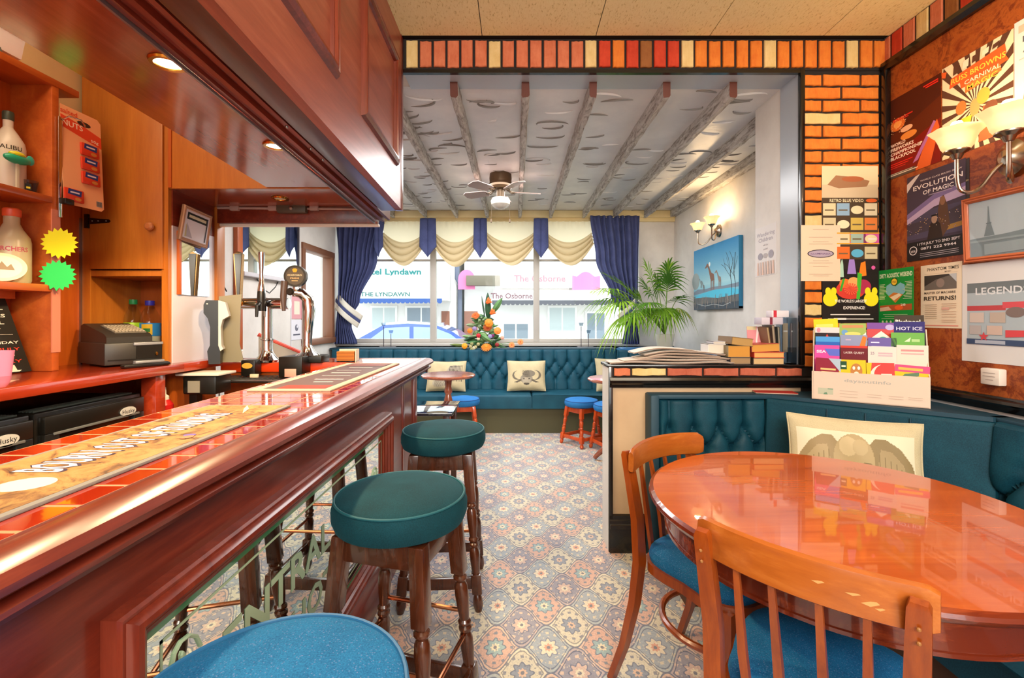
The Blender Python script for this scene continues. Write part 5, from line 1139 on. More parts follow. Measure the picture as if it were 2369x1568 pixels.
it = [('t', 'Wandering', .5, .8, .11, '#a09aa4', .84), ('t', 'Children', .5, .69, .11, '#a09aa4', .66), ('t', 'will be', .5, .6, .05, '#a8a2a4', .24), ('t', 'sold', .5, .52, .05, '#a8a2a4', .2), ('e', .26, .4, .12, .07, '#9a96a0'), ('e', .76, .41, .12, .08, '#9a96a0'), ('e', .5, .4, .1, .05, '#b0a8a8')]
for k in range(7): it.append(('p', [(.1+.12*k, .02), (.19+.12*k, .02), (.17+.12*k, .28), (.12+.12*k, .28)], ('#d8b8a8', '#c9b6b0')[k % 2]))
sheet('notice', 'pale printed notice about children pinned to the white pier', 'notice', RIGHT(1.5295, 2.898, 1.508), .235, .305, '#d8d4d2', it)
# ------------------------------------------------------------ potted palm
PXX, PYY = Xd(1538, 4.9), 4.9
o = thing('potted_palm', 'bushy green palm in a white pot at the window end of the white wall', 'plant', (PXX, PYY, .892))
T = Matrix.Translation((PXX, PYY, .892))
m = MB(); m.lathe([(0, 0), (.062, 0), (.07, .01), (.094, .12), (.1, .175), (.1, .185), (.09, .185), (.088, .16), (0, .155)], plain('white pot', '#dcd9cc', .4), 36, T); m.obj('pot', o)
m = MB(); m.lathe([(0, .165), (.087, .16)], plain('soil', '#3a2c20', .9), 24, T); m.obj('soil', o)
LG = [translucent('palm leaf %d' % k, c, .35) for k, c in enumerate(('#6f9a2c', '#4f7d28', '#8fb63a', '#a8b04a', '#3f6a24'))]
STEM = plain('palm stem', '#6a8a3c', .5)
base = Vector((PXX, PYY, 1.07))
def frond(px, py, d, leaf, n, ln, rise=.2, half=100, droop=.55, lift=.1):
    """a stem arching to the heart of a fan, narrow leaflets spreading from it"""
    tip = Vector(at(px, py, d)); c = base.lerp(tip, .5)+Vector((0, 0, rise)); rg = random.Random(int(px*7+py))
    pt = lambda t: base*(1-t)**2+c*2*t*(1-t)+tip*t*t
    m = MB(); m.tube([pt(t/14) for t in range(15)], [.0055-.0002*t for t in range(15)], STEM, 6); f = m.obj('frond', o)
    m = MB(); tg0 = (pt(1)-pt(.9)).normalized(); sd = tg0.cross(Vector((0, 0, 1))); sd = sd.normalized() if sd.length > .1 else Vector((1, 0, 0)); nz = sd.cross(tg0).normalized()
    for i in range(n):
        q_ = -1+2*i/(n-1); an = R(half)*q_; t = 1-.22*abs(q_)**1.5; p = pt(t)
        L = ln*(1-.3*abs(q_))*rg.uniform(.85, 1.12)
        dr = (tg0*cos(an)+sd*sin(an)+nz*(lift+rg.uniform(-.08, .08))).normalized(); wv = dr.cross(nz).normalized(); pts = []; k_ = 7
        for k in range(k_+1):
            f_ = k/k_; cc = p+dr*L*f_-Vector((0, 0, 1))*L*droop*f_**2.2*rg.uniform(.97, 1.03); ww = wv*.0105*(.3+1.6*f_ if f_ < .45 else (1-f_)*1.85); pts += [tuple(cc-ww), tuple(cc+ww)]
        m.raw(pts, [(2*k, 2*k+1, 2*k+3, 2*k+2) for k in range(k_)], LG[leaf] if rg.random() < .75 else LG[rg.randrange(3)])
    m.obj('leaflets', f)
for a in ((1392, 668, 4.8, 2, 18, .3, .3, 80, .5), (1545, 628, 4.9, 1, 22, .3, .1, 100, .5), (1500, 628, 4.9, 0, 16, .3, .1, 70, .45), (1420, 650, 4.95, 0, 14, .3, .2, 50, .3, .4), (1425, 700, 4.75, 2, 24, .36, .25, 105, .75), (1400, 690, 4.9, 0, 20, .33, .25, 95, .6), (1432, 690, 4.8, 2, 14, .34, .2, 45, .1, .5), (1470, 690, 4.85, 0, 14, .32, .15, 40, .05, .5), (1465, 725, 4.6, 0, 22, .34, .25, 110, .8), (1440, 735, 4.7, 2, 22, .33, .25, 100, .9), (1450, 705, 5.0, 3, 10, .3, .2, 60, .3),
          (1520, 655, 4.95, 1, 24, .28, .1, 110, .6), (1545, 655, 4.75, 4, 16, .24, .1, 70, .3, .3), (1570, 690, 4.6, 4, 18, .22, .15, 95, .45), (1575, 715, 4.75, 3, 10, .2, .2, 60, .9), (1535, 715, 4.55, 0, 24, .3, .2, 120, .9), (1500, 700, 4.55, 1, 22, .28, .2, 110, .6), (1550, 715, 4.6, 0, 18, .24, .2, 110, .95), (1500, 715, 4.7, 0, 20, .27, .2, 110, .95), (1495, 665, 4.9, 1, 18, .26, .1, 90, .4)):
    frond(*a)
# ------------------------------------------------------------ flower arrangement on the sill
AX = Xd(1122, 5.5)
o = thing('flower_arrangement', 'tall arrangement of orange gerberas and green leaves on the window ledge', 'flowers', (AX, 5.5, .893))
m = MB(); m.lathe([(0, 0), (.12, 0), (.13, .05), (.12, .055), (0, .05)], plain('dark green bowl', '#24402c', .5), 24, Matrix.Translation((AX, 5.5, .893))); m.obj('bowl', o)
GL = [plain('leaf green %d' % k, c, .5) for k, c in enumerate(('#3f6e3c', '#5d8a52', '#2c5234', '#7fa06a', '#8ea37a'))]
def leaf(px, py, px2, py2, wd, mat, d=5.45):
    A, B = Vector(at(px, py, d)), Vector(at(px2, py2, d-.04)); t = (B-A); n = Vector((-t.z, 0, t.x)).normalized(); q = MB()
    q.grid(lambda u, v: tuple(A+t*v+n*(u-.5)*2*wd*sin(pi*min(1, v*.93+.05))**.8+Vector((0, -.03*sin(pi*v)+.02*abs(2*u-1), 0))), 6, 12, mat); q.obj('leaf', o)
leaf(1130, 745, 1128, 677, .036, GL[2]); leaf(1138, 725, 1162, 689, .034, GL[1]); leaf(1122, 735, 1114, 684, .012, GL[2]); leaf(1078, 800, 1040, 797, .02, plain('olive leaf', '#5c6a28', .5)); leaf(1110, 772, 1137, 790, .03, GL[1], 5.38)
rg = random.Random(11)
for k in range(96):
    a = rg.uniform(-.35, pi+.35); hh_ = rg.uniform(0, 1); x0, y0 = 1120+rg.uniform(-30, 30)*(1.1-hh_), 806-75*hh_; ln = rg.uniform(16, 34)*(1.15-.35*hh_)
    leaf(x0, y0, x0+ln*cos(a)*1.1, y0-ln*sin(a)*.8+6, rg.uniform(.012, .026), GL[rg.randrange(5)], 5.48+rg.uniform(-.06, .06))
def flower(px, py, r, c1, c2, d=5.36, n=16, layers=2, tilt=(0, -1, .25)):
    r *= 1.15; P = Vector(at(px, py, d)); z = Vector(tilt).normalized(); x = z.orthogonal().normalized(); M = frame(P, x, z.cross(x)); q = MB()
    for L in range(layers):
        for k in range(n):
            A = M @ Matrix.Rotation(2*pi*(k+.5*L)/n, 4, 'Z'); R_ = r*(1-.28*L); pw = R_*2.4/n
            q.raw([(.15*R_, 0, .004*L), (.55*R_, pw, .012*L+.004), (R_, pw*.5, -.002+.01*L), (R_, -pw*.5, -.002+.01*L), (.55*R_, -pw, .012*L+.004)], [(0, 1, 2, 3, 4)], plain('petal '+c1, c1, .6), A)
    q.ball((0, 0, .004), (r*.32, r*.32, r*.2), plain('petal '+c2, c2, .7), 14, 8, M); q.obj('flower', o)
def rose(px, py, r, c, d=5.36):
    r *= 1.2
    P = Vector(at(px, py, d)); q = MB(); g = random.Random(int(px)); mt = plain('petal '+c, c, .6)
    q.ball(tuple(P), (r*.7, r*.7, r*.75), mt, 14, 9)
    for k in range(12):
        a = 2.4*k; dd = Vector((cos(a), -.6, sin(a))).normalized(); q.ball(tuple(P+dd*r*.5), (r*.45, r*.3, r*.45), mt, 10, 6)
    q.obj('flower', o)
flower(1100, 730, .045, '#e0601a', '#c23a12', 5.4, 18, 2, (-.2, -.8, .6)); rose(1131, 747, .05, '#e08420', 5.36); flower(1128, 758, .05, '#d86a3a', '#c84a20', 5.37, 14, 2, (0, -.6, -.3))
rose(1087, 765, .03, '#e07a1c'); rose(1151, 765, .042, '#ee8a3a'); rose(1107, 776, .026, '#c01428'); rose(1150, 797, .024, '#8c1a1e'); rose(1098, 760, .026, '#8a7aa8'); rose(1134, 778, .026, '#8e86b4'); rose(1140, 776, .02, '#6e1a5a')
flower(1125, 803, .055, '#ee7a0c', '#e08a1a', 5.33, 16, 3, (0, -.7, .7)); rose(1075, 800, .034, '#f09a1c', 5.34); rose(1162, 781, .022, '#e0a08a')
for k in range(9): rose(1098+rg.uniform(-16, 14), 797+rg.uniform(-14, 14), .02, ('#a8a070', '#c8c0a0', '#8a8a58')[k % 3], 5.36)
for px, py, s in ((1130, 697, 1), (1139, 722, 1)):
    P = Vector(at(px, py, 5.38)); q = MB()
    for dx, dz, rr in ((.0, .05, .012), (.03, .03, .012), (-.03, .0, .014), (.045, -.01, .011)): q.tube([tuple(P+Vector((-.02, 0, -.02))), tuple(P+Vector((dx*.5, -.01, dz*.5))), tuple(P+Vector((dx, -.01, dz)))], [.014, .018, .002], plain('petal #e86a2a', '#e86a2a', .5), 8)
    q.obj('flower', o)
for px, py in ((1184, 798), (1204, 791)):
    flower(px, py, .033, '#f0924e', '#d8502a', 5.4, 18, 2, (0, -1, .1)); P = Vector(at(px, py, 5.41)); q = MB(); q.tube([tuple(P), tuple(P+Vector((-.06, .03, -.0))), tuple(Vector((AX+.1, 5.5, .93)))], .003, GL[1], 6); q.obj('stem', o)
# candle holders
for px, lab in ((897, 'thin metal two stem candle holder on the ledge at the bar side of the window'), (1354, 'thin metal two stem candle holder on the ledge beside the palm')):
    x = Xd(px, 5.55); o = thing('candle_holder', lab, 'candle holder', (x, 5.55, .893)); MT = plain('dark metal', '#4a4450', .35, .6)
    m = MB(); m.box(x-.1, x+.1, 5.53, 5.57, .893, .899, plain('grey metal', '#8a868e', .3, .7), .002); m.obj('base', o)
    for dx, hh in ((-.05, .25), (.04, .16)):
        q = MB(); q.tube([(x+dx, 5.55, .897), (x+dx, 5.55, .897+hh)], .004, MT, 8); q.lathe([(.005, hh+.9), (.02, hh+.9), (.03, hh+.94), (.028, hh+.94), (.018, hh+.905)], ACRYL, 16, Matrix.Translation((x+dx, 5.55, 0))); q.obj('stem', o)
# ------------------------------------------------------------ posters on the rust wall
XP = XR-.0035
def rwall(d0, z0): return RIGHT(XP, d0, z0)
it = [('r', 0, .5, 1, 1, '#4a1a0a'), ('r', 0, 0, 1, .5, '#7a1408'), ('p', [(.0, .3), (.5, .38), (1, .5), (1, .75), (.4, .6), (0, .55)], '#5c2208'), ('e', .2, .66, .15, .08, '#d8702a'), ('e', .2, .66, .08, .045, '#f0a04a'), ('e', .38, .56, .12, .035, '#e8b48a'), ('e', .42, .47, .16, .045, '#e08a3a'),
      ('p', [(.55, 0), (.82, 0), (.98, .4), (.94, .5), (.78, .36)], '#d8602a'), ('p', [(.5, .1), (.6, .12), (.92, .48), (.88, .5)], '#b06aa0'), ('r', 0, 0, .55, .06, '#5a4a40')]
it += [('t', 'WORLD', .06, .395, .055, '#f2d8c4', .3, 'l', .03), ('t', 'FIREWORKS', .06, .34, .055, '#f2d8c4', .46, 'l', .03), ('t', 'CHAMPIONSHIP', .06, .285, .055, '#f2d8c4', .62, 'l', .03), ('t', 'BLACKPOOL', .06, .23, .055, '#f2d8c4', .5, 'l', .03), ('r', .06, .17, .5, .18, '#e02a1c'), ('r', .06, .145, .42, .155, '#e02a1c'), ('r', .06, .12, .36, .13, '#c02a1c'), ('r', .1, .72, .5, .735, '#d82a1c'), ('r', .1, .7, .42, .71, '#d82a1c'), ('r', .7, .94, .96, .955, '#e02a1c'), ('r', .74, .915, .96, .93, '#e02a1c'), ('r', .06, .03, .6, .04, '#e8dcc8'), ('r', .06, .05, .5, .056, '#d8c8b0')]
for k in range(60): a = rng.uniform(0, 6.28); q = rng.uniform(.05, .2); it.append(('e', .2+q*cos(a), .66+q*.6*sin(a), .006, .004, '#f2c08a'))
sheet('poster', 'dark red world fireworks championship poster next to the corner trim', 'poster', rwall(2.405, 1.975), .297, .41, '#4a1a0a', it)
it = []
for k in range(22):
    a0 = 2*pi*k/22; a1 = a0+pi/24
    def edge(a):
        c, s = cos(a), sin(a); t = 1e9
        if c > 1e-6: t = min(t, .5/c)
        if c < -1e-6: t = min(t, -.5/c)
        if s > 1e-6: t = min(t, .55/s)
        if s < -1e-6: t = min(t, -.45/s)
        return (.5+t*c, .45+t*s)
    it.append(('p', [(.5, .45), edge(a0), edge(a1)], '#5c3a2a'))
it += [('p', [(.12, .74), (.92, .8), (.9, .9), (.14, .84)], '#d8602a'), ('p', [(.3, .68), (.95, .73), (.9, .8), (.28, .76)], '#d8602a'), ('p', [(.36, .61), (.86, .66), (.84, .73), (.36, .69)], '#e07a3a'), ('t', 'RUSS BROWNS', .53, .775, .075, '#f6d04a', .76), ('t', 'CARNIVAL', .6, .7, .06, '#f8e8c8', .5), ('t', 'MAGIC', .6, .635, .065, '#f6d04a', .42),
       ('e', .3, .48, .08, .07, '#d87a3a'), ('e', .5, .42, .07, .09, '#e0a060'), ('e', .62, .5, .09, .08, '#e8b04a'), ('p', [(.55, .05), (.75, .05), (.8, .34), (.62, .4)], '#d8643a'), ('p', [(.25, .18), (.42, .2), (.46, .36), (.3, .36)], '#e8c83a'), ('e', .72, .36, .09, .06, '#7a4a34'), ('p', [(.2, .12), (.3, .12), (.32, .24), (.24, .24)], '#7a6ab0'), ('p', [(.0, .9), (.06, .88), (.08, .94), (.0, .96)], '#e0602a')]
for k in range(5): it.append(('p', [(.18+.14*k, .86+.012*k), (.27+.14*k, .87+.012*k), (.28+.14*k, .96), (.19+.14*k, .95)], '#f0e2c4' if k % 2 else '#5c3a2a'))
sheet('poster', 'carnival magic poster with brown and cream sun rays behind the glass lamp shades', 'poster', rwall(2.1, 1.975), .3, .42, '#efdcb4', it)
sheet('poster', 'pale poster with dark capitals cut off by the picture edge', 'poster', rwall(1.797, 2.0), .3, .41, '#e0dcd6', [('r', .05, .88, .3, .95, '#e8b8a0'), ('t', 'B A C K', .1, .78, .08, '#5a5a64', .6, 'l'), ('t', 'A G A I N', .1, .68, .08, '#5a5a64', .6, 'l'), ('r', .06, .62, .9, .63, '#b8b4b0'), ('p', [(.08, .1), (.5, .1), (.6, .45), (.3, .5), (.12, .3)], '#d8784a'), ('e', .4, .5, .12, .1, '#e8c0a0')])
it = [('r', 0, .55, 1, 1, '#453a4c'), ('r', 0, .25, 1, .56, '#4c4660'), ('p', [(0, .5), (.4, .68), (1, .72), (1, .62), (.5, .58), (0, .44)], '#b8a4c8'), ('p', [(0, .56), (.5, .72), (1, .75), (1, .71), (.5, .66), (0, .5)], '#7a6a9a'), ('p', [(0, .3), (1, .36), (1, .54), (.5, .46), (0, .44)], '#453c4a'), ('p', [(.55, .33), (1, .36), (1, .31), (.6, .28)], '#a07a3a'),
      ('p', [(.46, .2), (.62, .2), (.76, .34), (.72, .56), (.66, .68), (.6, .66), (.56, .52), (.58, .34)], '#5c4030'), ('e', .64, .62, .045, .05, '#8a6248'), ('p', [(.36, .16), (.66, .16), (.6, .38), (.5, .44), (.42, .38)], '#2e2220'), ('e', .5, .44, .05, .05, '#a88a78'), ('r', .45, .47, .56, .49, '#1a1618'), ('r', 0, 0, 1, .22, '#1e1c20')]
it += [('t', 'EVOLUTION', .54, .82, .075, '#f0e8ea', .84), ('t', 'OF MAGIC', .56, .745, .065, '#f0e8ea', .52), ('t', 'WORLD CLASS MAGIC SHOW', .6, .905, .025, '#d8ccd0', .7), ('p', [(0, .82), (.0, .92), (.17, .99), (.25, 1.0)], '#d8d0d4'), ('t', '11TH JULY TO 2ND SEPT', .56, .17, .04, '#e8e0e4', .72), ('t', '0871 222 9944', .56, .115, .04, '#e8e0e4', .6), ('e', .12, .12, .075, .052, '#e8e0e4'), ('e', .12, .12, .062, .043, '#1e1c20'), ('t', '25%', .12, .1, .035, '#e8e0e4', .09)]
it += lines(.25, .9, (.03, .05, .07), .006, '#a8a0a8')+lines(.4, .8, (.72,), .008, '#a898b0')
for k in range(50): it.append(('e', rng.random(), rng.uniform(.3, .5), .008, .004, rng.choice(('#d8b070', '#8a7aa8', '#e0d0c0'))))
M = rwall(1.995, 1.52); sheet('poster', 'dim night time poster half hidden under the evolution of magic poster', 'poster', RIGHT(XP, 2.05, 1.545), .075, .4, '#3a3438', [('r', .5, .1, .95, .5, '#5a7a90'), ('r', .4, .52, 1, .56, '#c8a040'), ('t', 'PHANTOM', .6, .75, .03, '#d8c8a0', .7), ('r', .6, .2, .9, .4, '#a8b0b4')])
sheet('poster', 'dark purple evolution of magic poster with two figures over a city', 'poster', RIGHT(XP-.0015, 2.287, 1.53), .297, .42, '#3e3446', it)
it = [('t', 'DIRTY ACOUSTIC WEEKEND', .5, .86, .1, '#d8eac8', .94, 'c', .03), ('p', [(.5, .42), (.22, .6), (.24, .72), (.36, .76), (.5, .7), (.64, .76), (.76, .72), (.78, .6)], '#7ab8c8'), ('p', [(.5, .42), (.3, .54), (.45, .6), (.72, .56)], '#c87a3a'), ('p', [(.35, .52), (.6, .58), (.68, .55), (.46, .46)], '#e8d8b8'), ('e', .47, .78, .1, .07, '#1c3a24'), ('e', .47, .78, .08, .055, '#e8c43a'), ('t', 'FREE', .47, .765, .04, '#7a3a1c', .1), ('p', [(.04, .28), (.96, .3), (.96, .4), (.04, .38)], '#b0562e'), ('p', [(.04, .28), (.4, .3), (.3, .36), (.04, .34)], '#d8b8a0'), ('e', .6, .34, .12, .04, '#e8622a'), ('t', '28', .72, .37, .05, '#f0e8d8', .14)]
it += [('r', .03, .74-.025*k, .03+rng.uniform(.14, .26), .75-.025*k, '#c8e0b8') for k in range(11)]+[('r', .97-rng.uniform(.14, .26), .76-.025*k, .97, .77-.025*k, '#c8e0b8') for k in range(12)]
it += [('r', .15, .22, .85, .225, '#c8e0b8'), ('r', .2, .19, .8, .195, '#c8e0b8'), ('r', .1, .15, .9, .155, '#c8e0b8')]+[('e', .14+.12*k, .1, .03, .02, '#c8e0b8') for k in range(7)]+[('e', .14+.12*k, .05, .03, .02, '#b8d8a0') for k in range(3)]+[('r', .5, .04, .92, .048, '#c8e0b8')]
sheet('poster', 'green acoustic festival poster with a heart picture above the leaflet display', 'poster', RIGHT(XP-.034, 2.425, 1.2), .212, .3, '#12903a', it)
it = [('t', 'PHANTOM TIMES', .55, .9, .07, '#4a4238', .76), ('r', .1, .85, .9, .855, '#c8b49a'), ('t', 'MAY 2017', .68, .86, .03, '#6a5e50', .15), ('r', .1, .6, .88, .83, '#6a625c'), ('p', [(.1, .66), (.4, .76), (.88, .83), (.1, .83)], '#3a3430'), ('e', .5, .7, .1, .07, '#8a7a72'), ('p', [(.7, .83), (.88, .83), (.88, .7)], '#b8bcc0'), ('t', 'MASTER OF MACABRE', .48, .535, .05, '#5a5048', .76), ('t', 'RETURNS!', .48, .435, .085, '#4a4238', .78, 'c', .03), ('r', .1, .03, .92, .045, '#d88a7a')]
it += [('r', .12, y, .42, y+.008, '#b8a48c') for y in (.36, .33, .3, .27, .24, .21, .18, .15)]+[('r', .54, y, .88, y+.008, '#c8a890') for y in (.37, .34, .31, .25, .21, .17, .12, .09)]+[('r', .55, .28, .72, .32, '#d8a898')]
sheet('poster', 'cream newspaper style poster with a grey photograph between the green and white posters', 'poster', RIGHT(XP, 2.212, 1.203), .205, .298, '#e4d2b8', it)
it = [('r', .04, .18, .96, .8, '#a8b4bc'), ('r', .04, .7, .96, .8, '#6c7478'), ('t', 'LEGENDS', .1, .68, .1, '#d8dce0', .34, 'l'), ('r', .04, .52, .3, .57, '#b8454a'), ('r', .28, .54, .42, .6, '#d05058'), ('e', .36, .5, .06, .05, '#7a6a66'), ('r', .45, .45, .96, .68, '#8c9cae'), ('p', [(.5, .42), (.9, .44), (.9, .5), (.52, .5)], '#d8cc9a'), ('e', .66, .62, .05, .05, '#4a4a54'), ('r', .06, .4, .16, .5, '#c8b8b0'), ('r', .2, .4, .3, .5, '#b8a89c'), ('r', .06, .28, .14, .37, '#b0a8a8'), ('r', .18, .28, .28, .37, '#c8b0a4'), ('p', [(.3, .26), (.5, .28), (.5, .33), (.3, .33)], '#d0484e'), ('r', .52, .28, .7, .4, '#9cb0c0'), ('p', [(.5, .22), (.9, .24), (.7, .3)], '#d8786a'), ('r', .04, .18, .96, .235, '#3c4c6c'), ('r', .1, .19, .3, .225, '#a8b0c0'), ('r', .5, .19, .9, .225, '#b8a8b0'),
      ('p', [(.16+.035*(1 if k % 2 == 0 else .42)*sin(2*pi*k/10), .26+.05*(1 if k % 2 == 0 else .42)*cos(2*pi*k/10)) for k in range(10)][::-1], '#c8484e')]
sheet('poster', 'large white sheet with a blue and red stage show collage', 'poster', RIGHT(XP, 2.008, 1.062), .6, .42, '#d6d4d4', it)
M = frame((XP-.004, 1.985, 1.487), (0, -1, -.02), (-.06, 0, 1)); w, h = .42, .275
o = thing('framed_picture', 'pale grey photograph of a tower in a thin reddish wood frame', 'picture', tuple(M.translation))
m = MB(); moulded_frame(m, M, w, h, [(0, -.004), (0, .012), (.005, .016), (.01, .012), (.015, .016), (.022, .01), (.024, .004)], plain('reddish frame wood', '#b8603a', .35, coat=.3)); m.box(.0, w, .0, h, -.004, .002, MATS['panel_wood'], 0, M); m.obj('frame', o)
m = MB(); m.box(.022, w-.022, .022, h-.022, .002, .005, ink('#c8d0d8'), 0, M); draw(m, M, w, h, [('p', [(.06, .08), (.94, .08), (.94, .46), (.7, .42), (.4, .38), (.06, .36)], '#8c969c'), ('p', [(.2, .38), (.3, .38), (.262, .6), (.254, .82), (.246, .82), (.238, .6)], '#8a949a'), ('r', .225, .56, .275, .575, '#78828a'), ('r', .06, .3, .94, .33, '#a4aeb4'), ('p', [(.2, .1), (.94, .14), (.94, .28), (.2, .26)], '#a8b2b8')], .005); m.obj('photograph', o)
m = MB(); m.box(.02, w-.02, .02, h-.02, .0068, .0076, glassmat('picture glass', '#f6f8f8'), 0, M); m.obj('glazing', o)
o = thing('wall_socket', 'small white double wall socket box below the collage sheet', 'socket', (XR, 1.86, 1.0)); m = MB(); m.box(XR-.035, XR-.002, 1.825, 1.9, .975, 1.043, plain('socket white', '#dcd0c4', .4), .005); m.obj('box', o)
m = MB(); draw(m, RIGHT(XR-.0352, 1.9, .975), .075, .068, [('r', .15, .7, .8, .74, '#a89c94'), ('r', .15, .5, .8, .54, '#a89c94'), ('r', .3, .3, .7, .34, '#a89c94')], .0001); m.obj('printed_label', o)
# ------------------------------------------------------------ posters on the brick pier
YB = 2.4255
def bp(px, py): return FRONT(Xd(px, YB), YB, Zd(py, YB))
def psheet(label, x0, y0, x1, y1, base, it, off=0, cat='poster'):
    M = FRONT(Xd(x0, YB), YB-off, Zd(y1, YB)); return sheet('poster', label, cat, M, (x1-x0)*YB/F, (y1-y0)*YB/F, base, it)
it = [('r', 0, .66, 1, .82, '#c8b494'), ('r', 0, .8, 1, 1, '#d8c8a0'), ('p', [(.1, .8), (.25, .9), (.6, .88), (.85, .84), (.8, .78), (.3, .76)], '#9a7050'), ('e', .55, .86, .2, .03, '#a8603c'), ('r', 0, .0, 1, .66, '#4a3a2a'), ('t', 'RETRO BLUE VIDEO', .44, .615, .045, '#e8d8b0', .6), ('e', .88, .63, .1, .02, '#d8602a')]
cols = ['#d8c49c', '#8aa8c0', '#e0d0a8', '#d8c8a8', '#c8b890', '#e8d8b0', '#c8a850', '#d87a3a', '#a8a858', '#d8c8a0', '#9cb0a0', '#e0d0a0', '#d8c49c', '#d86a2a', '#5aa8c8', '#c8b890']
for r_ in range(4):
    for c in range(4):
        x, y = .02+.245*c, .47-.155*r_; k = cols[4*r_+c]
        if (r_+c) % 3 == 2: it += [('e', x+.115, y+.06, .11, .045, k)]
        else: it += [('r', x, y, x+.225, y+.13, k), ('r', x+.03, y+.05, x+.19, y+.065, '#6a5a40')]
psheet('pale cream retro collage poster on the brick pier, highest of the three', 1901, 384, 2031, 600, '#d8c8a0', it)
psheet('narrow pink printed strip between two posters on the brick pier', 1935, 538, 2033, 565, '#d0589a', [('e', .3, .5, .14, .3, '#c88a2c'), ('r', .5, .2, .58, .8, '#e8c8d8'), ('p', [(.62, .1), (.7, .1), (.68, .9), (.64, .9)], '#7a3a5a'), ('r', .74, .4, .92, .5, '#e8d8e0'), ('r', 0, 0, 1, .1, '#e8a02c'), ('r', 0, .9, 1, 1, '#e8a02c')], .0012)
it = [('r', 0, .68, 1, 1, '#2a201c'), ('t', 'LUMINASIA', .52, .87, .07, '#c86ab0', .5, 'c', .02), ('p', [(.44, .62), (.6, .62), (.57, .78), (.56, .82), (.52, .88), (.48, .82), (.47, .78)], '#9a7ac0'), ('p', [(.3, .58), (.38, .58), (.37, .74), (.35, .82), (.32, .74)], '#a8c8b0'), ('p', [(.64, .58), (.78, .6), (.76, .78), (.68, .76)], '#e87a1c'), ('e', .64, .83, .035, .025, '#e0c82c'), ('e', .86, .86, .04, .03, '#e8b8c8'), ('e', .9, .7, .035, .025, '#d8589a'), ('e', .5, .42, .26, .12, '#c8382a'), ('e', .72, .46, .14, .09, '#a82a4a'), ('e', .4, .5, .1, .06, '#e8702a'), ('e', .55, .52, .1, .06, '#e8a05a'), ('p', [(.3, .4), (.34, .4), (.4, .56), (.36, .56)], '#3a9a2c'), ('p', [(.6, .3), (.66, .3), (.7, .62), (.62, .64)], '#48a82c'),
      ('e', .14, .3, .13, .09, '#e8d21c'), ('e', .1, .4, .05, .05, '#e8d21c'), ('e', .2, .4, .05, .05, '#e8d21c'), ('e', .86, .3, .13, .09, '#e8d21c'), ('e', .8, .4, .05, .05, '#e8d21c'), ('e', .92, .4, .05, .05, '#e8d21c'), ('t', 'THE WORLDS LARGEST', .5, .26, .05, '#f0e8e0', .56), ('t', 'EXPERIENCE!', .56, .175, .05, '#f0e8e0', .38), ('r', .14, .1, .84, .112, '#d8d0c8'), ('r', .1, .045, .9, .057, '#d8d0c8'), ('r', .2, .04, .42, .062, '#e8e0d8')]
for k in range(16): a = 2*pi*k/16; it.append(('p', [(.5, .43), (.5+.13*cos(a), .43+.075*sin(a)), (.5+.13*cos(a+.25), .43+.075*sin(a+.25))], '#e8583a'))
psheet('black illuminations poster with lantern flowers and yellow ducks on the brick pier', 1902, 564, 2033, 747, '#1e1614', it)
psheet('pale peach menu sheet with an oval emblem taped over the pier posters', 1852, 521, 1943, 650, '#e0c4a8', [('e', .5, .49, .34, .075, '#4a4048'), ('e', .5, .49, .31, .06, '#a898a8'), ('t', 'ILLUMINASIA', .5, .475, .04, '#6a4a78', .5)]+[('r', .3-.1*(k % 2), y, .7+.1*(k % 2), y+.006, '#b8a08c') for k, y in enumerate((.92, .78, .7, .66, .36, .32, .26, .12, .09))], .0025, 'notice')
# ------------------------------------------------------------ leaflet display on the corner settee
A0, A1 = Vector(at(1878, 927, 2.21)), Vector(at(2150, 950, 1.965)); A0.z = A1.z = .8575
RM = frame(A0, A1-A0, (0, 0, 1)); w = (A1-A0).length; CARD = plain('cream pink card', '#d8c0ac', .6)
o = thing('leaflet_display', 'cream card leaflet display standing on the corner of the settee', 'leaflet display', tuple(A0))
m = MB(); m.box(0, w, 0, .135, -.004, 0, CARD, 0, RM); draw(m, RM, w, .135, [('t', 'daysoutinfo', .5, .68, .16, '#a8a49c', .4), ('r', .06, .2, .2, .42, '#b8b8a0'), ('r', .15, .38, .2, .42, '#7a9a80'), ('p', [(.11, .2), (.15, .2), (.14, .28), (.12, .26)], '#6a8a70')]+lines(.26, .42, (.36, .26, .16), .015, '#c4ac9a')+lines(.5, .62, (.3, .22), .015, '#c4ac9a')+lines(.68, .8, (.3, .22), .015, '#c4ac9a')+lines(.84, .95, (.3, .24), .015, '#c4ac9a'), 0); m.obj('printed_face', o)
m = MB(); m.box(0, w, 0, .33, -.125, -.121, CARD, 0, RM); m.box(0, w, 0, .004, -.125, 0, CARD, 0, RM); m.obj('rear_card', o)
for x in (0, w-.004):
    q = MB(); q.prism([(0, 0), (.125, 0), (.125, .335), (.105, .34), (.085, .3), (.05, .2), (.012, .14), (0, .135)], 0, .004, CARD, RM @ frame((x+.004, 0, 0), (0, 0, -1), (0, 1, 0))); q.obj('side_cheek', o)
for k, zz in enumerate((.03, .06, .09)):
    q = MB(); q.box(.004, w-.004, .004, .1+.03*k, -zz-.002, -zz, CARD, 0, RM); q.obj('divider', o)
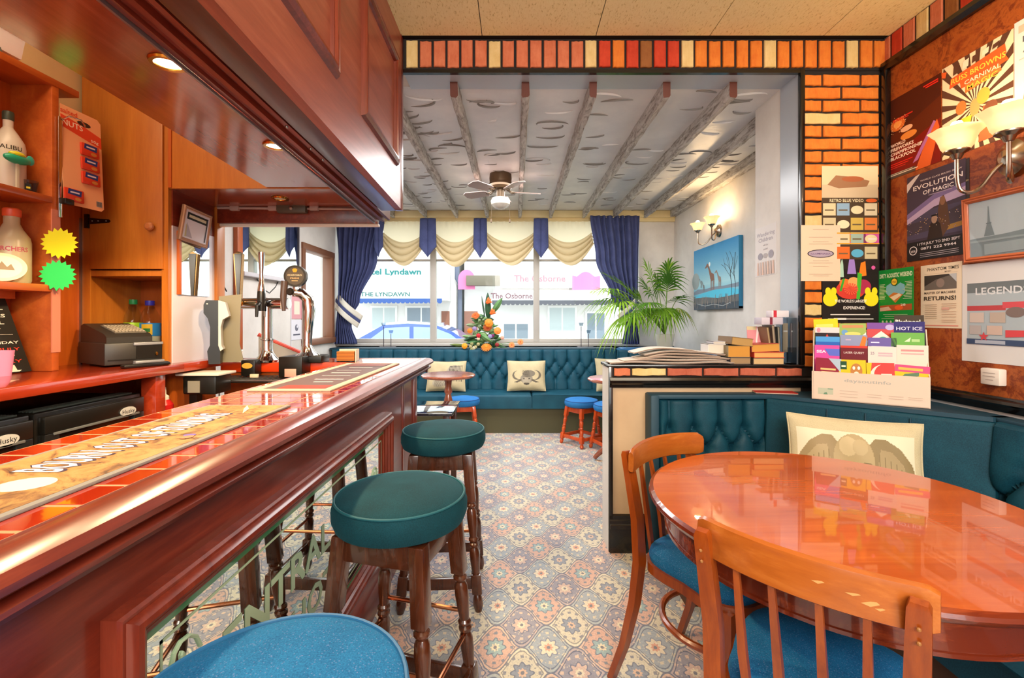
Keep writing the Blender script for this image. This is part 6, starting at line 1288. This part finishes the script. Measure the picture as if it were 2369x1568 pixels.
LF = [  # column centre, bottom, width, height, depth, tilt, base, art, label
 (.062, .06, .1, .14, .012, -2, '#8a1c34', [('p', [(.5, 1), (1, .55), (1, 1)], '#a8b8c8'), ('r', .2, .6, .8, .66, '#e8c07a'), ('r', .24, .48, .86, .55, '#e8c07a'), ('e', .45, .1, .2, .14, '#d84a4a')], 'maroon show leaflet low at the end of the display next to the brick pier'),
 (.16, .06, .102, .135, .012, 1, '#e8bc1c', [('r', .06, .66, .3, .94, '#1c4a2c'), ('r', .1, .74, .26, .8, '#d8e8c8'), ('e', .65, .62, .22, .26, '#b87a3c'), ('e', .56, .72, .05, .06, '#f0e8d8'), ('e', .74, .72, .05, .06, '#f0e8d8'), ('e', .65, .5, .1, .1, '#e8dcc8'), ('p', [(.4, .1), (.9, .1), (.85, .4), (.45, .4)], '#5a5a78'), ('r', .06, .2, .5, .36, '#d8a01c'), ('r', 0, 0, 1, .08, '#e8589a')], 'yellow leaflet with a tiger face low in the display'),
 (.265, .05, .1, .135, .012, 2, '#e0403c', [('p', crescent(.62, .55, .5, R(100), R(300), .16, ky=.8), '#f0d8c8'), ('r', .52, .56, .9, .64, '#f4d8c8'), ('p', [(0, .5), (.12, .5), (.2, 1), (.0, 1)], '#e8bc1c')], 'red leaflet with a large pale letter C low in the display'),
 (.365, .045, .118, .14, .012, -3, '#e8b81c', [('r', 0, .78, 1, 1, '#e0487a'), ('r', .1, .84, .8, .92, '#f4b04a'), ('p', [(.05, .45), (.3, .72), (.7, .8), (.7, .68), (.3, .58), (.1, .38)], '#5a7a5c'), ('e', .46, .42, .2, .16, '#f0e4d8'), ('e', .46, .42, .06, .05, '#d04a6a'), ('r', 0, 0, .5, .16, '#5a9ac8'), ('e', .75, .12, .2, .12, '#d87a3a')], 'yellow and pink family park leaflet low at the open end of the display'),
 (.06, .09, .1, .17, .042, 0, '#d84a9c', [('t', 'SEA LIFE', .5, .78, .1, '#e8e0f0', .84, 'c', .03), ('p', [(.4, .9), (1, .9), (1, .7), (.6, .7)], '#5a6ac8')], 'bright pink aquarium leaflet behind the maroon one'),
 (.165, .09, .102, .17, .042, 0, '#6a1420', [('r', 0, .94, 1, 1, '#d83a2a'), ('t', 'LASER QUEST', .5, .78, .08, '#d8c8c0', .76)], 'dark red leaflet behind the yellow tiger one'),
 (.27, .09, .104, .17, .042, 0, '#e4d2c8', [('t', '25', .16, .78, .1, '#8a7a8a', .14), ('r', .36, .8, .85, .84, '#c8a8b0'), ('r', .36, .74, .85, .78, '#c8b0b8')], 'pale pink leaflet numbered twenty five behind the red one'),
 (.375, .09, .108, .18, .042, 0, '#e8cfc0', [('r', .14, .84, .86, .89, '#d88a8a'), ('r', .14, .77, .86, .8, '#d8a0a0')], 'pale peach leaflet with pink print behind the family park one'),
 (.062, .12, .098, .18, .072, 0, '#2a62b8', [('r', 0, .86, 1, 1, '#4a9ad8'), ('t', 'BLACKPOOL', .5, .7, .08, '#e0e0f0', .8), ('r', 0, .6, 1, .68, '#1c2a6a')], 'blue leaflet above the bright pink one'),
 (.165, .12, .104, .19, .072, 0, '#8c94b4', [('t', 'Discover', .5, .66, .1, '#f0e8e4', .6), ('p', [(.7, .7), (.84, .98), (.98, .95), (.9, .66)], '#e07a2c'), ('r', .2, .86, .4, .9, '#b8a8c0')], 'lilac grey leaflet with an orange slash above the dark red one'),
 (.272, .12, .104, .18, .072, 0, '#6a5aa0', [('r', .12, .68, .9, .78, '#b8b0d0'), ('r', .1, .86, .4, .89, '#e0d8f0')], 'violet leaflet above the pale pink one'),
 (.362, .12, .116, .205, .072, 0, '#6aa84a', [('p', [(.4, .8), (.6, .9), (.56, .8)], '#d8e8c0'), ('r', .62, .8, .86, .86, '#a8cc88'), ('e', .34, .64, .12, .08, '#d8dcb0'), ('e', .34, .64, .06, .04, '#6aa84a'), ('e', .56, .62, .12, .08, '#d8dcb0')], 'large plain green leaflet at the open end of the display'),
 (.06, .15, .1, .195, .098, 0, '#2a2024', [('r', 0, .86, 1, 1, '#d8d0d0'), ('e', .15, .93, .08, .06, '#e08a9a'), ('p', [(.4, .7), (.5, .84), (.58, .74), (.66, .7)], '#d8402a')], 'black leaflet with a white heading in the rear row'),
 (.165, .15, .104, .215, .098, 1, '#9ab05a', [('r', .1, .9, .9, .96, '#c88a5a'), ('e', .2, .8, .12, .06, '#6a9ac8'), ('e', .5, .76, .3, .05, '#d8d070'), ('p', [(.8, .7), (1, .8), (1, .62)], '#e8e4dc')], 'green and tan landscape leaflet in the rear row'),
 (.27, .15, .106, .22, .098, 0, '#c84a4a', [('r', 0, .86, 1, 1, '#7a4a9a'), ('e', .8, .9, .16, .06, '#b8a8d8'), ('p', [(0, .6), (.5, .82), (1, .6), (1, .5), (0, .5)], '#efe4d4'), ('e', .56, .6, .2, .1, '#4a9a8c'), ('p', [(.6, .8), (1, .7), (1, .6)], '#d8502a')], 'red and purple leaflet with a green dome in the rear row'),
 (.37, .16, .108, .215, .098, 0, '#2a226a', [('t', 'HOT ICE', .5, .82, .1, '#d8d4e8', .84)], 'navy ice show leaflet above the green one'),
 (.37, .17, .104, .235, .103, 0, '#3a2c1c', [('t', 'Blackpool', .46, .84, .1, '#efe4d4', .84, 'c', .03)], 'dark brown resort leaflet highest at the open end of the display'),
 (.064, .17, .1, .215, .104, 3, '#d8ce1c', [('r', .1, .8, .8, .88, '#e4dc6a')], 'plain yellow leaflets in the rear row next to the pier'),
]
for cx, b, lw, lh, dp, tl, base, art, lab in LF:
    M = RM @ Matrix.Translation((cx-lw/2, b, -dp)) @ Matrix.Rotation(R(tl), 4, 'Z') @ Matrix.Rotation(R(-4), 4, 'X')
    sheet('leaflet', lab, 'leaflet', M, lw, lh, base, art, .003, 'leaflets in the card display')
o = thing('red_booklet', 'thin red edged booklet lying on the settee ledge beside the leaflet display', 'booklet', (1.4, 2.4, .856)); m = MB(); T = rot((1.36, 2.385, .8565), R(-12)); m.box(-.1, .1, -.03, .05, 0, .004, ink('#c8b09a'), 0, T); m.box(-.1, .1, -.032, .05, .004, .006, ink('#a82a24'), 0, T); m.obj('pages', o)
# ------------------------------------------------------------ things on the half wall
def newspaper(x0, x1, y0, y1, z, amp, ph, c, rot_=0):
    m = MB(); T = rot(((x0+x1)/2, (y0+y1)/2, z), R(rot_)); W, D = x1-x0, y1-y0
    for i in range(3):
        a = i*.0028
        m.grid(lambda u, v: (-W/2+W*u+.004*sin(7*v+ph+i), -D/2+D*v-.003*i, a+amp*sin(pi*min(1, max(0, u*1.05)))**1.3+.004*sin(9*u+ph)), 30, 3, ink(c if i != 1 else '#a8988a'), T)
        m.grid(lambda u, v: (-W/2+W*u+.004*sin(7*v+ph+i), -D/2-.003*i, a-.0016+.0016*v+amp*sin(pi*min(1, max(0, u*1.05)))**1.3+.004*sin(9*u+ph)), 30, 1, ink('#b09684'), T)
    q = m.obj('newspaper', solid=.0015); q.data.transform(Matrix.Translation((-(x0+x1)/2, -(y0+y1)/2, -z))); q.location = ((x0+x1)/2, (y0+y1)/2, z)
    tag(q, 'folded newspaper in the loose pile on top of the half wall', 'newspaper', 'newspapers on the half wall')
for k, (a, b, c_, rt) in enumerate(((.51, 1.17, '#c8c0b8', 0), (.58, 1.13, '#cfc6bc', .6), (.66, 1.15, '#bfb2a4', -.6), (.72, 1.1, '#c4b4a4', .5), (.7, 1.13, '#cdc6bc', -.5), (.64, 1.03, '#d8d4cc', .4))):
    newspaper(a, b, 2.44+.004*k, 2.6, 1.004+.0105*k, .003+.005*k, 0, c_, rt)
def book(label, x, y, z, w, d, t, rz, cover, pages, tiltx=0, group='old books on the half wall', up=False):
    o = thing('book', label, 'book', (x, y, z), R(rz), local=True, group=group)
    T = Matrix.Rotation(R(tiltx), 4, 'Y')
    if up: T = T @ frame((0, 0, 0), (0, 0, 1), (0, 1, 0)) @ Matrix.Translation((w/2, 0, 0))
    m = MB(); m.box(-w/2+.003, w/2-.003, -d/2+.003, d/2-.002, .002, t-.002, plain('page '+pages, pages, .8), 0, T); m.obj('pages', o)
    m = MB(); c = plain('cover '+cover, cover, .5); m.box(-w/2, w/2, -d/2, d/2, 0, .002, c, 0, T); m.box(-w/2, w/2, -d/2, d/2, t-.002, t, c, 0, T); m.box(-w/2, -w/2+.003, -d/2, d/2, 0, t, c, 0, T); m.obj('cover', o); return o
x = lambda px: Xd(px, 2.5)
book('dark paperback at the bottom of the stack beside the newspapers', x(1701), 2.52, 1.001, .115, .15, .036, 2, '#3a3440', '#9a7c58')
book('thick tan paged book in the middle of the stack beside the newspapers', x(1700), 2.52, 1.038, .12, .15, .062, -2, '#8a7a5a', '#c88a34')
book('tilted book on top of the stack beside the newspapers', x(1704), 2.52, 1.101, .12, .15, .042, 3, '#7a5c34', '#b08a50', 6)
book('pale book propped behind the newspapers', x(1659), 2.55, 1.055, .1, .1, .05, 0, '#d8d4d0', '#cfc6b8')
book('pale grey thin book on the pale book behind the newspapers', x(1666), 2.55, 1.106, .07, .09, .014, 0, '#b8b4b8', '#cfc6b8')
book('cream paged book at the bottom of the stack near the acrylic holder', x(1764), 2.51, 1.001, .165, .15, .034, -1, '#4a4038', '#c8a674')
book('red covered book in the middle of the stack near the acrylic holder', x(1764), 2.51, 1.036, .165, .15, .03, 1, '#c23a2c', '#d8a05a')
book('worn tan book on top of the stack near the acrylic holder', x(1762), 2.52, 1.067, .15, .14, .042, -3, '#b04a38', '#c8903c', -3)
for px, t, h_, c, p, tl, lab in ((1790, .012, .2, '#7a5a3c', '#a8926c', -8, 'brown thin book leaning beside the acrylic holder'), (1799, .014, .21, '#6a5c54', '#9a8a72', -5, 'grey brown thin book standing beside the acrylic holder'), (1808, .012, .2, '#4a4c48', '#8a8474', -3, 'dark green grey thin book touching the acrylic holder')):
    book(lab, x(px), 2.55, 1.001, h_, .1, t, 0, c, p, tl, 'thin books standing by the acrylic holder', True)
M = frame((x(1748), 2.575, 1.003), (1, -.12, 0), (.02, .16, 1)); sheet('magazine', 'pink magazine standing behind the stack of books', 'magazine', M, .1, .2, '#d88a90', [('p', [(.45, 0), (.55, 0), (.52, .6), (.7, 1), (.55, 1), (.44, .6)], '#ead8d4'), ('r', 0, .9, .5, 1, '#c8b890')], .004)
o = thing('acrylic_holder', 'clear acrylic leaflet holder against the opening jamb on the half wall', 'holder', (x(1828), 2.54, 1.0))
hx0, hx1 = x(1812), 1.522
m = MB(); m.box(hx0, hx1, 2.46, 2.464, 1.0, 1.09, ACRYL); m.box(hx0, hx1, 2.57, 2.574, 1.0, 1.28, ACRYL); m.box(hx0, hx0+.003, 2.46, 2.57, 1.0, 1.25, ACRYL); m.box(hx1-.003, hx1, 2.46, 2.57, 1.0, 1.25, ACRYL); m.box(hx0, hx1, 2.46, 2.574, 1.0, 1.004, ACRYL); m.obj('holder', o)
for k, (c, a, b, lab) in enumerate((('#b09a80', .012, .04, 'beige leaflet in the acrylic holder'), ('#6a6468', .045, .07, 'dark grey leaflet in the acrylic holder'))):
    sheet('leaflet', lab, 'leaflet', FRONT(hx0+a, 2.53-.02*k, 1.06), b-a, .16, c, [('r', .1, .7, .9, .75, '#e0d8d0')], .006, 'leaflets in the acrylic holder')
o = thing('lilac_box', 'pale lilac box with a red band lying on the standing books', 'box', (x(1795), 2.54, 1.212)); m = MB(); m.box(x(1762), x(1812), 2.5, 2.58, 1.213, 1.252, plain('pale lilac card', '#c4bcc8', .5), .003); m.obj('box', o); m = MB(); m.box(x(1781), x(1787), 2.498, 2.582, 1.2125, 1.2525, plain('dark red band', '#7a2034', .5)); m.obj('band', o)
o = thing('small_box', 'white box with a red end resting on top of the lilac one', 'box', (x(1806), 2.54, 1.254)); m = MB(); m.box(x(1788), x(1828), 2.51, 2.57, 1.2535, 1.29, plain('white card', '#d8d0d4', .5), .003); m.obj('box', o); m = MB(); m.box(x(1792), x(1799), 2.508, 2.572, 1.253, 1.2905, plain('bright red end', '#c02438', .5)); m.obj('red_end', o)
# ------------------------------------------------------------ street outside
GZ = -.35; FW_ = plain('white render', '#e4e2de', .8); DGL = plain('house glass', '#8fa6b4', .15, spec=.8)
m = MB(); m.box(-30, 30, 5.95, 60, GZ-.1, GZ, plain('asphalt', '#a8a6a4', .9)); struct(m.obj('street'))
def house(label, x0, x1, y, h, awn, text, tcol, up, upcol, val, wins, door):
    o = thing('house', label, 'building', ((x0+x1)/2, y, GZ)); q = MB(); q.box(x0, x1, y, y+6, GZ, h, FW_); q.obj('facade', o)
    for a, b, z0, z1, tint in wins:
        q = MB(); q.box(a, b, y-.06, y+.02, z0, z1, plain('window white', '#f0efec', .6), .01); f = q.obj('window', o)
        q = MB(); q.box(a+.08, (a+b)/2-.03, y-.075, y-.06, z0+.08, z1-.08, tint); q.box((a+b)/2+.03, b-.08, y-.075, y-.06, z0+.08, z1-.08, tint); q.obj('glazing', f)
    q = MB(); q.box(door[0], door[1], y-.05, y+.02, GZ, 1.5, plain('brown door', '#8a5a48', .6)); q.obj('door', o)
    a0, a1, z0, z1 = awn; q = MB(); q.prism([(0, z0), (1.2, z0), (1.2, z0+.08), (.1, z1), (0, z1)], a0, a1, plain('white awning', '#efeeea', .7), frame((0, y, 0), (0, -1, 0), (0, 0, 1)) @ Matrix.Diagonal((1, 1, -1, 1))); w = q.obj('awning', o)
    q = MB(); n = int((a1-a0)/.16); T = FRONT(a0, y-1.21, z0)
    for k in range(n): q.prism([(k*.16, .06), (k*.16, -.06), (k*.16+.04, -.11), (k*.16+.12, -.11), (k*.16+.16, -.06), (k*.16+.16, .06)], 0, .01, val, T)
    q.obj('valance', w)
    for t, cx, z, sz, c, ww in text:
        q = MB(); q.text(t, cx, z, sz, plain('sign '+c, c, .6), FRONT(0, y-1.235 if z < z0+.5 else y-.3, 0), 'c', .01, 0, .03, ww); q.obj('sign_lettering', o)
    q = MB(); q.box(up[0], up[1], y-.28, y, up[2], up[3], plain('white fascia', '#f0eeea', .7), .01); q.obj('sign_board', o); return o
LB = plain('blue valance', '#2f5090', .7); GVAL = plain('grey valance', '#4a4a52', .7); GC1 = plain('pale curtain glass', '#b8c4c4', .3); GC2 = plain('grey glass', '#7c8a96', .2)
house('white guest house across the street with teal lettering on its awning', -8.2, -2.2, 17.0, 5.5, (-5.9, -2.4, 1.86, 3.0), [('THE LYNDAWN', -4.5, 2.0, .2, '#055a58', 1.7), ('Hotel Lyndawn', -4.6, 2.84, .3, '#0a6a6a', 2.3)], '#1c9a94', (-6.4, -2.6, 2.7, 3.3), '#fff', LB, [(-5.4, -4.4, .3, 1.7, GC1), (-4.1, -2.9, .3, 1.7, GC2), (-7.6, -6.6, .3, 1.7, GC1)], (-2.75, -2.45))
house('white guest house across the street with gothic lettering and pink side panels', -1.9, 7.0, 17.0, 5.5, (-.8, 3.6, 1.8, 2.3), [('The Osborne', -.12, 1.92, .26, '#6e4a52', 1.45), ('The Osborne', .9, 2.58, .34, '#b8405a', 1.9)], '#a08a90', (-.6, 2.2, 2.35, 3.0), '#fff', GVAL, [(-.5, .55, .35, 1.1, GC2), (1.2, 2.3, .0, 1.7, GC1), (2.6, 3.4, .2, 1.5, GC2)], (-1.9, -1.4))
GH = bpy.data.objects['house.001']
q = MB(); q.prism(ell(0, .0, .3, .36, 24, 0, pi)+[(-.3, -.35), (.3, -.35)], 0, .06, plain('sugar pink', '#d8709c', .6), FRONT(-1.75, 16.4, 2.62)); q.obj('shaped_sign', GH)
q = MB(); q.prism([(-.5, -.3), (.5, -.3), (.5, .2), (.3, .18), (.12, .32), (-.02, .36), (-.16, .32), (-.34, .18), (-.5, .22)], 0, .06, plain('sugar pink', '#d8709c', .6), FRONT(2.55, 16.4, 2.55)); q.obj('shaped_sign', GH)
q = MB(); q.box(-1.75, -.55, 16.2, 16.6, 2.4, 2.76, plain('grey brown', '#6a6252', .6), .01); q.obj('box_sign', GH)
q = MB(); q.tube([(-2.05, 16.85, GZ), (-2.05, 16.85, 2.5), (-2.15, 16.85, 2.7), (-2.15, 16.85, 5)], .09, plain('slate pipe', '#5c6478', .6), 10); q.obj('drainpipe', GH)
# parked car
o = thing('parked_car', 'blue car with a pale roof parked outside the window', 'car', (-2.2, 11.6, GZ)); cb = plain('blue car paint', '#3f5cae', .25, coat=1); cg = plain('car glass', '#8fa8dc', .1, spec=.8)
side = [(-1.95, .25), (1.95, .25), (1.98, .55), (1.9, .78), (1.25, .88), (.72, 1.25), (.3, 1.42), (-.4, 1.46), (-1.0, 1.42), (-1.55, 1.12), (-1.95, .9), (-2.0, .6)]
T = FRONT(-2.25, 11.2, GZ)
m = MB(); bm_ = [(x_, z_) for x_, z_ in side]; m.prism(bm_, -1.6, 0, cb, T); m.obj('body', o)
m = MB(); m.prism([(.25, 1.42), (.28, 1.47), (-.4, 1.52), (-1.05, 1.47), (-1.0, 1.42)], -1.55, -.05, plain('pale roof', '#dfe4ee', .2, coat=1), T); m.obj('roof_panel', o)
m = MB(); m.prism([(-1.4, 1.02), (-.35, 1.0), (-.35, 1.38), (-.95, 1.35)], 0, .01, cg, T); m.prism([(-.25, 1.0), (.98, .95), (.66, 1.2), (.26, 1.36), (-.25, 1.38)], 0, .01, cg, T); m.obj('side_glass', o)
for x_ in (-1.25, 1.25):
    q = MB(); q.lathe([(0, -.2), (.31, -.2), (.33, -.1), (.33, .0), (.3, .02), (.2, .03), (0, .03)], BLK, 28, T @ Matrix.Translation((x_, .33, -.0))); q.obj('wheel', o)
# ------------------------------------------------------------ lights, world, camera
def lamp(name, kind, loc, energy, col, size=.1, rot_=(0, 0, 0), sy=None, spread=None):
    L = bpy.data.lights.new(name, kind); L.energy = energy; L.color = col
    if kind == 'AREA':
        L.size = size
        if sy: L.shape = 'RECTANGLE'; L.size_y = sy
        if spread: L.spread = spread
    elif kind == 'SUN': L.angle = size
    else: L.shadow_soft_size = size
    o = bpy.data.objects.new(name, L); COL.objects.link(o); o.location = loc; o.rotation_euler = rot_; return o
lamp('sun', 'SUN', (0, -5, 12), 1.6, (1, .97, .92), .02, (R(52), 0, R(12)))
for k, (x, y, z) in enumerate(DL): lamp('downlight_lamp', 'SPOT', (x, y, z), 40, (1, .72, .4), .03).data.spot_size = R(150)
for x, y, z in WL: lamp('wall_light_lamp', 'POINT', (x, y, z+.03), 6 if y < 3 else 5, (1, .66, .34), .03)
lamp('fill_light', 'AREA', (.3, -1.0, 2.72), 24, (1, .93, .82), 2.4, (0, 0, 0), 1.4)  # added fill light overhead, no fitting there
lamp('forward_fill_light', 'AREA', (.5, -1.9, 2.35), 95, (1, .92, .82), 2.2, (R(62), 0, 0), .8)  # added fill behind the camera, tilted forward to brighten upright faces
lamp('fill_light', 'AREA', (1.1, 1.2, 2.725), 12, (1, .84, .62), .8, (0, 0, 0), .8)  # added fill above the table corner, no fitting there
lamp('fill_light', 'AREA', (-1.75, .6, 2.725), 20, (1, .76, .48), .5, (0, 0, 0), 2.2)  # added fill above the service side, no fitting there
lamp('fill_light', 'AREA', (-.3, 4.1, 2.47), 62, (1, .98, .97), 2, (0, 0, 0), 1.4)  # added fill below the far room beams, no fitting there
W_ = bpy.data.worlds.new('sky'); SC.world = W_; W_.use_nodes = True; nt = W_.node_tree
bg = nt.nodes['Background']; bg.inputs[0].default_value = (.92, .95, 1, 1); bg.inputs[1].default_value = 2.6
cam = bpy.data.cameras.new('camera'); cam.sensor_width = 36; cam.lens = F/2369*36
cam.shift_x = -(PX-1184.5)/2369; cam.shift_y = -(784-PY)/2369; cam.clip_start = .02
co = bpy.data.objects.new('camera', cam); COL.objects.link(co); co.location = (0, 0, H); co.rotation_euler = (R(90), 0, 0); SC.camera = co
SC.view_settings.view_transform = 'Standard'; SC.view_settings.look = 'None'; SC.view_settings.exposure = 0.55; SC.view_settings.gamma = 1; SC.view_settings.use_curve_mapping = False
SC.cycles.use_denoising = True; SC.cycles.max_bounces = 10; SC.cycles.sample_clamp_indirect = 6
